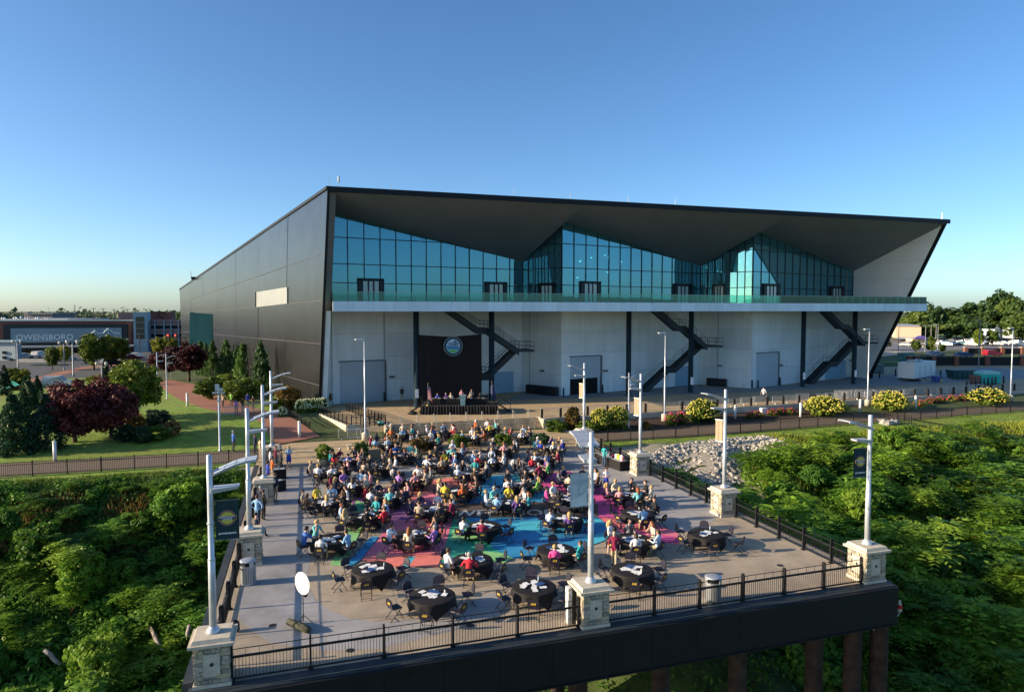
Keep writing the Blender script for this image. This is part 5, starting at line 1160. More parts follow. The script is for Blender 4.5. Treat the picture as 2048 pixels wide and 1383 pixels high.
# ---------------------------------------------------------------- park trees on the left
def gz(x, y): return hh(x, y)-.05
def px_tree(name, label, u, v, wpx, hpx, cm, mt, clear=.25, group=None, tk=0, tr=1., zz=.7):
    p = G(u, v, zz); p.z = gz(p.x, p.y); dep = p.x*SA+p.y*CA; W = wpx*dep/F/2; H = hpx*dep/F
    th = H*clear; return tree(name, label, 'tree', tuple(p), cm, mt, W*1.08, (H-th)/2*1.05, th, group, tk, u*.37, tr)
px_tree('plum_tree', 'dark purple plum tree, left of the big pair on the left lawn', 150, 878, 118, 132, CRP[0], LM['plum'], .12, 'purple plum trees')
px_tree('plum_tree', 'dark purple plum tree, right of the big pair on the left lawn', 222, 872, 106, 124, CRP[1], LM['plum'], .12, 'purple plum trees', 1)
px_tree('plum_tree', 'dark purple plum tree at the far end of the brick walk, left one', 331, 760, 62, 68, CRP[1], LM['plum'], .25, 'purple plum trees', 1, zz=.95)
px_tree('plum_tree', 'dark purple plum tree at the far end of the brick walk, right one', 378, 762, 74, 82, CRP[0], LM['plum'], .25, 'purple plum trees', 2, zz=.95)
px_tree('green_tree', 'rounded olive green tree behind the purple plums on the lawn', 272, 842, 100, 122, CR[0], LM['oak'], .15)
px_tree('blue_spruce', 'dark bluish spruce at the left edge of the lawn', 28, 892, 86, 116, CRD[0], LM['dark'], .05, 'dark spruces at the left')
px_tree('blue_spruce', 'dark bluish spruce second from the left edge', 92, 888, 78, 112, CRD[1], LM['dark'], .05, 'dark spruces at the left')
px_tree('blue_spruce', 'small dark spruce behind the two at the left edge', 60, 850, 60, 85, CRD[1], LM['dark'], .05, 'dark spruces at the left')
for i, (u, v, wd, ht, s) in enumerate([(402, 748, 26, 62, 'first from the rear'), (426, 752, 28, 66, 'second from the rear'), (453, 758, 34, 74, 'third from the rear'), (487, 765, 36, 74, 'fourth from the rear'), (523, 788, 38, 98, 'nearest and tallest'), (476, 762, 28, 66, 'tucked behind the fourth'), (538, 780, 30, 78, 'right behind the tallest'), (412, 750, 24, 60, 'between the two rearmost')]):
    px_tree('arborvitae', 'green cone-shaped arborvitae along the dark wall, '+s, u, v, wd*1.12, ht*1.06, CRC[i % 3], LM['arb'], .02, 'arborvitae along the dark wall', zz=.95)
for i, (u, v) in enumerate([(571, 785), (579, 784), (586, 786), (540, 775), (468, 760), (498, 766)]):
    px_tree('slim_cypress', 'very slim dark cypress against the dark wall, %s from the right' % ORD[[2, 1, 0, 3, 5, 4][i]], u, v, 12, 70, CRC[i % 3], LM['dark'], .02, 'slim cypresses against the wall', zz=.95)
for i, (u, v, wd, ht, s) in enumerate([(424, 800, 62, 46, 'left'), (482, 808, 68, 56, 'middle'), (455, 796, 60, 50, 'rear')]):
    px_tree('crabapple', 'low rounded yellow green crabapple before the arborvitae, %s one' % s, u, v, wd, ht, CR[i], LM['hyd'], .12, 'crabapples before the dark wall', i, zz=.8)
for i, (u, v, wd, ht, mt, s) in enumerate([(188, 740, 54, 76, 'oak', 'dark green round street tree before the lettered building'), (222, 732, 46, 68, 'yellow', 'yellow green street tree right of the dark round one'), (243, 728, 30, 56, 'oak', 'green street tree by the glass stair tower'), (105, 740, 26, 52, 'oak', 'dark slender street tree below the large lettering'), (128, 728, 26, 40, 'yellow', 'pale yellow street tree below the large lettering'), (321, 712, 30, 42, 'yellow', 'yellow street tree before the garage, left one'), (343, 712, 28, 42, 'yellow', 'yellow street tree before the garage, right one'), (212, 770, 22, 48, 'dark', 'small dark conifer beside the street'), (228, 772, 24, 40, 'dark', 'second small dark conifer beside the street'), (195, 780, 40, 36, 'yellow', 'yellow bush beside the street corner'), (38, 775, 46, 42, 'yellow', 'yellow green bush at the left edge by the street'), (10, 790, 30, 60, 'dark', 'dark conifer at the left edge by the street'), (52, 800, 26, 50, 'dark', 'dark conifer right of the yellow bush'), (75, 790, 24, 40, 'dark', 'small dark conifer above the spruces')]):
    px_tree('street_tree' if ht > 45 else 'small_tree', s, u, v, wd, ht, (CRD if mt == 'dark' else CR)[i % 2], LM[mt], .06 if mt == 'dark' else .2, 'trees by the left street', i % 3, zz=.95)
# shrub bed on the left lawn
def px_shrub(label, u, v, wpx, hpx, mt, zz=.3, group=None, me=None, nm='shrub', base=None):
    p = G(u, v, zz); p.z = (hh(p.x, p.y) if base is None else base)-.05; dep = p.x*SA+p.y*CA; W = wpx*dep/F/2; H = hpx*dep/F
    t = thing(nm, label, 'shrub', tuple(p), u*.7, group); f = link('foliage', me or SH[int(u) % 3], t, world=False); f.location = (0, 0, H*.48); f.scale = (W*1.05, W*.95, H*.58); omat(f, [mt])
    s = link('stem', STEMS[int(u) % 3], t, world=False); s.scale = (W*.9, W*.9, H*.8); return t
for i, (u, v, wd, ht, m2, s) in enumerate([(252, 884, 50, 34, 'dark', 'dark low shrub at the left end of the lawn bed'), (285, 886, 48, 34, 'dark', 'dark low shrub in the middle of the lawn bed'), (318, 882, 44, 32, 'hyd', 'green low shrub right of the middle of the lawn bed'), (268, 870, 50, 34, 'rust', 'brown tinged shrub at the back of the lawn bed'), (345, 876, 34, 34, 'dry', 'straw coloured ornamental grass at the right end of the lawn bed'), (310, 862, 60, 32, 'dark', 'wide dark shrub behind the lawn bed')]):
    px_shrub(s, u, v, wd, ht, LM[m2], .2, 'shrubs in the lawn bed', nm='lawn_shrub')
px_shrub('rusty orange shrub before the dark wall by the lamps', 575, 822, 50, 50, LM['rust'], .7); px_shrub('second rusty shrub right of the lamps', 552, 826, 36, 30, LM['hyd'], .6)
px_shrub('brown green shrub at the corner of the dark wall', 645, 812, 36, 36, LM['rust'], .9)
flw = M('cream hydrangea head', (.62, .66, .38), .8, var=.2); flp = M('pale yellow hydrangea head', (.42, .38, .06), .8, var=.4); rosem = M('pink rose', (.55, .05, .12), .7, var=.3)
def bloom_mesh(seed, mt, n=170, s=.1):
    rr = np.random.default_rng(seed); m_ = MB()
    for d in rdir(n, rr):
        if d[2] < -.25: continue
        q = d*(.93+.12*rr.random()); m_.ell(tuple(q), (s*(.7+.6*rr.random()),)*3, 0, 6, 4)
    return m_.mesh('flower_heads', mt, True)
BL = [bloom_mesh(1, flw), bloom_mesh(2, flp, 420, .058), bloom_mesh(3, rosem, 60, .09)]
def flowering(label, u, v, wd, ht, bl, zz, group, base=None, nm='hydrangea'):
    t = px_shrub(label, u, v, wd, ht, LM['hyd'], zz, group, nm=nm, base=base); f = kids(t)[0]
    b = tag(link('flower_heads', BL[bl], t, world=False), kind='stuff'); b.location = f.location; b.scale = f.scale; return t
for i, u in enumerate([603, 616, 630, 644]): flowering('cream flowering hydrangea above the ramp, %s from the left' % ORD[i], u, 826-i, 26, 26, 0, .8, 'hydrangeas above the ramp')
flowering('small yellow green shrub at the end of the ramp wall', 565, 842, 18, 20, 0, .4, 'hydrangeas above the ramp')
for i, (u, v, wd, ht, s) in enumerate([(1200, 858, 44, 42, 'left part of the long hedge by the buffet'), (1235, 856, 46, 44, 'right part of the long hedge by the buffet'), (1406, 842, 66, 44, 'before the second stair'), (1650, 830, 74, 38, 'second from the right of the bed'), (1780, 820, 62, 38, 'right of the tall light pole'), (1977, 809, 68, 33, 'at the far right end of the bed')]):
    flowering('rounded hydrangea full of yellow heads, '+s, u, v, wd, ht, 1, .15, 'yellow hydrangeas in the plaza bed', .1)
px_shrub('low clipped green shrub at the rounded bed corner', 1112, 860, 42, 24, LM['hyd'], .1, base=.05); px_shrub('brown leaved shrub behind the clipped green one', 1146, 858, 42, 46, LM['rust'], .1, base=.05); px_shrub('low dark green shrub at the foot of the hedge', 1175, 862, 40, 24, LM['hyd'], .1, base=.05)
px_shrub('low rusty ground shrub by the slim bed lamp', 1290, 855, 30, 14, LM['rust'], .1, base=.05)
for i, (u, v) in enumerate([(1343, 848), (1362, 846), (1500, 836), (1515, 834), (1545, 830), (1562, 828), (1580, 828), (1838, 812), (1862, 808), (1880, 806), (1905, 803), (1925, 802)]):
    flowering('small pink rose bush in the plaza bed, %s from the left' % ORD[i], u, v, 22 if i > 1 else 28, 14 if i > 1 else 24, 2, .2, 'rose bushes in the plaza bed', .15, 'rose_bush')
# ---------------------------------------------------------------- far trees
rf_ = random.Random(9)
for i, (u, vt, wd, dep, dk) in enumerate([(1752, 640, 60, 330, 0), (1775, 628, 70, 320, 0), (1805, 634, 66, 310, 0), (1838, 622, 60, 290, 0), (1869, 602, 40, 285, 1), (1890, 617, 60, 300, 0), (1915, 616, 62, 310, 0), (1945, 607, 60, 300, 1), (1968, 600, 58, 305, 0), (1995, 582, 46, 290, 1), (2012, 582, 44, 300, 1), (2030, 598, 70, 270, 0), (2052, 590, 66, 260, 0), (1985, 622, 60, 270, 0), (2075, 588, 70, 280, 0), (2110, 585, 80, 290, 1), (2150, 592, 80, 290, 0), (1930, 628, 50, 280, 1), (1855, 640, 50, 265, 0), (2045, 625, 60, 250, 0), (1900, 640, 46, 270, 1), (1960, 640, 50, 265, 1)]):
    p = atD(u, VH, dep); z0 = .9; H = (VH-vt)*dep/F+CAMH-z0
    W = wd*dep/F/2; t = tree('far_tree', '%s green tree beyond the car park, %s from the hall' % ('dark' if dk else 'leafy', ORD[i]), 'tree', (p.x, p.y, z0), CRF[i % 4], LM['far2'] if dk else LM['far'], W*1.12, (H*.86)/2*1.05, H*.12, 'trees beyond the car park', i % 3, i*1.3, .4)
for i, (u, v, wd, ht, s) in enumerate([(1832, 706, 16, 30, 'left one'), (1862, 706, 16, 34, 'second'), (1885, 705, 12, 18, 'third, small'), (1958, 692, 20, 34, 'fourth'), (1985, 692, 20, 36, 'fifth'), (1762, 700, 30, 40, 'beside the raked wall')]):
    px_tree('car_park_tree', 'small tree in the car park verge, '+s, u, v, wd, ht, CRF[i % 4], LM['oak'], .15, 'small trees in the car park', zz=.95)
for i, (u, vt, wd, dep) in enumerate([(5, 624, 24, 420), (-20, 620, 40, 430), (120, 623, 40, 420), (140, 628, 24, 430), (172, 630, 36, 400), (205, 632, 30, 420), (228, 634, 20, 410), (290, 630, 20, 330), (30, 627, 24, 440), (358, 628, 22, 260), (365, 632, 18, 250)]):
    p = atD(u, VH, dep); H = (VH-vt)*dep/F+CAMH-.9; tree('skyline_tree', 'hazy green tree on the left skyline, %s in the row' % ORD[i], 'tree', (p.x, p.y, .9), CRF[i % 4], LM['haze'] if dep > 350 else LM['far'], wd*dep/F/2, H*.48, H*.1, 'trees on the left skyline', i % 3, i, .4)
# wooded horizon
rg = np.random.default_rng(15); Cs = []
for i in range(2600):
    a = rg.uniform(-1.05, 1.35); d = rg.uniform(700, 1500); x, y = d*math.sin(a), d*math.cos(a); s = rg.uniform(5, 10)
    Cs += [(x+rg.normal()*s*.6, y+rg.normal()*s*.6, abs(rg.normal())*s*.55+1, s*.34) for _ in range(9)]
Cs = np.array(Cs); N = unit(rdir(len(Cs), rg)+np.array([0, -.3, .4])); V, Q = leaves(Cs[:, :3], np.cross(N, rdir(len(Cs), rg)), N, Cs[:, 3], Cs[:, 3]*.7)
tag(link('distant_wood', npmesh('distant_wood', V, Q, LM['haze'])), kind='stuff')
# ================================================================ LEFT TOWN
def camframe(u, dep):           # origin at depth, axes along the picture plane
    p = atD(u, VH, dep); return Vector((p.x, p.y, 0))
EXC = Vector((CA, -SA, 0)); EYC = Vector((SA, CA, 0))
def zat(v, dep): return CAMH-(v-VH)*dep/F
def cbox(u0, u1, v0, v1, d0, d1, m=0, mb=None):
    """box facing the viewer between two depths, measured at its front"""
    a, b = camframe(u0, d0), camframe(u1, d0); z1, z0 = zat(v0, d0), zat(v1, d0); k = EYC*(d1-d0); mb = mb or MB()
    mb.hexa([Vector((*p.xy, z0)) for p in (a, b, b+k, a+k)]+[Vector((*p.xy, z1)) for p in (a, b, b+k, a+k)], m); return mb
brickb = M('red brown brick', (.20, .085, .065), .9, var=.2, scale=.6); brickp = M('mauve brick', (.22, .14, .13), .9, var=.15, scale=.6); stonep = M('pale stone trim', (.42, .44, .44), .8)
steelb = M('blue grey cladding', (.22, .33, .37), .6, var=.1); darkg = M('dark glass', (.01, .015, .02), .12, spec=.6); navy = M('navy frame', (.006, .014, .022), .5)
sgn = M('grey blue sign sheet', (.17, .25, .29), .5, var=.15, scale=.1); lets = M('pale sign lettering', (.55, .64, .67), .6)
D = 200
b = thing('lettered_building', 'long brick building with a large framed sign reading OWENSBORO', 'building', tuple(camframe(200, D)))
cbox(22, 256, 641, 706, D+.6, D+5).build('wall', brickb, b); cbox(22, 258, 639.5, 642, D+.2, D+5.2).build('parapet', stonep, b)
cbox(28, 247, 648, 690, D-.5, D+.5).build('sign_frame', navy, b)
sp = cbox(40, 236, 655.5, 683, D-.75, D-.52).build('sign_panel', sgn, b)
def ctext(txt, u, v, dep, size, mt, parent, bold=.0, nm='lettering', sx=1):
    me = text_mesh(txt, size, .02, bold); me.materials.append(mt); o = link(nm, me, parent)
    p = camframe(u, dep); o.location = (p.x, p.y, zat(v, dep)); o.rotation_euler = (PI/2, 0, -YAW); o.scale = (sx, 1, 1); return o
ctext('OWENSBORO', 99, 673.5, D-.85, 2.25, lets, sp, .04, sx=1.02)
# bridge drawing on the sign
br_ = MB(); 
def sgp(u, v): p = camframe(u, D-.85); return (p.x, p.y, zat(v, D-.85))
for (c, pts) in ((0, [(172, 668), (180, 668), (188, 661), (196, 667), (204, 665), (212, 656.5), (220, 664), (232, 667)]), (1, [(170, 682), (180, 676), (195, 674), (212, 674), (228, 678), (234, 682)])):
    br_.tube([sgp(*q) for q in pts], .16, 5)
for u, v0 in ((188, 661), (212, 656.5), (180, 668), (172, 668)): br_.tube([sgp(u, v0), sgp(u, 680)], .14, 5)
for u in (176, 184, 192, 200, 206, 216, 224): br_.tube([sgp(u, 668), sgp(u+3, 677)], .09, 4)
br_.build('bridge_drawing', lets, sp)
cbox(26, 250, 691, 694, D-3.5, D+.4).build('canopy', stonep, b)
for i in range(10): cbox(30+i*21, 47+i*21, 695, 705, D+.3, D+.7).build('shop_window', darkg, b)
# garage
b2 = thing('parking_garage', 'mauve brick parking garage with open decks and a glazed stair tower', 'building', tuple(camframe(200, D)))
for i, (v0, v1) in enumerate([(640, 650.5), (659, 667), (676, 684), (693, 706)]): cbox(280, 378, v0, v1, D, D+.6).build('spandrel', brickp, b2)
for v in (640.5, 650.2, 659, 667.5, 676, 684, 693): cbox(279, 378, v-.4, v+.5, D-.15, D-.01).build('band', stonep, b2)
cbox(280, 380, 643, 706, D+4, D+25).build('core', navy, b2)
for u in (299, 316, 329, 343, 356): cbox(u-1, u+1, 641, 706, D-.3, D-.16).build('pier', steelb, b2)
tw = cbox(255, 281, 624.5, 706, D-2.5, D+1).build('stair_tower', steelb, b2); cbox(259.5, 275, 633.5, 678, D-2.6, D-2.51).build('tower_window', darkg, tw)
for v in (645, 657, 668): cbox(259.5, 275, v-.4, v+.4, D-2.7, D-2.61).build('window_bar', steelb, tw)
cbox(247, 289, 625, 642, D+8, D+10).build('upper_block', brickp, b2); cbox(288, 312, 628.5, 642, D+14, D+22).build('upper_block', brickp, b2)
b3 = thing('brick_block', 'red brick block rising behind the garage beside the hall', 'building', tuple(camframe(200, D)))
cbox(313, 353, 624, 706, D+12, D+16).build('wall', brickb, b3); cbox(312.5, 340, 622.5, 625, D+11.6, D+12).build('cornice', navy, b3)
for u, v in ((325, 631), (332, 634)): cbox(u-2, u+2, v-1.5, v+1.5, D+11.8, D+11.95).build('window', darkg, b3)
b3b = thing('brick_stair_block', 'narrow mauve block with a small window at the right of the garage', 'building', tuple(camframe(200, D)))
cbox(347, 380, 641, 706, D-1, D+2).build('wall', brickp, b3b); cbox(353, 367, 650, 656, D-1.2, D-1.01).build('window', darkg, b3b); cbox(356, 363, 651, 655, D-1.3, D-1.21).build('blind', stonep, b3b)
b4 = thing('low_brick_building', 'low orange brick building at the far left behind the pale house', 'building', tuple(camframe(10, 230)))
cbox(-40, 28, 658, 706, 230, 250).build('wall', M('orange brick', (.33, .11, .05), .9), b4)
for u in (2, 18): cbox(u-4, u+4, 672, 680, 229.6, 229.95).build('window', darkg, b4)
cbox(-40, 29, 655.5, 658, 229.5, 250).build('parapet', stonep, b4)
b5 = thing('pale_house', 'pale blue grey gabled building at the left edge by the street', 'building', tuple(camframe(10, 165)))
cbox(-60, 28, 684, 740, 165, 167).build('wall', M('pale render', (.30, .36, .38), .8), b5)
for u, v in ((4, 705), (4, 715), (18, 720)): cbox(u-3, u+3, v-3, v+3, 164.7, 164.95).build('window', darkg, b5)
cbox(-62, 30, 681, 684, 164.3, 168).build('roof', steelb, b5)
b6 = thing('far_school_building', 'low grey roofed building with a small cupola on the left skyline', 'building', tuple(camframe(80, 380)))
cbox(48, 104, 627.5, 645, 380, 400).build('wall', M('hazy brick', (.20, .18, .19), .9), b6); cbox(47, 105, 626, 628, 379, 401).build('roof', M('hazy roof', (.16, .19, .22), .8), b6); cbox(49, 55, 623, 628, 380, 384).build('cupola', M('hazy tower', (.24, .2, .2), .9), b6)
m_ = MB(); 
for i, (u, v) in enumerate([(4, 636), (9, 636), (28, 635.5), (33, 635.5), (42, 634), (51, 636.5), (56, 636.5), (72, 636), (76, 636), (91, 637), (96, 637)]):
    p = camframe(u, 300); o = MB(); o.lathe([(.6, -.3), (.5, .2), (.15, .5)], 8, 0, (p.x, p.y, zat(v, 300))); tag(o.build('roof_vent', alum), 'shiny dome roof vent on the long roof at left, %s from the left' % ORD[i], 'roof vent', 'shiny roof vents')
cb = cbox(0, 135, 637.5, 641, 290, 320); tag(cb.build('long_roof', M('grey long roof', (.3, .34, .36), .7)), 'long flat grey roof behind the lettered building', 'roof')
for q_ in (b, b2, b3, b3b): q_.rotation_euler = (0, 0, rad(13))
# retaining wall and hedge on the street corner
tag(cbox(32, 100, 718, 733, 160, 161).build('street_wall', M('pale wall', (.34, .34, .31), .9)), 'pale wall along the street corner on the left', 'wall')
tag(cbox(55, 118, 730, 746, 150, 153).build('clipped_hedge', LM['dark']), 'dark clipped hedge along the street corner', 'hedge')
gr = thing('green_roof_pavilion', 'small pavilion with a green roof at the left edge', 'pavilion', tuple(camframe(0, 110)))
a = camframe(0, 105); m_ = MB(); m_.add([Vector((*(camframe(-40, 103).xy), zat(790, 103))), Vector((*(camframe(34, 103).xy), zat(770, 103))), Vector((*(camframe(34, 116).xy), zat(766, 116))), Vector((*(camframe(-40, 116).xy), zat(766, 116))), Vector((*(camframe(-20, 110).xy), zat(742, 110))), Vector((*(camframe(2, 110).xy), zat(750, 110)))], [(0, 1, 5, 4), (1, 2, 5), (2, 3, 4, 5), (3, 0, 4)]); m_.build('roof', M('green metal roof', (.02, .20, .15), .5), gr)
cbox(-36, 30, 774, 800, 105, 114).build('wall', MATS['orange brick'], gr)
# rooftop light masts and radio mast
mastm = M('dark mast', (.05, .05, .055), .6)
for i, (u, v, dep) in enumerate([(187, 616.5, 215), (206, 617, 220), (228, 619, 225), (248, 620, 235), (255, 618, 245), (268, 622, 250)]):
    p = camframe(u, dep); t = thing('garage_light_mast', 'thin T-shaped light mast on the garage roof, %s from the left' % ORD[i], 'street lamp', (p.x, p.y, 9), 0, 'light masts on the garage roof'); zt = zat(v, dep)
    m_ = MB(); m_.tube([(p.x, p.y, 8), (p.x, p.y, zt)], .12, 6); m_.build('mast', mastm, t); m_ = MB(); m_.bar(p+EXC*-.75+Vector((0, 0, zt)), p+EXC*.75+Vector((0, 0, zt)), .3, .15); m_.build('lamp_bar', mastm, t)
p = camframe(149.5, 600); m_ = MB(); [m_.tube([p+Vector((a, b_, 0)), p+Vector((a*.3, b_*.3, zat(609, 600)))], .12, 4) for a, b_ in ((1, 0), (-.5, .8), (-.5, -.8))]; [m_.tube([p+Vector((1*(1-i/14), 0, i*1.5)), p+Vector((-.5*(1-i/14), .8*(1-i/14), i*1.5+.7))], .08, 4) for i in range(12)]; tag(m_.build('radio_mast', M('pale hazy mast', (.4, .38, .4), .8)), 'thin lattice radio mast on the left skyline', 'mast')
# ---------------------------------------------------------------- globe street lamps on the left street
gl_ = thing('twin_street_lamp', 'x', 'street lamp', (0, 0, 0), 0, 'pale twin-head street lamps')
m_ = MB(); m_.lathe([(.2, 0), (.12, .3), (.09, 5.0)], 8); lpart('pole', m_, M('pale lamp paint', (.34, .37, .38), .5), gl_, True)
for s_ in (-1, 1):
    m_ = MB(); m_.tube([(0, 0, 4.6), (s_*.5, 0, 4.5), (s_*.75, 0, 4.8)], .05, 6); a_ = lpart('arm', m_, MATS['pale lamp paint'], gl_); m_ = MB(); m_.lathe([(.12, 4.8), (.28, 5.1), (.22, 5.3), (.05, 5.4)], 8, 0, (s_*.75, 0, 0)); lpart('globe', m_, M('frosted globe', (.42, .43, .42), .4), a_, True)
for i, (u, v, s, sc_) in enumerate([(147, 752, 'before the purple plums', 1.25), (129, 740, 'below the sign lettering', 1.1), (250, 720, 'by the white car', 1.0), (36, 735, 'by the pale house', 1.1), (205, 790, 'beyond the yellow bush', .9), (314, 712, 'left of the far plums', .8)]):
    p = G(u, v, .95); place(gl_, i == 0, (p.x, p.y, .95), -YAW, sc_, 'pale twin-head street lamp '+s)
# traffic lights
tl = thing('traffic_signal', 'dark mast arm with two red traffic lights before the garage', 'traffic light', tuple(camframe(278, 175)))
m_ = MB(); p = camframe(277, 175); m_.tube([p, p+Vector((0, 0, zat(664, 175)))], .15, 6); m_.tube([p+Vector((0, 0, zat(683, 175))), p+EXC*4+Vector((0, 0, zat(678, 175)))], .1, 6); m_.build('mast', mastm, tl)
p2 = camframe(376, 165); m_ = MB(); m_.tube([p2, p2+Vector((0, 0, zat(668, 165)))], .15, 6); m_.tube([p2+Vector((0, 0, zat(676, 165))), camframe(330, 165)+Vector((0, 0, zat(670, 165)))], .1, 6); m_.build('mast', mastm, tl)
redl = emat('red signal', (1, .05, .03), 2.0)
for u in (335, 350):
    p = camframe(u, 164.6); z = zat(670, 165); m_ = MB(); m_.obox((p.x, p.y, z-.5), (.5, .4, 1.5), -YAW); h_ = m_.build('signal_head', navy, tl); m_ = MB(); q = p-EYC*.25; m_.ell((q.x, q.y, z), (.2, .1, .2), 0, 8, 5); m_.build('red_light', redl, h_)
sg = thing('round_park_sign', 'round teal park sign on a post beside the far plum trees', 'sign', tuple(G(343, 758, .9)))
p = G(342, 758, .9); m_ = MB(); m_.tube([p, p+Vector((0, 0, 2.6))], .06, 6); m_.build('post', alum, sg); m_ = MB(); mt = Matrix.Translation(p+Vector((0, 0, 2.0))-EYC*.1) @ Matrix.Rotation(-YAW, 4, 'Z') @ Matrix.Rotation(PI/2, 4, 'X'); m_.lathe([(.45, -.03), (.45, .03)], 20); m_.v = [tuple(mt @ Vector(q)) for q in m_.v]; m_.build('disc', M('teal sign', (.01, .25, .26), .5), sg)
# ================================================================ VEHICLES
glassc = M('car glass', (.015, .02, .025), .08, spec=.7); tyre = M('tyre rubber', (.012, .012, .012), .9); rim = M('wheel rim', (.4, .4, .42), .3, .8)
def make_car(kind):
    t = thing('parked_car', 'x', 'car', (0, 0, 0))
    if kind == 'suv': prof = [(-2.25, .35), (-2.3, .75), (-2.2, 1.05), (-2.0, 1.72), (.35, 1.78), (.95, 1.12), (2.0, .98), (2.3, .75), (2.3, .35)]; win = [(-1.9, 1.12), (-1.8, 1.62), (.28, 1.66), (.75, 1.12)]
    elif kind == 'pickup': prof = [(-2.7, .45), (-2.75, 1.1), (-.75, 1.12), (-.6, 1.8), (.75, 1.82), (1.3, 1.2), (2.5, 1.08), (2.75, .8), (2.75, .45)]; win = [(-.45, 1.18), (-.4, 1.68), (.7, 1.7), (1.1, 1.18)]
    else: prof = [(-2.2, .3), (-2.25, .65), (-2.1, .95), (-1.5, 1.0), (-.95, 1.4), (.35, 1.43), (1.05, .98), (2.0, .85), (2.25, .62), (2.25, .3)]; win = [(-1.25, 1.0), (-.88, 1.33), (.3, 1.35), (.85, 1.0)]
    n = len(prof); hw = .9; m_ = MB(); mid = [( x, z) for x, z in prof]
    def ring(y, k): return [(x, y*(1 if z < 1.05 else .86), z*k if z < .4 else z) for x, z in prof]
    V = [(x, -hw*(1 if z < 1.08 else .84), z) for x, z in prof]+[(x, hw*(1 if z < 1.08 else .84), z) for x, z in prof]
    m_.add(V, [tuple(range(n)), tuple(range(2*n-1, n-1, -1))]+[(i, n+i, n+(i+1) % n, (i+1) % n) for i in range(n)]); body = lpart('body', m_, M('car paint white', (.6, .6, .6), .25, spec=.6), t)
    for s_ in (-1, 1):
        m_ = MB(); yy = lambda z: s_*(hw*(1 if z < 1.08 else .84)+.012); m_.add([(x, yy(z), z) for x, z in win]+[(x, yy(z)-s_*.03, z) for x, z in win], [(0, 1, 2, 3), (7, 6, 5, 4), (0, 4, 5, 1), (1, 5, 6, 2), (2, 6, 7, 3), (3, 7, 4, 0)]); lpart('side_window', m_, glassc, t)
    fx0, fz0, fx1, fz1 = win[3][0]+.12, win[3][1], win[2][0]+.1, win[2][1]
    m_ = MB(); m_.add([(fx0, -.74, fz0), (fx0, .74, fz0), (fx1, .66, fz1), (fx1, -.66, fz1)]+[(fx0-.05, -.74, fz0-.03), (fx0-.05, .74, fz0-.03), (fx1-.05, .66, fz1-.03), (fx1-.05, -.66, fz1-.03)], [(0, 1, 2, 3), (7, 6, 5, 4), (0, 4, 5, 1), (2, 6, 7, 3)]); lpart('windscreen', m_, glassc, t)
    bx = win[0][0]-.15; m_ = MB(); m_.add([(bx-.06, -.7, win[0][1]), (bx+.2, -.62, win[1][1]), (bx+.2, .62, win[1][1]), (bx-.06, .7, win[0][1])], [(0, 1, 2, 3)]); m_.v += [(x+.06, y, z-.02) for x, y, z in m_.v]; m_.f.append((7, 6, 5, 4)); m_.m.append(0); lpart('rear_window', m_, glassc, t)
    for x in (-1.4, 1.4):
        for s_ in (-1, 1):
            m_ = MB(); m_.lathe([(.33, -.1), (.33, .1)], 14); mt = Matrix.Translation((x, s_*.82, .33)) @ Matrix.Rotation(PI/2, 4, 'X'); m_.v = [tuple(mt @ Vector(q)) for q in m_.v]; wh = lpart('wheel', m_, tyre, t)
            m_ = MB(); m_.lathe([(.2, -.115), (.2, .115)], 10); m_.v = [tuple(mt @ Vector(q)) for q in m_.v]; lpart('rim', m_, rim, wh)
    for s_ in (-1, 1):
        m_ = MB(); m_.box(prof[-2][0]-.06, prof[-2][0]+.02, s_*.66-.16, s_*.66+.16, .62, .76); lpart('headlight', m_, M('headlight', (.6, .6, .6), .2), t); m_ = MB(); m_.box(prof[1][0]-.02, prof[1][0]+.06, s_*.68-.12, s_*.68+.12, .7, .86); lpart('tail_light', m_, M('tail light', (.3, .01, .01), .3), t)
    return t
CARS = {k: make_car(k) for k in ('sedan', 'suv', 'pickup')}; used = {k: False for k in CARS}
CC = dict(white=(.62, .62, .60), silver=(.34, .36, .38), black=(.012, .013, .015), red=(.30, .012, .02), blue=(.02, .06, .16), teal=(.03, .12, .14), maroon=(.12, .01, .03), grey=(.10, .11, .12))
CM = {k: M('car paint '+k+' coat', v, .25, .15, var=.03, spec=.6) for k, v in CC.items()}
lotcars = [(1878, 690, 'white', 'suv'), (1890, 691, 'teal', 'pickup'), (1902, 690, 'blue', 'sedan'), (1914, 689, 'black', 'suv'), (1925, 690, 'teal', 'sedan'), (1934, 688, 'white', 'pickup'), (1944, 691, 'white', 'sedan'), (1957, 689, 'silver', 'sedan'), (1968, 688, 'blue', 'suv'), (1982, 689, 'black', 'sedan'), (1995, 690, 'white', 'sedan'), (2010, 690, 'white', 'sedan'), (2024, 689, 'silver', 'suv'), (2037, 686, 'silver', 'pickup'), (2046, 691, 'white', 'sedan'), (1812, 692, 'silver', 'sedan'), (1840, 694, 'black', 'suv'), (1848, 692, 'grey', 'sedan'), (1985, 712, 'red', 'suv'), (1928, 714, 'blue', 'sedan'), (1870, 712, 'silver', 'sedan'), (1866, 693, 'grey', 'suv'), (1975, 684, 'grey', 'suv'), (1950, 684, 'silver', 'pickup'), (1905, 685, 'grey', 'sedan'), (2030, 680, 'white', 'suv')]
seen = {}
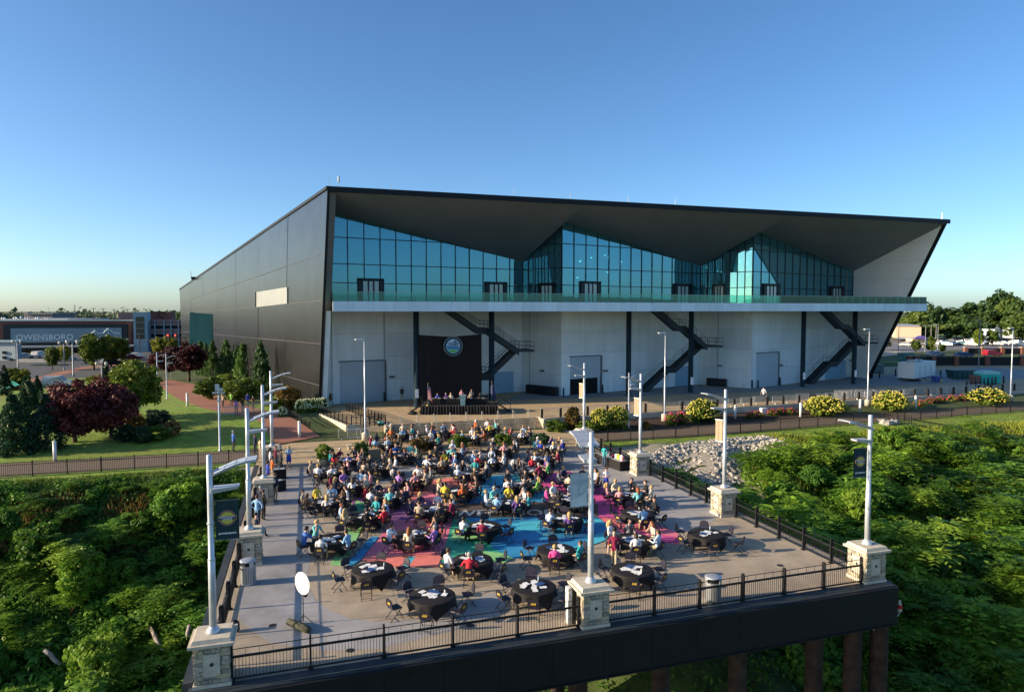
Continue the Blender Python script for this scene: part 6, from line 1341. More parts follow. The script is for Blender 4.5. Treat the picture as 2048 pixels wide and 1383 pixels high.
for i, (u, v, c, k) in enumerate(lotcars):
    p = G(u, v, .97); first = not used[k]; used[k] = True; n_ = seen.get((c, k), 0); seen[(c, k)] = n_+1; sc_ = 1.0
    rot = (-YAW+RNG.choice([PI*.5, PI*.48, -PI*.5])) if v < 700 else -YAW+rad(8)
    kn = {'suv': 'sport utility', 'sedan': 'saloon', 'pickup': 'pickup'}[k]
    o = place(CARS[k], first, (p.x, p.y, .98), rot+rad(35)*(v < 700), 1, '%s %s car in the car park at right, %s of its kind' % (c, kn, ORD[n_]), 'cars in the right car park')
    for ch in o.children:
        if ch.name.startswith('body'): omat(ch, [CM[c]])
for i, (u, v, c, k, s) in enumerate([(274, 716, 'white', 'sedan', 'white car at the crossing before the garage'), (262, 720, 'maroon', 'sedan', 'maroon car left of the white one at the crossing'), (255, 719, 'silver', 'suv', 'silver car behind the maroon one'), (35, 716, 'silver', 'suv', 'silver car below the sign at the left'), (48, 717, 'white', 'sedan', 'white car below the sign at the left'), (80, 715, 'white', 'suv', 'white car below the middle of the lettering'), (130, 722, 'teal', 'sedan', 'teal car by the pale street tree'), (225, 732, 'black', 'suv', 'black car beyond the yellow bush'), (218, 722, 'teal', 'sedan', 'teal car beneath the yellow street tree'), (118, 774, 'silver', 'suv', 'silver car behind the plum trees')]):
    p = G(u, v, .97); o = place(CARS[k], False, (p.x, p.y, .98), -YAW+rad(10+40*(i % 3)), 1, s, 'cars on the left street')
    for ch in o.children:
        if ch.name.startswith('body'): omat(ch, [CM[c]])
# white service trailer -----------------------------------------------------
a, b = G(1805, 759, 1), G(1836, 763, 1); rz = math.atan2((b-a).y, (b-a).x)
tr = thing('service_trailer', 'long white restroom trailer standing on the plaza at right', 'trailer', (*((a+b)/2).xy, 1), -YAW+rad(38))
trm = M('white trailer skin', (.62, .66, .68), .4, var=.04)
for i in range(6): m_ = MB(); m_.box(-1.9+i*1.5, -1.9+(i+1)*1.5-.015, -1.3, 1.3, .55, 3.1); lpart('body_panel', m_, trm, tr)
m_ = MB(); m_.box(-1.95, 7.15, -1.35, 1.35, 3.1, 3.22); lpart('roof', m_, trm, tr)
for x in (0, 2.2): m_ = MB(); m_.box(x, x+1.3, -.6, .6, 3.22, 3.6); lpart('roof_unit', m_, M('grey roof unit', (.4, .44, .46), .6), tr)
for x in (.2, 2.5, 4.8): m_ = MB(); m_.box(x, x+.8, -1.34, -1.301, .75, 2.6); dd = lpart('door', m_, M('trailer door', (.5, .55, .58), .5), tr); m_ = MB(); m_.box(x-.1, x+.9, -2.1, -1.35, .3, .4); m_.box(x-.1, x+.9, -2.5, -1.8, .05, .15); lpart('step', m_, galv, dd)
for x in (2.2, 3.1):
    for y in (-1.15, 1.15): m_ = MB(); m_.lathe([(.38, -.12), (.38, .12)], 14); mt = Matrix.Translation((x, y, .38)) @ Matrix.Rotation(PI/2, 4, 'X'); m_.v = [tuple(mt @ Vector(q)) for q in m_.v]; lpart('wheel', m_, tyre, tr)
m_ = MB(); m_.box(-1.8, 7, -1.2, 1.2, .3, .54); lpart('chassis', m_, blk, tr); m_ = MB(); m_.bar((7, 0, .45), (8.6, 0, .45), .15, .15); lpart('drawbar', m_, blk, tr)
p = G(1873, 764, 1); g_ = thing('generator', 'small blue and yellow generator by the trailer', 'generator', (p.x, p.y, 1)); m_ = MB(); m_.box(-.6, .6, -.5, .5, .15, 1.1); lpart('body', m_, M('blue enamel', (.03, .06, .25), .4), g_); m_ = MB(); m_.box(.3, .62, -.52, .52, .1, .6); lpart('panel', m_, M('yellow enamel', (.55, .35, .03), .4), g_)
p = G(1923, 757, 1); g_ = thing('green_skip', 'dark green open-top waste skip on the plaza at right', 'skip', (p.x, p.y, 1), -YAW); m_ = MB(); m_.hexa([(-2.0, -.9, .15), (2.0, -.9, .15), (2.0, .9, .15), (-2.0, .9, .15), (-2.3, -1, 1.6), (2.3, -1, 1.6), (2.3, 1, 1.6), (-2.3, 1, 1.6)]); lpart('body', m_, M('dark green enamel', (.01, .07, .07), .5), g_); m_ = MB(); [m_.box(-2.1+i*.83, -2.0+i*.83, -1.06, -.95, .2, 1.6) for i in range(6)]; lpart('rib', m_, MATS['dark green enamel'], g_)
p = G(1970, 766, 1); g_ = thing('teal_container', 'bright teal waste container with a rounded pale lid', 'container', (p.x, p.y, 1), -YAW); tealm = M('teal enamel', (.01, .38, .36), .5)
m_ = MB(); m_.box(-1.3, 1.9, -1, 1, .1, 1.6); lpart('body', m_, tealm, g_); m_ = MB(); pts = [(-1.35, 1.6), (-1.1, 1.9), (-.2, 2.15), (.9, 2.15), (1.7, 1.95), (1.95, 1.6)]; k_ = len(pts); m_.add([(x, -1.05, z) for x, z in pts]+[(x, 1.05, z) for x, z in pts], [tuple(range(k_-1, -1, -1)), tuple(range(k_, 2*k_))]+[(i, (i+1) % k_, k_+(i+1) % k_, k_+i) for i in range(k_)]); lpart('lid', m_, M('pale teal lid', (.25, .55, .55), .5), g_); m_ = MB(); m_.box(-2.1, -1.31, -.9, .9, .1, 1.35); lpart('side_bin', m_, M('brown bin', (.16, .09, .07), .7), g_)
p = G(1755, 746, 1); g_ = thing('grey_cabinet', 'grey plant cabinet just right of the raked wall foot', 'cabinet', (p.x, p.y, 1), -YAW); m_ = MB(); m_.box(-.9, .9, -.6, .6, 0, 1.7); lpart('body', m_, M('grey green enamel', (.12, .2, .2), .5), g_); m_ = MB(); m_.box(-.95, .95, -.65, .65, 1.7, 1.78); lpart('top', m_, MATS['grey green enamel'], g_)
p = G(1811, 725, 1); g_ = thing('green_utility_box', 'green utility enclosure before the pillar fence', 'cabinet', (p.x, p.y, 1), -YAW); m_ = MB(); m_.box(-1.4, 1.4, -1, 1, 0, 2.2); lpart('body', m_, M('utility green', (.08, .22, .18), .6), g_); m_ = MB(); m_.box(-1.45, 1.45, -1.05, 1.05, 2.2, 2.3); lpart('top', m_, MATS['utility green'], g_)
# brick pillar fence
def pillar_fence(us, v, label, h=2.0):
    t = thing('pillar_fence', label, 'fence', tuple(G(us[0], v, 1))); P = [G(u, v+dv_, .98) for u, dv_ in us] if isinstance(us[0], tuple) else [G(u, v, .98) for u in us]
    for p in P: m_ = MB(); m_.obox((p.x, p.y, p.z+h/2+.1), (.9, .9, h+.2), -YAW); c_ = m_.build('brick_pillar', M('pillar brick', (.22, .09, .06), .9, var=.25, scale=3), t); m_ = MB(); m_.obox((p.x, p.y, p.z+h+.25), (1.1, 1.1, .12), -YAW); m_.build('pillar_cap', conc_pale, c_)
    for p, q in zip(P[:-1], P[1:]): d = (q-p).normalized(); m_ = MB(); m_.bar(p+d*.46+Vector((0, 0, h*.5)), q-d*.46+Vector((0, 0, h*.5)), .1, h*.92); m_.build('black_panel', M('black mesh panel', (.008, .01, .012), .7), t)
pillar_fence([1818, 1832, 1866, 1911, 1973, 2043, 2110], 731, 'long black panel fence with brick pillars before the car park')
pillar_fence([1931, 1965, 2004, 2044, 2085], 708, 'short black panel fence with brick pillars inside the car park', 1.7)
# far right lamps, shed, house
for i, (u, v, vt, dep) in enumerate([(1796, 718, 647, 0), (1850, 705, 651, 0), (1871, 702, 648, 0), (1861, 704, 650, 0), (1957, 735, 640, 0), (1969, 680, 647, 0), (1972, 684, 645, 0), (1875, 700, 650, 0)]):
    p = G(u, v, .97); dep = p.x*SA+p.y*CA; zt = zat(vt, dep); t = thing('car_park_lamp', 'slender car park lamp, %s counted across the lot from the hall' % ORD[i], 'street lamp', (p.x, p.y, .97), 0, 'car park lamps')
    m_ = MB(); m_.tube([p, Vector((p.x, p.y, zt))], [.12, .07], 6); m_.build('pole', M('weathered lamp pole', (.25, .27, .28), .5), t); m_ = MB(); m_.bar(p+EXC*-.9+Vector((0, 0, zt-.97)), p+EXC*.15+Vector((0, 0, zt-.97)), .3, .14); m_.build('lamp_head', MATS['weathered lamp pole'], t)
sh = thing('cream_shed', 'long cream metal shed beyond the car park', 'building', tuple(camframe(1815, 262)))
cbox(1795, 1840, 652, 676, 262, 290).build('wall', M('cream cladding', (.60, .45, .31), .8, var=.05), sh); cbox(1794, 1838, 649.5, 652, 261.5, 291).build('roof', M('grey roof', (.25, .28, .32), .6), sh); cbox(1800, 1838, 674, 678, 261.4, 261.9).build('base_band', MATS['grey roof'], sh)
sh.rotation_euler = (0, 0, rad(-22))
tn = thing('striped_tent', 'small purple topped marquee before the cream shed', 'tent', tuple(camframe(1840, 255))); cbox(1832, 1856, 677, 684, 254, 260).build('side', MATS['cream cladding'], tn)
m_ = MB(); q = [camframe(u, d) for u, d in ((1829, 253), (1857, 253), (1857, 261), (1829, 261))]; zz_ = zat(677, 254); m_.add([Vector((*p.xy, zz_)) for p in q]+[Vector((*camframe(1838, 257).xy, zat(671, 257))), Vector((*camframe(1848, 257).xy, zat(671, 257)))], [(0, 1, 5, 4), (1, 2, 5), (2, 3, 4, 5), (3, 0, 4)]); m_.build('roof', M('purple canvas', (.12, .09, .35), .7), tn)
hs = thing('blue_house', 'pale blue house half hidden among the far right trees', 'house', tuple(camframe(2000, 255)))
cbox(1991, 2002, 658, 676, 255, 262).build('wall', M('blue siding', (.35, .45, .52), .8), hs); m_ = MB(); q = [camframe(u, d) for u, d in ((1990, 254.5), (2003, 254.5), (2003, 262.5), (1990, 262.5))]; zz_ = zat(658, 255); m_.add([Vector((*p.xy, zz_)) for p in q]+[Vector((*camframe(1996.5, 254.5).xy, zat(652, 255))), Vector((*camframe(1996.5, 262.5).xy, zat(652, 255)))], [(0, 1, 4), (1, 2, 5, 4), (2, 3, 5), (3, 0, 4, 5)]); m_.build('roof', MATS['grey roof'], hs)
for u, v in ((1994, 664), (1999, 664), (1996, 671)): cbox(u-1, u+1, v-1.5, v+1.5, 254.7, 254.95).build('window', darkg, hs)
h2 = thing('white_house', 'white house half hidden at the far right edge', 'house', tuple(camframe(2035, 250))); cbox(2028, 2046, 662, 676, 250, 258).build('wall', M('white siding', (.6, .6, .58), .8), h2); cbox(2027, 2047, 659, 662, 249.5, 258.5).build('roof', MATS['grey roof'], h2)
for u in (2032, 2041): cbox(u-1.2, u+1.2, 666, 670, 249.7, 249.95).build('window', darkg, h2)
# ================================================================ STAGE
SR = -YAW+rad(1.5); sc0 = G(919, 829, 1.0); SO = Vector((sc0.x, sc0.y, 1.0))
stg = thing('stage_platform', 'black skirted stage platform before the hall', 'stage', tuple(SO), SR)
fabric = M('black drape cloth', (.0045, .004, .005), .85, var=.4, scale=2, bump=.3, bscale=6)
SW, SD, SH_ = 4.5, 4.4, 1.0
m_ = MB(); m_.box(-SW, SW, .25, SD, SH_-.12, SH_); lpart('deck', m_, M('stage deck', (.03, .03, .03), .7), stg)
m_ = MB(); n = 120; pts = []
for i in range(n+1):
    t = i/n; x = -SW-.1+(2*SW+.2)*t; pts.append((x, .12+.1*math.sin(i*1.35)+.04*math.sin(i*.4)))
for (x, y) in pts: m_.v += [(x, y-.05, 0.01), (x*.99, y*.4+.14, SH_)]
for i in range(n): m_.f.append((2*i, 2*i+2, 2*i+3, 2*i+1)); m_.m.append(0)
b0 = len(m_.v); m_.v += [(p[0], p[1]+.06, p[2]) for p in list(m_.v)]
for i in range(n): m_.f.append((b0+2*i+1, b0+2*i+3, b0+2*i+2, b0+2*i)); m_.m.append(0)
lpart('front_skirt', m_, fabric, stg, True)
for s_ in (-1, 1): m_ = MB(); m_.box(s_*(SW+.02)-.03, s_*(SW+.02)+.03, .3, SD, .01, SH_-.01); lpart('side_skirt', m_, fabric, stg)
for s_ in (-1, 1):     # side steps
    for i in range(5): m_ = MB(); x = s_*(SW+.3+.27*i); m_.box(x-.15, x+.15, 1.6, 2.9, SH_-.18*(i+1)-.05, SH_-.18*(i+1)); lpart('stair_tread', m_, blk, stg)
    for y in (1.6, 2.9): m_ = MB(); m_.tube([(s_*(SW+.1), y, SH_), (s_*(SW+.1), y, SH_+.9), (s_*(SW+1.5), y, .95), (s_*(SW+1.5), y, 0)], .025, 5); lpart('stair_handrail', m_, blk, stg)
m_ = MB(); m_.ell((-SW-.9, .2, .18), (.55, .3, .2)); m_.ell((-SW-1.3, .3, .12), (.35, .25, .12)); o = lpart('cable_pile', m_, blk, stg)
def SP_(x, y, z=0): return Matrix.Translation(SO) @ Matrix.Rotation(SR, 4, 'Z') @ Vector((x, y, z))
# speakers' table
tb = thing('head_table', 'long black draped table on the stage', 'table', tuple(SP_(0, 1.5, SH_)), SR)
m_ = MB(); m_.box(-3.6, 3.3, -.38, .38, .72, .75); lpart('tabletop', m_, fabric, tb)
m_ = MB(); n = 90
for i in range(n+1): x = -3.6+6.9*i/n; m_.v += [(x, -.42+.05*math.sin(i*1.9), .01), (x, -.385, .755)]
for i in range(n): m_.f.append((2*i, 2*i+2, 2*i+3, 2*i+1)); m_.m.append(0)
b0 = len(m_.v); m_.v += [(p[0], p[1]+.05, p[2]) for p in list(m_.v)]
for i in range(n): m_.f.append((b0+2*i+1, b0+2*i+3, b0+2*i+2, b0+2*i)); m_.m.append(0)
lpart('cloth', m_, fabric, tb, True)
for i in range(9): p = SP_(-3.2+i*.75, 1.35, SH_+.762); m_ = MB(); m_.obox(p, (.3, .22, .012), SR+.1*(i % 3)); tag(m_.build('paper_sheet', white), 'white paper on the stage table, %s from the left' % ORD[i], 'paper', 'papers on the stage table')
lc = thing('lectern', 'grey blue lectern in the middle of the stage table', 'lectern', tuple(SP_(.35, .85, SH_)), SR); lmz = M('grey blue lectern', (.12, .22, .26), .5)
m_ = MB(); m_.hexa([(-.26, -.2, 0), (.26, -.2, 0), (.26, .2, 0), (-.26, .2, 0), (-.32, -.24, 1.05), (.32, -.24, 1.05), (.32, .24, 1.15), (-.32, .24, 1.15)]); lpart('body', m_, lmz, lc); m_ = MB(); m_.hexa([(-.4, -.28, 1.06), (.4, -.28, 1.06), (.4, .3, 1.16), (-.4, .3, 1.16), (-.4, -.28, 1.12), (.4, -.28, 1.12), (.4, .3, 1.24), (-.4, .3, 1.24)]); lpart('top', m_, lmz, lc); m_ = MB(); m_.tube([(0, .1, 1.2), (0, 0, 1.5), (0, -.05, 1.55)], .012, 5); lpart('microphone', m_, blk, lc)
# flags
def flag(x, kind, label):
    t = thing('flag_on_staff', label, 'flag', tuple(SP_(x, .8 if kind == 'us' else 2.6, SH_)), SR)
    m_ = MB(); m_.lathe([(.2, 0), (.18, .05), (.03, .12)], 12); lpart('base', m_, M('gold metal', (.5, .35, .1), .35, .8), t); m_ = MB(); m_.tube([(0, 0, .1), (0, 0, 2.55)], .018, 6); lpart('staff', m_, steel, t); m_ = MB(); m_.ell((0, 0, 2.6), (.04, .04, .07), 0, 8, 5); lpart('finial', m_, MATS['gold metal'], t)
    cols_ = [M('flag red', (.45, .03, .05), .8), M('flag white', (.7, .7, .68), .8), M('flag blue', (.02, .03, .12), .8)]
    ns = 9; sw = .055
    for i in range(ns):     # hanging folds = vertical stripes of the furled cloth
        a = .02+i*sw; m_ = MB(); k = 8; dr = .85*(i/ns)**1.2*.6
        V = []
        for j in range(k+1):
            z = 2.45-dr-(1.65-.2*dr)*j/k; V += [(a*(.6+.4*j/k), .05*math.sin(i*1.7), z), ((a+sw)*(.6+.4*j/k), .05*math.sin((i+1)*1.7), z)]
        m_.v = V+[(p[0], p[1]+.012, p[2]) for p in V]; nb_ = len(V)
        m_.f = [(2*j, 2*j+2, 2*j+3, 2*j+1) for j in range(k)]+[(nb_+2*j+1, nb_+2*j+3, nb_+2*j+2, nb_+2*j) for j in range(k)]; m_.m = [(2 if kind != 'us' or j < 3 and i < 5 else i % 2) for j in range(k)]*2
        lpart('stripe', m_, cols_, t)
flag(-3.75, 'us', 'red white and blue striped flag on a staff at the left of the stage'); flag(3.75, 'navy', 'furled navy flag on a staff at the right of the stage')
# backdrop
x0, x1, yb_ = xat(836, 85.2), xat(962, 85.2), 85.2; zt = onY(840, 669, yb_).z
bd = thing('black_backdrop', 'tall black curtain backdrop with a round emblem behind the stage', 'backdrop', ((x0+x1)/2, yb_, 1))
m_ = MB(); n = 60
for i in range(n+1):
    t = i/n; x = x0+(x1-x0)*t; zz_ = zt-.28*math.sin(PI*t); y = yb_+.05*math.sin(i*1.15); m_.v += [(x, y-.03, 1.02), (x, yb_, zz_)]
for i in range(n): m_.f.append((2*i, 2*i+2, 2*i+3, 2*i+1)); m_.m.append(0)
b0 = len(m_.v); m_.v += [(p[0], p[1]+.08, p[2]) for p in list(m_.v)]
for i in range(n): m_.f.append((b0+2*i+1, b0+2*i+3, b0+2*i+2, b0+2*i)); m_.m.append(0)
cur = m_.build('curtain', fabric, bd, True)
for x in (x0-.05, x1+.05): m_ = MB(); m_.tube([(x, yb_+.1, 1), (x, yb_+.1, zt)], .04, 6); m_.build('upright', blk, bd)
m_ = MB(); m_.tube([(x0, yb_+.1, zt-.05), ((x0+x1)/2, yb_+.1, zt-.33), (x1, yb_+.1, zt-.05)], .03, 6); m_.build('top_tube', blk, bd)
ec = onY(906, 692, yb_); er = 19.3*(ec.x*SA+ec.y*CA)/F
em = {k: M('emblem '+k, v, .6, var=.03) for k, v in dict(navy=(.012, .045, .075), sky=(.45, .66, .82), rim=(.35, .42, .45), blue=(.02, .20, .42), green=(.10, .42, .10), dark=(.012, .04, .09)).items()}
def disc(r, mt, off, nm='emblem_disc'):
    d = MB(); k = 40; d.add([(ec.x+r*math.cos(2*PI*j/k), yb_-off, ec.z+r*math.sin(2*PI*j/k)) for j in range(k)], [tuple(range(k))]); return d.build(nm, mt, cur)
disc(er, em['rim'], .12); disc(er*.965, em['navy'], .125); disc(er*.72, em['sky'], .13)
def band(lo, hi, mt, off, nm):
    """area of the inner circle between two curves"""
    d = MB(); k = 30; R_ = er*.68; lowr, upr = [], []
    for i in range(k+1):
        x = -R_+2*R_*i/k; c = math.sqrt(max(0, R_*R_-x*x)); a = max(-c, min(c, lo(x/er)*er)); b = max(-c, min(c, hi(x/er)*er)); lowr.append((ec.x+x, yb_-off, ec.z+min(a, b))); upr.append((ec.x+x, yb_-off, ec.z+max(a, b)))
    for i in range(k): d.add([lowr[i], lowr[i+1], upr[i+1], upr[i]], [(0, 1, 2, 3)])
    d.build(nm, mt, cur)
hill = lambda h, s: (lambda x: h-.28*(x+s)**2)
band(lambda x: -2, hill(-.33, .15), em['green'], .135, 'emblem_hill'); band(hill(-.29, .15), hill(.02, .1), em['blue'], .136, 'emblem_river'); band(hill(.07, .1), hill(.15, .1), em['dark'], .137, 'emblem_road')
d = MB()
def ep_(x, z): return (ec.x+x*er, yb_-.14, ec.z+z*er)
d.tube([ep_(-.6, .3), ep_(-.3, .42), ep_(-.05, .36), ep_(.2, .62), ep_(.38, .45), ep_(.6, .2)], .035, 5)
for x, z in ((-.45, .36), (-.3, .42), (-.18, .4), (-.05, .36), (.08, .48), (.2, .62), (.3, .5), (.42, .4), (.5, .3)): d.tube([ep_(x, z), ep_(x+.03, .12)], .03, 5)
d.tube([ep_(.2, .62), ep_(.2, .08)], .06, 5); d.build('emblem_bridge', em['dark'], cur)
# ================================================================ PEOPLE
SKINC = [(.55, .33, .23), (.48, .28, .19), (.60, .38, .28), (.42, .24, .16), (.16, .085, .055)]
SKM = [M('skin %d' % i, c, .55, var=.06) for i, c in enumerate(SKINC)]
CL = dict(white=(.72, .72, .72), navy=(.015, .022, .055), black=(.012, .012, .014), blue=(.05, .14, .42), sky=(.22, .40, .62), pale=(.45, .55, .66), grey=(.16, .17, .18), red=(.52, .02, .035), maroon=(.22, .012, .05), pink=(.72, .07, .30), rose=(.62, .28, .30), teal=(.03, .32, .34), aqua=(.15, .52, .52), green=(.05, .28, .08), lime=(.22, .48, .08), purple=(.12, .05, .25), lilac=(.34, .18, .50), yellow=(.66, .52, .05), orange=(.62, .14, .03), cream=(.60, .54, .40), beige=(.42, .34, .24), brown=(.12, .07, .04), khaki=(.46, .36, .22), denim=(.05, .09, .17), royal=(.03, .06, .40), charcoal=(.04, .04, .045))
CLM = {k: M('cloth '+k, v, .85, var=.12, scale=9) for k, v in CL.items()}
HR = dict(brown=(.055, .03, .016), dark=(.012, .009, .008), blond=(.42, .28, .11), grey=(.30, .29, .27), white=(.55, .53, .50), auburn=(.22, .07, .025))
HRM = {k: M('hair '+k, v, .6, var=.25, scale=14) for k, v in HR.items()}
shoem = M('dark shoe', (.02, .016, .014), .5); eyem = M('eye', (.015, .012, .012), .3)
def figure(name, J, E_, seg, hc, hands, head_dir=(0, 1), skirt=None):
    """one continuous skinned body. J joints (pos, rx, ry); E_ edges; seg (a, b, material); hc head centre"""
    keys = list(J); me = bpy.data.meshes.new(name); me.from_pydata([J[k][0] for k in keys], [(keys.index(a), keys.index(b)) for a, b in E_], [])
    o = bpy.data.objects.new(name, me); col.objects.link(o); o.modifiers.new('s', 'SKIN')
    for i, k in enumerate(keys):
        d = me.skin_vertices[0].data[i]; d.radius = (J[k][1], J[k][2]); d.use_root = (k == 'pelvis')
    sb_ = o.modifiers.new('d', 'SUBSURF'); sb_.levels = 1; sb_.render_levels = 1
    dg = bpy.context.evaluated_depsgraph_get(); ev = bpy.data.meshes.new_from_object(o.evaluated_get(dg))
    mb = MB(); mb.v = [tuple(v.co) for v in ev.vertices]; mb.f = [tuple(p.vertices) for p in ev.polygons]
    S = [(Vector(J[a][0]), Vector(J[b][0]), max(J[a][1], J[b][1]), m) for a, b, m in seg]
    for f in mb.f:
        c = sum((Vector(mb.v[i]) for i in f), Vector())/len(f); best = (9, 0)
        for a, b, r_, m in S:
            t = max(0, min(1, (c-a).dot(b-a)/max(1e-6, (b-a).length_squared))); best = min(best, ((c-(a+(b-a)*t)).length/r_, m))
        mb.m.append(best[1])
    bpy.data.objects.remove(o)
    hx, hy, hz = hc
    for s_ in (-1, 1):
        mb.ell((hx+s_*.034, hy+.088, hz+.005), (.014, .010, .010), 4, 6, 4); mb.ell((hx+s_*.094, hy-.005, hz-.005), (.014, .024, .032), 0, 6, 4)
    mb.ell((hx, hy+.100, hz-.022), (.014, .022, .024), 0, 6, 4); mb.ell((hx, hy+.088, hz-.062), (.026, .010, .007), 5, 6, 4)
    for (w_, d, curl) in hands:              # palm and five fingers
        w_ = Vector(w_); d = Vector(d).normalized(); up = Vector((0, 0, 1)) if abs(d.z) < .8 else Vector((0, 1, 0)); s_ = d.cross(up).normalized(); n_ = s_.cross(d)
        p = w_+d*.05; b = len(mb.v); mb.tube([w_-d*.01, w_+d*.03, w_+d*.085], [.030, .040, .036], 8, 0)
        for i, (o_, L) in enumerate(((-.028, .062), (-.010, .075), (.010, .07), (.027, .055))):
            q = w_+d*.08+s_*o_; mb.tube([q, q+d*L*.5-n_*.006, q+d*L*(1-curl*.3)-n_*L*curl], [.0095, .009, .007], 5, 0)
        q = w_+d*.03-s_*.035; mb.tube([q, q+d*.03-s_*.022, q+d*.062-s_*.018-n_*.01], [.011, .010, .008], 5, 0)
    if skirt: mb.lathe(skirt[0], 14, 2, skirt[1])
    return mb.mesh(name, [SKM[0], CLM['white'], CLM['navy'], shoem, eyem, M('lip', (.35, .12, .10), .5)], True)
def seated(arms='table', lean=0.0, sleeve='short', fem=False, turn=0.0):
    w_ = .9 if fem else 1.0; ly = lambda z: lean*(z-.5)
    J = dict(pelvis=((0, 0, .53), .155*w_, .125), waist=((0, ly(.68), .68), .135*w_, .105), chest=((0, ly(.86), .86), .16*w_, .115), upper=((0, ly(.98), .985), .125*w_, .092), neck=((0, ly(1.08)+.015, 1.085), .052, .052),
        jaw=((0, ly(1.15)+.035, 1.155), .070, .078), head=((0, ly(1.23)+.03, 1.235), .084, .098), crown=((0, ly(1.29)+.02, 1.305), .060, .07))
    for s_, n_ in ((-1, 'l'), (1, 'r')):
        sh = (s_*.185*w_, ly(.99), .985); J['sh'+n_] = (sh, .062, .06)
        if arms == 'lap': el, wr, d = (s_*.235, ly(.75)+.02, .74), (s_*.12, .24, .64), (-s_*.5, .8, -.1)
        elif arms == 'chin' and s_ > 0: el, wr, d = (s_*.2, ly(.75)+.28, .80), (s_*.07, ly(1.1)+.12, 1.03), (-s_*.1, .1, 1)
        elif arms == 'wide': el, wr, d = (s_*.33, ly(.78)+.06, .76), (s_*.24, .36, .80), (-s_*.3, 1, 0)
        else: el, wr, d = (s_*.25, ly(.76)+.08, .75), (s_*.15, .34, .80), (-s_*.35, 1, -.05)
        J['el'+n_] = (el, .046, .046); J['wr'+n_] = (wr, .032, .030)
        J['hip'+n_] = ((s_*.095, .04, .525), .092, .085); J['kn'+n_] = ((s_*.125, .43, .515), .062, .062); J['an'+n_] = ((s_*.125, .44, .10), .042, .045); J['to'+n_] = ((s_*.14, .60, .045), .04, .035)
        J['wr_d'+n_] = None; hands_d = d; J['wr_d'+n_] = d
    hands = [(J['wr'+n_][0], J.pop('wr_d'+n_), .5) for n_ in 'lr']
    E_ = [('pelvis', 'waist'), ('waist', 'chest'), ('chest', 'upper'), ('upper', 'neck'), ('neck', 'jaw'), ('jaw', 'head'), ('head', 'crown')]; seg = [('pelvis', 'waist', 1), ('waist', 'chest', 1), ('chest', 'upper', 1), ('neck', 'jaw', 0), ('jaw', 'head', 0), ('head', 'crown', 0)]
    for n_ in 'lr':
        E_ += [('upper', 'sh'+n_), ('sh'+n_, 'el'+n_), ('el'+n_, 'wr'+n_), ('pelvis', 'hip'+n_), ('hip'+n_, 'kn'+n_), ('kn'+n_, 'an'+n_), ('an'+n_, 'to'+n_)]
        seg += [('upper', 'sh'+n_, 1), ('sh'+n_, 'el'+n_, 1), ('el'+n_, 'wr'+n_, 0 if sleeve == 'short' else 1), ('hip'+n_, 'kn'+n_, 2), ('kn'+n_, 'an'+n_, 2), ('an'+n_, 'to'+n_, 3)]
    return figure('body', J, E_, seg, J['head'][0], hands), J['head'][0]
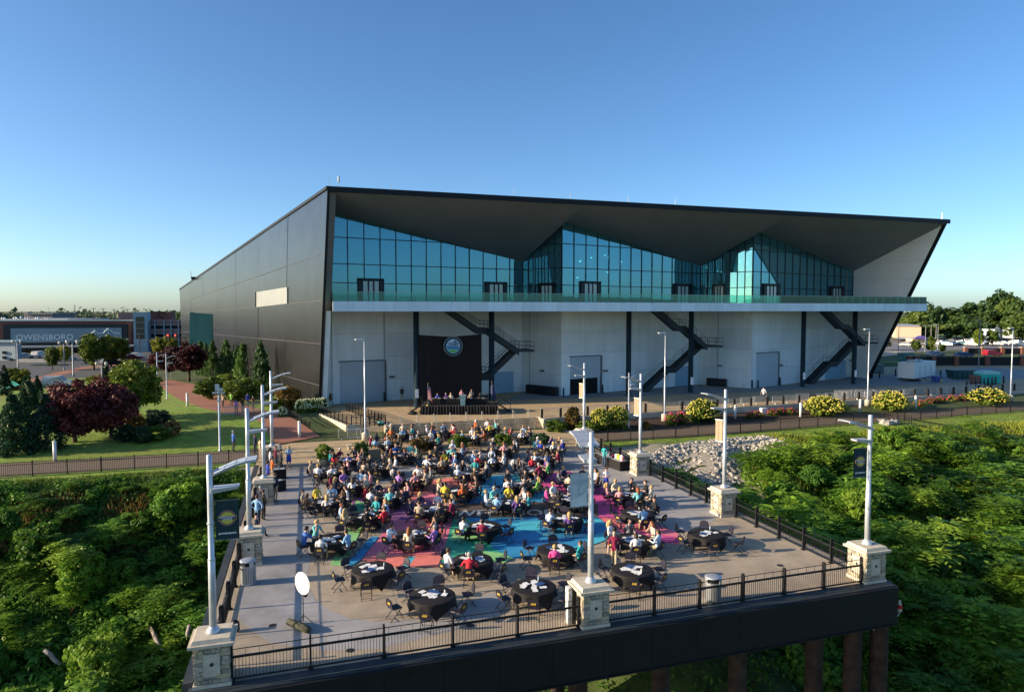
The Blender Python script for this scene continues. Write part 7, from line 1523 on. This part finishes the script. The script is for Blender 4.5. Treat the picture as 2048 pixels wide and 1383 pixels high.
def standing(arms='side', sleeve='short', fem=False, walk=0.0, dress=False):
    w_ = .9 if fem else 1.0
    J = dict(pelvis=((0, 0, .96), .15*w_, .11), waist=((0, 0, 1.12), .128*w_, .10), chest=((0, .005, 1.30), .155*w_, .112), upper=((0, 0, 1.425), .12*w_, .09), neck=((0, .01, 1.52), .052, .052), jaw=((0, .03, 1.585), .070, .078), head=((0, .025, 1.665), .084, .098), crown=((0, .015, 1.735), .060, .07)); hands = []
    for s_, n_ in ((-1, 'l'), (1, 'r')):
        J['sh'+n_] = ((s_*.185*w_, 0, 1.425), .06, .058)
        if arms == 'hold': el, wr, d = (s_*.25, .03, 1.17), (s_*.09, .25, 1.18), (-s_*.6, .6, .1)
        elif arms == 'hips': el, wr, d = (s_*.38, -.06, 1.18), (s_*.20, .05, 1.02), (-s_*.4, .6, -.6)
        elif arms == 'clasp': el, wr, d = (s_*.24, .02, 1.16), (s_*.06, .17, .96), (-s_*.5, .2, -.8)
        elif arms == 'reach' and s_ > 0: el, wr, d = (s_*.26, .22, 1.25), (s_*.2, .46, 1.15), (0, 1, -.1)
        else: el, wr, d = (s_*.25, -.02+walk*s_*.1, 1.16), (s_*.25, .06+walk*s_*.2, .91), (0, .15, -1)
        J['el'+n_] = (el, .045, .045); J['wr'+n_] = (wr, .031, .029); hands.append((wr, d, .35)); st = -walk*s_
        J['hip'+n_] = ((s_*.09, st*.04, .93), .09, .088); J['kn'+n_] = ((s_*.10, st*.18+.03, .50), .058, .06); J['an'+n_] = ((s_*.10, st*.36-.03, .085+.03*max(0, -st)), .04, .045); J['to'+n_] = ((s_*.115, st*.36+.13, .04), .038, .032)
    E_ = [('pelvis', 'waist'), ('waist', 'chest'), ('chest', 'upper'), ('upper', 'neck'), ('neck', 'jaw'), ('jaw', 'head'), ('head', 'crown')]; seg = [('pelvis', 'waist', 1 if not dress else 2), ('waist', 'chest', 1), ('chest', 'upper', 1), ('neck', 'jaw', 0), ('jaw', 'head', 0), ('head', 'crown', 0)]
    for n_ in 'lr':
        E_ += [('upper', 'sh'+n_), ('sh'+n_, 'el'+n_), ('el'+n_, 'wr'+n_), ('pelvis', 'hip'+n_), ('hip'+n_, 'kn'+n_), ('kn'+n_, 'an'+n_), ('an'+n_, 'to'+n_)]
        seg += [('upper', 'sh'+n_, 1), ('sh'+n_, 'el'+n_, 1), ('el'+n_, 'wr'+n_, 0 if sleeve == 'short' else 1), ('hip'+n_, 'kn'+n_, 2), ('kn'+n_, 'an'+n_, 0 if dress else 2), ('an'+n_, 'to'+n_, 3)]
    return figure('body', J, E_, seg, J['head'][0], hands, skirt=([(.155, .38), (.17, .3), (.15, .15), (.13, 0)][::-1] and [(.20, -.42), (.185, -.2), (.165, 0), (.145, .1)], (0, .02, .98)) if dress else None), J['head'][0]
def hair_mesh(kind, hc):
    mb = MB(); x, y, z = hc; mb.ell((x, y-.012, z+.012), (.101, .114, .105), 0, 14, 10)
    keep = []
    for f in mb.f:
        c = sum((Vector(mb.v[i]) for i in f), Vector())/len(f)
        if (c.y-y) > .025 and (c.z-z) < .045: continue
        if (c.z-z) < (-.06 if kind != 'short' else -.035) and (c.y-y) > -.03: continue
        keep.append(f)
    mb.f = keep; mb.m = [0]*len(keep)
    if kind == 'long':
        mb.tube([(x, y-.07, z+.03), (x, y-.105, z-.06), (x, y-.12, z-.15), (x, y-.12, z-.25), (x, y-.115, z-.31)], [.075, .092, .088, .07, .03], 10)
        for s_ in (-1, 1): mb.tube([(x+s_*.075, y-.03, z+.02), (x+s_*.088, y-.02, z-.08), (x+s_*.075, y-.04, z-.19)], [.035, .04, .02], 7)
    if kind == 'bob':
        mb.tube([(x, y-.06, z+.03), (x, y-.085, z-.06), (x, y-.085, z-.12)], [.08, .10, .07], 10)
    return mb.mesh('hair', HRM['brown'], True)
SEATED = []
for (a, l, s, f) in (('table', .12, 'short', 0), ('table', -.06, 'long', 0), ('lap', -.08, 'short', 0), ('wide', .2, 'long', 0), ('chin', .22, 'long', 0), ('table', .05, 'short', 1), ('lap', -.05, 'long', 1), ('chin', .15, 'short', 1)):
    me, hc = seated(a, l, s, f); SEATED.append((me, {k: hair_mesh(k, hc) for k in ('short', 'long', 'bob')}, f))
STAND = {}
for key, kw in dict(side=dict(arms='side', sleeve='long'), hold=dict(arms='hold'), hips=dict(arms='hips', sleeve='long'), clasp=dict(arms='clasp', sleeve='long'), reach=dict(arms='reach', fem=True), walk=dict(arms='side', walk=1.0), dress=dict(arms='hold', fem=True, dress=True, sleeve='short')).items():
    me, hc = standing(**kw); STAND[key] = (me, {k: hair_mesh(k, hc) for k in ('short', 'long', 'bob')})
pr = random.Random(31)
COLN = {'pale': 'pale blue', 'sky': 'light blue', 'rose': 'rose pink', 'lime': 'lime green', 'royal': 'royal blue', 'aqua': 'aqua', 'charcoal': 'charcoal'}
def put_person(body, hairs, loc, rz, shirt, pants, hair, style, skin, label, group, sc_=1.0):
    t = thing('person', label, 'person', loc, rz, group); t.scale = (sc_,)*3
    b = link('body', body, t, world=False); omat(b, [SKM[skin], CLM[shirt], CLM[pants], shoem])
    if style: h = link('hair', hairs[style], t, world=False); omat(h, [HRM[hair]])
    return t
def ctxt(shirt, hair, style): return '%s top%s' % (COLN.get(shirt, shirt), ' and %s %shair' % (hair, 'long ' if style == 'long' else '') if style else ' and bald head')
# ================================================================ TABLES AND CHAIRS
clothm = M('black table cloth', (.008, .0065, .007), .8, var=.3, scale=3, bump=.15, bscale=8)
chm = M('black chair metal', (.010, .010, .012), .4, .4); padm = M('navy chair vinyl', (.018, .016, .030), .5, var=.25, scale=6); goldm = M('gold chair print', (.50, .34, .03), .6)
def make_table():
    t = thing('round_table', 'x', 'table', (0, 0, 0)); m_ = MB(); m_.lathe([(.91, .715), (.91, .75)], 36); lpart('tabletop', m_, M('plywood', (.3, .2, .12), .7), t)
    for a in range(4): m_ = MB(); q = a*PI/2+.4; m_.tube([(.55*math.cos(q), .55*math.sin(q), 0), (.45*math.cos(q), .45*math.sin(q), .715)], .018, 6); lpart('leg', m_, chm, t)
    return t
def cloth_mesh(seed):
    r_ = random.Random(seed); m_ = MB(); n = 72; rings = [(.0, 0), (.5, 0), (.93, 0), (.955, .012)]; k = 5; ph = r_.random()*6
    S_ = 1.20
    for j in range(4+k):
        for i in range(n):
            a = 2*PI*i/n; drop = S_/max(abs(math.cos(a)), abs(math.sin(a)))-.93
            if j < 4: rr, z = max(.001, rings[j][0]), .757-rings[j][1]
            else: f = (j-3)/k; fold = .045*f*math.sin(11*a+ph)+.03*f*math.sin(5*a+ph*2); rr, z = .958+fold+.05*f, .745-drop*f
            m_.v.append((rr*math.cos(a), rr*math.sin(a), z))
    for j in range(3+k):
        for i in range(n): m_.f.append((j*n+i, j*n+(i+1) % n, (j+1)*n+(i+1) % n, (j+1)*n+i)); m_.m.append(0)
    m_.f = [f[::-1] for f in m_.f]; return m_.mesh('tablecloth', clothm, True)
CLO = [cloth_mesh(i) for i in range(3)]
def make_chair():
    t = thing('folding_chair', 'x', 'chair', (0, 0, 0))
    m_ = MB(); m_.hexa([(-.20, -.20, .435), (.20, -.20, .435), (.215, .21, .445), (-.215, .21, .445), (-.19, -.19, .475), (.19, -.19, .475), (.20, .20, .485), (-.20, .20, .485)]); lpart('seat', m_, padm, t)
    m_ = MB(); prof = [(-.215, .52), (-.225, .66), (-.20, .76), (-.13, .825), (0, .845), (.13, .825), (.20, .76), (.225, .66), (.215, .52)]; k = len(prof); Y = lambda x, z: -.225-.13*(z-.52)+.25*x*x
    m_.add([(x, Y(x, z)-.02, z) for x, z in prof]+[(x, Y(x, z)+.02, z) for x, z in prof], [tuple(range(k)), tuple(range(2*k-1, k-1, -1))]+[(i, k+i, k+(i+1) % k, (i+1) % k) for i in range(k)]); bk = lpart('backrest', m_, padm, t)
    me = text_mesh('AHI', .115, .0, .006); me.materials.append(goldm); e = link('emblem', me, bk, world=False); e.location = (0, -.268, .67); e.rotation_euler = (PI/2-.13, 0, 0)
    for s_ in (-1, 1):
        m_ = MB(); m_.tube([(s_*.225, .27, .0), (s_*.225, .02, .46), (s_*.222, -.215, .56), (s_*.215, -.25, .74)], .014, 6); lpart('leg', m_, chm, t)
        m_ = MB(); m_.tube([(s_*.205, -.30, .0), (s_*.205, .17, .45)], .014, 6); lpart('leg', m_, chm, t)
    for (y, z) in ((.2, .12), (-.22, .08)): m_ = MB(); m_.tube([(-.22, y, z), (.22, y, z)], .011, 5); lpart('crossbar', m_, chm, t)
    return t
TPX = [[(865, 1190), (1068, 1172), (1265, 1138)], [(745, 1136), (945, 1118), (1112, 1098), (1268, 1077), (1413, 1066)], [(662, 1077), (827, 1067), (968, 1051), (1132, 1035), (1275, 1025)], [(729, 1030), (867, 1018), (1017, 1003), (1138, 996), (1258, 988)], [(652, 1001), (776, 991), (917, 979), (1039, 968), (1158, 961)], [(704, 968), (825, 957), (943, 945), (1064, 939)], [(661, 942), (754, 935), (878, 926), (978, 921), (1086, 916)], [(695, 918), (806, 910), (897, 903), (1003, 897), (1097, 893)], [(770, 886), (852, 881), (941, 874), (1037, 871)], [(800, 866), (883, 863), (970, 857)]]
SEATN6 = ['right', 'far right', 'far left', 'left', 'near left', 'near right']; SEATN7 = ['right', 'far right', 'far middle', 'far left', 'left', 'near left', 'near right']; MAP7 = {0: 0, 1: 1, 3: 2, 4: 3, 5: 4, 6: 5}
SPEC = {(0, 0): {}, (0, 1): {}, (0, 2): {}, (1, 0): {}, (1, 4): {},
 (1, 1): {3: ('white', 'khaki', 'brown', 'short'), 4: ('red', 'khaki', 'grey', 'short')}, (1, 2): {4: ('pink', 'denim', 'blond', 'short'), 5: ('teal', 'charcoal', 'brown', 'short')},
 (1, 3): {3: ('navy', 'charcoal', 'dark', 'short'), 2: ('white', 'denim', 'blond', 'long'), 4: ('white', 'denim', 'brown', 'bob'), 5: ('pale', 'khaki', 'brown', 'short'), 0: ('cream', 'teal', 'auburn', 'long'), 1: ('grey', 'charcoal', 'dark', 'bob')},
 (2, 0): {3: ('blue', 'charcoal', 'dark', 'short'), 2: ('aqua', 'navy', 'blond', 'bob'), 4: ('white', 'khaki', 'dark', 'short'), 5: ('sky', 'charcoal', 'brown', 'short')},
 (2, 1): {3: ('pale', 'charcoal', 'brown', 'short'), 4: ('cream', 'beige', 'auburn', 'long'), 5: ('lilac', 'navy', 'grey', 'short'), 0: ('navy', 'charcoal', 'brown', 'bob')},
 (2, 2): {3: ('white', 'charcoal', 'dark', 'short'), 4: ('maroon', 'charcoal', 'dark', 'short')}, (2, 3): {3: ('pale', 'charcoal', 'brown', 'short'), 4: ('purple', 'beige', 'blond', 'long')}, (2, 4): {4: ('sky', 'khaki', 'brown', 'short'), 0: ('black', 'charcoal', 'brown', 'short')},
 (3, 0): {3: ('beige', 'charcoal', 'blond', 'long'), 4: ('black', 'navy', 'dark', 'short'), 5: ('red', 'charcoal', 'brown', 'short'), 0: ('sky', 'white', 'blond', 'long')}, (3, 1): {3: ('beige', 'charcoal', 'brown', 'short'), 4: ('charcoal', 'navy', 'brown', 'short'), 0: ('white', 'denim', 'blond', 'long'), 2: ('navy', 'navy', 'brown', 'short')},
 (3, 2): {3: ('sky', 'charcoal', 'dark', 'short'), 4: ('purple', 'navy', 'blond', 'long'), 5: ('teal', 'charcoal', 'auburn', 'long')}, (3, 3): {3: ('black', 'charcoal', 'dark', 'bob'), 4: ('grey', 'navy', 'blond', 'long')}, (3, 4): {3: ('rose', 'navy', 'blond', 'bob'), 2: ('rose', 'charcoal', 'blond', 'long'), 4: ('aqua', 'navy', 'auburn', 'long'), 5: ('cream', 'beige', 'blond', 'short'), 0: ('black', 'charcoal', 'brown', 'short'), 1: ('charcoal', 'navy', 'dark', 'short')},
 (4, 0): {2: ('beige', 'charcoal', 'dark', 'short'), 3: ('brown', 'navy', 'brown', 'bob'), 4: ('white', 'pale', 'blond', 'long'), 5: ('black', 'navy', 'brown', 'long'), 0: ('white', 'denim', 'brown', 'short'), 1: ('sky', 'charcoal', 'brown', 'short')},
 (4, 1): {3: ('white', 'maroon', 'brown', 'short'), 4: ('aqua', 'charcoal', 'blond', 'short'), 0: ('rose', 'navy', 'brown', 'bob'), 2: ('red', 'charcoal', 'brown', 'bob')}, (4, 2): {3: ('yellow', 'yellow', 'brown', 'short'), 4: ('orange', 'charcoal', 'auburn', 'long'), 0: ('navy', 'charcoal', 'brown', 'short'), 2: ('cream', 'navy', 'blond', 'long'), 1: ('black', 'navy', 'dark', 'short')},
 (4, 3): {3: ('white', 'charcoal', 'dark', 'short'), 4: ('charcoal', 'navy', 'grey', 'short'), 5: ('lime', 'green', 'blond', 'long'), 0: ('navy', 'charcoal', 'brown', 'short')}, (4, 4): {3: ('cream', 'khaki', 'dark', 'short'), 2: ('grey', 'navy', 'brown', 'short'), 1: ('navy', 'charcoal', 'auburn', 'short')}}
shirts = ['navy']*9+['black']*8+['white']*10+['blue']*3+['sky']*5+['pale']*5+['grey']*4+['charcoal']*6+['beige']*2+['red']*2+['maroon']*2+['pink', 'rose', 'teal', 'teal', 'aqua', 'green', 'purple', 'purple', 'lilac', 'cream', 'beige', 'royal', 'royal', 'orange', 'yellow', 'brown']
tab0 = make_table(); ch0 = make_chair(); firstT = firstC = True
prog = MB(); prog.box(-.16, .16, -.12, .12, 0, .004); progm = prog.mesh('program_sheet', white)
fold = MB(); fold.box(-.22, .22, -.15, .15, 0, .012); foldm = fold.mesh('folder', M('blue folder', (.03, .08, .22), .5)); cupb = MB(); cupb.lathe([(.032, 0), (.042, .13), (.044, .135)], 10); cupm = cupb.mesh('paper_cup', M('white cup', (.75, .72, .66), .6), True)
botb = MB(); botb.lathe([(.033, 0), (.033, .15), (.013, .19), (.013, .22)], 10); botm = botb.mesh('water_bottle', M('clear bottle', (.5, .6, .66), .15, spec=.7), True)
for ri, row in enumerate(TPX):
    for ti, (u, v) in enumerate(row):
        p = G(u, v, .75); c = Vector((p.x, p.y, 0)); where = '%s table from left, %s row' % (ORD[ti], ['front', 'second', 'third', 'fourth', 'fifth', 'sixth', 'seventh', 'eighth', 'ninth', 'rearmost'][ri])
        rot = pr.uniform(-.25, .25); place(tab0, firstT, c, rot, (1.05, 1.05, 1), 'round folding table under black cloth, '+where, 'round tables'); firstT = False
        cl = link('tablecloth', CLO[(ri+ti) % 3]); cl.location = c; cl.scale = (1.05, 1.05, 1); cl.rotation_euler = (0, 0, rad(45+17*((ri*5+ti) % 4))); tag(cl, 'black square cloth draped over the %s' % where, 'tablecloth', 'black tablecloths')
        for i in range(10 if ri < 4 else 6):
            a = pr.random()*6.28; q = pr.uniform(.1, .6); o = link('program_sheet', progm); o.location = c+Vector((q*math.cos(a), q*math.sin(a), .762+.0045*i)); o.rotation_euler = (0, 0, pr.random()*3); tag(o, 'white printed sheet on the %s' % where, 'paper', 'sheets, '+where)
        o = link('folder', foldm); a = pr.random()*6.28; o.location = c+Vector((.3*math.cos(a), .3*math.sin(a), .812)); o.rotation_euler = (0, 0, pr.random()*3); tag(o, 'blue folder on the %s' % where, 'folder', 'blue folders on the tables')
        o = link('water_bottle', botm) if (ri+ti) % 2 else link('paper_cup', cupm); a = pr.random()*6.28; o.location = c+Vector((.55*math.cos(a), .55*math.sin(a),   .81)); tag(o, ('clear water bottle on the %s' if (ri+ti) % 2 else 'white paper cup on the %s') % where, 'bottle' if (ri+ti) % 2 else 'cup', 'drinks on the tables')
        spec = SPEC.get((ri, ti)); base = rad(12)+pr.uniform(-.1, .1)
        ns = 6 if ri < 3 else 7; SEATN = SEATN6 if ns == 6 else SEATN7
        for k in range(ns):
            a = base+k*2*PI/ns+pr.uniform(-.09, .09); rr = 1.40+pr.uniform(-.06, .12); k6 = k if ns == 6 else MAP7.get(k, 99); side_r, side_l = (k == 0), (k == (3 if ns == 6 else 4))
            sp_ = (spec or {}).get(k6); occ = (sp_ is not None) if (spec is not None and ri < 3) else (sp_ is not None or pr.random() < (.75 if math.sin(a) > .5 else .93))
            if not occ: rr += pr.uniform(0, .25)
            loc = c+Vector((rr*math.cos(a), rr*math.sin(a), 0)); face = a+PI/2                       # local +y towards the table
            if occ and (side_r or side_l): face += -rad(16) if side_r else rad(16)
            face += pr.uniform(-.12, .12)*(1 if occ else 2.5); place(ch0, firstC, loc, face, 1.12, 'black folding chair, %s seat of the %s' % (SEATN[k], where), 'folding chairs'); firstC = False
            if occ:
                if sp_ is not None: sh, pt, hr_, sty = sp_
                else: sh = pr.choice(shirts); pt = pr.choice(['navy', 'charcoal', 'charcoal', 'denim', 'khaki', 'black']); hr_ = pr.choice(['brown', 'brown', 'dark', 'dark', 'blond', 'blond', 'grey', 'white', 'auburn']); sty = pr.choice(['short', 'short', 'short', 'bob', 'long'])
                fem = sty != 'short'; idx = pr.choice([5, 6, 7] if fem else [0, 1, 2, 3, 4]); sk = pr.choice([0, 1, 2, 0, 1, 2, 3, 0, 2, 4] if hr_ == 'dark' else [0, 1, 2])
                if sp_ is None and not fem and pr.random() < .08: sty = None
                f2 = face+pr.uniform(-.1, .1); put_person(SEATED[idx][0], SEATED[idx][1], loc+Vector((0, 0, -.045)), f2, sh, pt, hr_, sty, sk, 'person, %s, %s seat, %s' % (ctxt(sh, hr_, sty).replace(' and', ','), SEATN[k], where), 'people seated at the round tables', pr.uniform(1.15, 1.24))
# coats over chairs
# ================================================================ STANDING PEOPLE
def stand(u, v, z, key, face, shirt, pants, hair, style, label, sk=0, sc_=1.0, group=None):
    p = G(u, v, z); return put_person(STAND[key][0], STAND[key][1], (p.x, p.y, z), face, shirt, pants, hair, style, sk, label, group, sc_*1.09)
stand(1228, 1137, 0, 'walk', rad(150), 'maroon', 'khaki', 'grey', None, 'bald man-sized person in maroon shirt and khaki trousers walking between front tables'.replace('man-sized ', ''), 2, 1.03)
stand(1212, 986, 0, 'dress', rad(170), 'white', 'royal', 'brown', 'short', 'person in white blouse and blue patterned skirt standing by the buffet', 1, .98)
stand(1208, 934, 0, 'reach', rad(-70), 'teal', 'denim', 'brown', 'bob', 'person in teal top and jeans leaning over the buffet table', 1)
stand(1183, 925, 0, 'side', rad(-30), 'black', 'black', 'dark', 'short', 'person in black standing left of the buffet table', 1)
stand(578, 936, 0, 'dress', rad(165), 'sky', 'royal', 'blond', 'bob', 'person in blue dress standing alone on the left of the terrace', 2, .98)
stand(515, 1054, 0, 'hips', rad(-30), 'sky', 'navy', 'brown', 'short', 'person in light blue shirt, hands on hips, by the left railing', 1, 1.04)
stand(527, 1040, 0, 'clasp', rad(-60), 'black', 'black', 'brown', 'short', 'person in black suit behind the one with hands on hips', 2, 1.02)
stand(522, 1030, 0, 'side', rad(-40), 'navy', 'charcoal', 'grey', 'short', 'person in dark jacket standing by the third left pier', 0, 1.0)
stand(551, 1002, 0, 'clasp', rad(-50), 'navy', 'khaki', 'brown', 'short', 'person in navy shirt and khaki trousers by the third left pier', 1, 1.04)
stand(536, 972, 0, 'side', rad(-70), 'royal', 'navy', 'dark', 'short', 'person in royal blue standing beyond the third left pier', 1); stand(545, 962, 0, 'hold', rad(-70), 'orange', 'beige', 'brown', 'short', 'person in orange brown top beyond the third left pier', 1)
stand(541, 941, 0, 'hold', rad(-80), 'white', 'grey', 'dark', 'long', 'person in white by the sign-in table', 1); stand(552, 938, 0, 'hold', rad(-90), 'maroon', 'charcoal', 'auburn', 'short', 'person in maroon behind the sign-in table', 2); stand(562, 944, 0, 'side', rad(-60), 'charcoal', 'black', 'dark', 'short', 'person in charcoal at the right of the sign-in table', 1)
stand(467, 903, 0, 'clasp', rad(-60), 'blue', 'charcoal', 'grey', 'short', 'person in blue shirt on the left path near the lawn', 1, 1.04); stand(510, 908, 0, 'clasp', rad(-50), 'navy', 'navy', 'brown', 'short', 'person in navy suit on the left path by the deck', 1, 1.02); stand(521, 918, 0, 'hold', rad(-50), 'beige', 'beige', 'brown', 'short', 'person in beige on the left path by the deck', 1)
for i, (u, v, c, h, sty) in enumerate([(446, 822, 'beige', 'blond', 'long'), (463, 820, 'lime', 'brown', 'short'), (473, 836, 'lilac', 'brown', 'bob'), (486, 834, 'black', 'auburn', 'long'), (496, 822, 'royal', 'dark', 'short'), (507, 828, 'brown', 'dark', 'short')]):
    p = G(u, v, .45); put_person(STAND['hold' if i % 2 else 'side'][0], STAND['side'][1], (p.x, p.y, hh(p.x, p.y)+.07), rad(-50+20*i), c, 'charcoal', h, sty, i % 3, 'person in %s top beside the brick walk behind barricades' % COLN.get(c, c), 'people by the brick walk')
stand(804, 803, 1.0, 'clasp', rad(172), 'black', 'khaki', 'grey', 'short', 'person in black shirt and khaki trousers standing alone by the hall wall', 1, 1.03)
stand(1527, 802, 1.0, 'walk', rad(120), 'white', 'navy', 'brown', 'short', 'person in white walking on the plaza behind the posts', 1)
p = G(507, 1074, 0); put_person(SEATED[2][0], SEATED[2][1], (p.x+.2, p.y, -.02), rad(-80), 'navy', 'charcoal', 'grey', None, 2, 'bald person in navy jacket seated by the second left pier', None)
place(ch0, False, (p.x+.2, p.y, 0), rad(-80), 1, 'black folding chair by the second left pier under a bald person', 'folding chairs')
# panel on the stage
for i, (x, key, c, h, sty) in enumerate([(-2.75, 'sit', 'royal', 'brown', 'short'), (-1.75, 'sit', 'purple', 'grey', 'short'), (-1.15, 'sit', 'cream', 'blond', 'long'), (.15, 'up', 'rose', 'brown', 'short'), (1.35, 'up', 'grey', 'auburn', 'short'), (2.35, 'sit', 'charcoal', 'brown', 'short'), (1.15, 'sit', 'beige', 'brown', 'bob'), (3.05, 'sit', 'navy', 'dark', 'short')]):
    q = SP_(x, 2.35 if key == 'sit' else 1.95, SH_); lab = 'person in %s top %s on the stage, %s from the left' % (COLN.get(c, c), 'seated' if key == 'sit' else 'standing', ORD[[0, 1, 2, 3, 5, 6, 4, 7][i]])
    if key == 'sit':
        put_person(SEATED[i % 5][0], SEATED[i % 5][1], q+Vector((0, 0, -.035)), SR+PI, c, 'charcoal', h, sty, i % 3, lab, 'panel on the stage'); place(ch0, False, q, SR+PI, 1, 'black folding chair on the stage under the person in %s' % COLN.get(c, c), 'chairs on the stage')
    else: put_person(STAND['hold'][0], STAND['hold'][1], q, SR+PI, c, 'charcoal', h, sty, i % 3, lab, 'panel on the stage')
# ================================================================ SERVICE TABLES
def long_table(a, b, wd, label, cat='table', h=.76):
    a, b = Vector(a), Vector(b); a.z = b.z = 0; d = (b-a); L = d.length; rz = math.atan2(d.y, d.x); c = (a+b)/2; t = thing('buffet_table', label, cat, tuple(c), rz)
    m_ = MB(); m_.box(-L/2, L/2, -wd/2, wd/2, h-.03, h); lpart('tabletop', m_, clothm, t)
    m_ = MB(); m_.box(-L/2-.01, L/2+.01, -wd/2-.01, wd/2+.01, .02, h-.035); lpart('table_skirt', m_, clothm, t); m_ = MB(); m_.box(-L/2+.1, L/2-.1, -wd/2+.1, wd/2-.12, h+.002, h+.012); lpart('runner', m_, M('pale runner', (.3, .34, .36), .7), t)
    return c, d.normalized(), rz
c, d, rz = long_table(G(1199, 906, .75), G(1249, 923, .75), .9, 'long black draped buffet table at the right edge of the deck')
for i, (s_, off, col_, hgt) in enumerate([(-1.4, .1, 'white', .1), (-.6, .15, 'grey', .12), (.1, .1, 'maroon', .18), (.5, .15, 'white', .3), (.9, .1, 'yellow', .34), (1.25, .15, 'white', .32), (1.5, .05, 'rose', .3), (-.9, .1, 'teal', .16)]):
    q = c+d*s_+Vector((-d.y, d.x, 0))*off; m_ = MB(); m_.box(-.13, .13, -.11, .11, 0, hgt); m_.hexa([(-.13, -.11, hgt), (.13, -.11, hgt), (.13, .11, hgt), (-.13, .11, hgt), (-.12, -.01, hgt+.08), (.12, -.01, hgt+.08), (.12, .01, hgt+.08), (-.12, .01, hgt+.08)]); o = m_.build('drink_carton', CLM[col_]); o.location = (q.x, q.y, .775); o.rotation_euler = (0, 0, rz); tag(o, '%s carton on the buffet table, %s from the left' % (COLN.get(col_, col_), ORD[[0, 3, 4, 5, 6, 7, 8, 1][i]]), 'carton', 'cartons on the buffet')
long_table(G(545, 938, .75), G(572, 936, .75), .8, 'small dark sign-in table beside the last left pier'); 
long_table(G(549, 962, .75), G(566, 958, .75), .7, 'small pale topped table on the left edge of the deck')
# planters on the terrace -------------------------------------------------
potm = M('pale planter', (.42, .35, .24), .85, var=.15); 
for i, (u, v, wd, ht, m2, s) in enumerate([(648, 930, 36, 42, 'hyd', 'round leafy planter at the left end of the terrace'), (722, 922, 36, 40, 'hyd', 'trailing leafy planter beside the wooden box'), (838, 908, 44, 34, 'rust', 'dark bushy planter among the rear tables'), (917, 905, 42, 36, 'hyd', 'spiky leafed planter in a pale round pot'), (1005, 900, 40, 34, 'hyd', 'green planter left of the red shirts'), (1083, 898, 40, 32, 'dark', 'dark green rounded planter at the right end')]):
    p = G(u, v, 0); dep = p.x*SA+p.y*CA; W = wd*dep/F/2; H = ht*dep/F; t = thing('planter', s, 'planter', (p.x, p.y, 0), i*1.1, 'leafy planters on the terrace')
    m_ = MB(); m_.lathe([(.42, 0), (.55, .35), (.62, .62), (.58, .63), (.5, .55)], 18); lpart('pot', m_, potm, t, True); f = link('foliage', SH[i % 3], t, world=False); f.location = (0, 0, H*.62); f.scale = (W, W, H*.45); omat(f, [LM[m2]])
p = G(745, 916, 0); t = thing('wooden_box_planter', 'tan wooden box among the terrace planters', 'box', (p.x, p.y, 0), .3); woodm = M('tan wood', (.4, .28, .16), .8)
for i in range(6): m_ = MB(); m_.box(-.6, .6, -.5, -.46, .02+i*.15, .155+i*.15); lpart('plank', m_, woodm, t)
for i in range(6): m_ = MB(); m_.box(-.6, -.56, -.459, .5, .02+i*.15, .155+i*.15); lpart('plank', m_, woodm, t)
m_ = MB(); m_.box(-.55, .6, -.45, .5, .02, .85); lpart('core', m_, woodm, t)
a, b = G(694, 892, .3), G(724, 890, .3); t = thing('white_bench', 'long white slab bench lying on the tan terrace', 'bench', tuple((a+b)/2), math.atan2((b-a).y, (b-a).x)); L = (b-a).length
m_ = MB(); m_.box(-L/2, L/2, -.28, .28, .32, .42); lpart('seat', m_, capm, t); [lpart('support', MB().box(x-.12, x+.12, -.2, .2, -.3, .32), capm, t) for x in (-L*.35, L*.35)]
t.location.z = 0
p = G(1143, 893, 0); m_ = MB(); m_.tube([(p.x-.7, p.y+.2, 0), (p.x-.7, p.y+.2, .9), (p.x+.8, p.y-.3, .5), (p.x+.8, p.y-.3, 0)], .03, 6); tag(m_.build('low_handrail', steel), 'short steel handrail at the right end of the terrace step', 'handrail')
p = G(762, 868, 0); t = thing('music_stand', 'dark green easel standing by the light pole at the steps', 'easel', (p.x, p.y, 0)); m_ = MB(); [m_.tube([(x, 0, 0), (x*.3, 0, 1.2)], .02, 5) for x in (-.25, .25)]; lpart('leg', m_, blk, t); m_ = MB(); m_.box(-.35, .35, -.03, .03, .9, 1.25); lpart('board', m_, M('dark green board', (.01, .08, .07), .6), t); m_ = MB(); m_.ell((0, 0, 1.3), (.35, .2, .14)); lpart('cover', m_, CLM['aqua'], t)
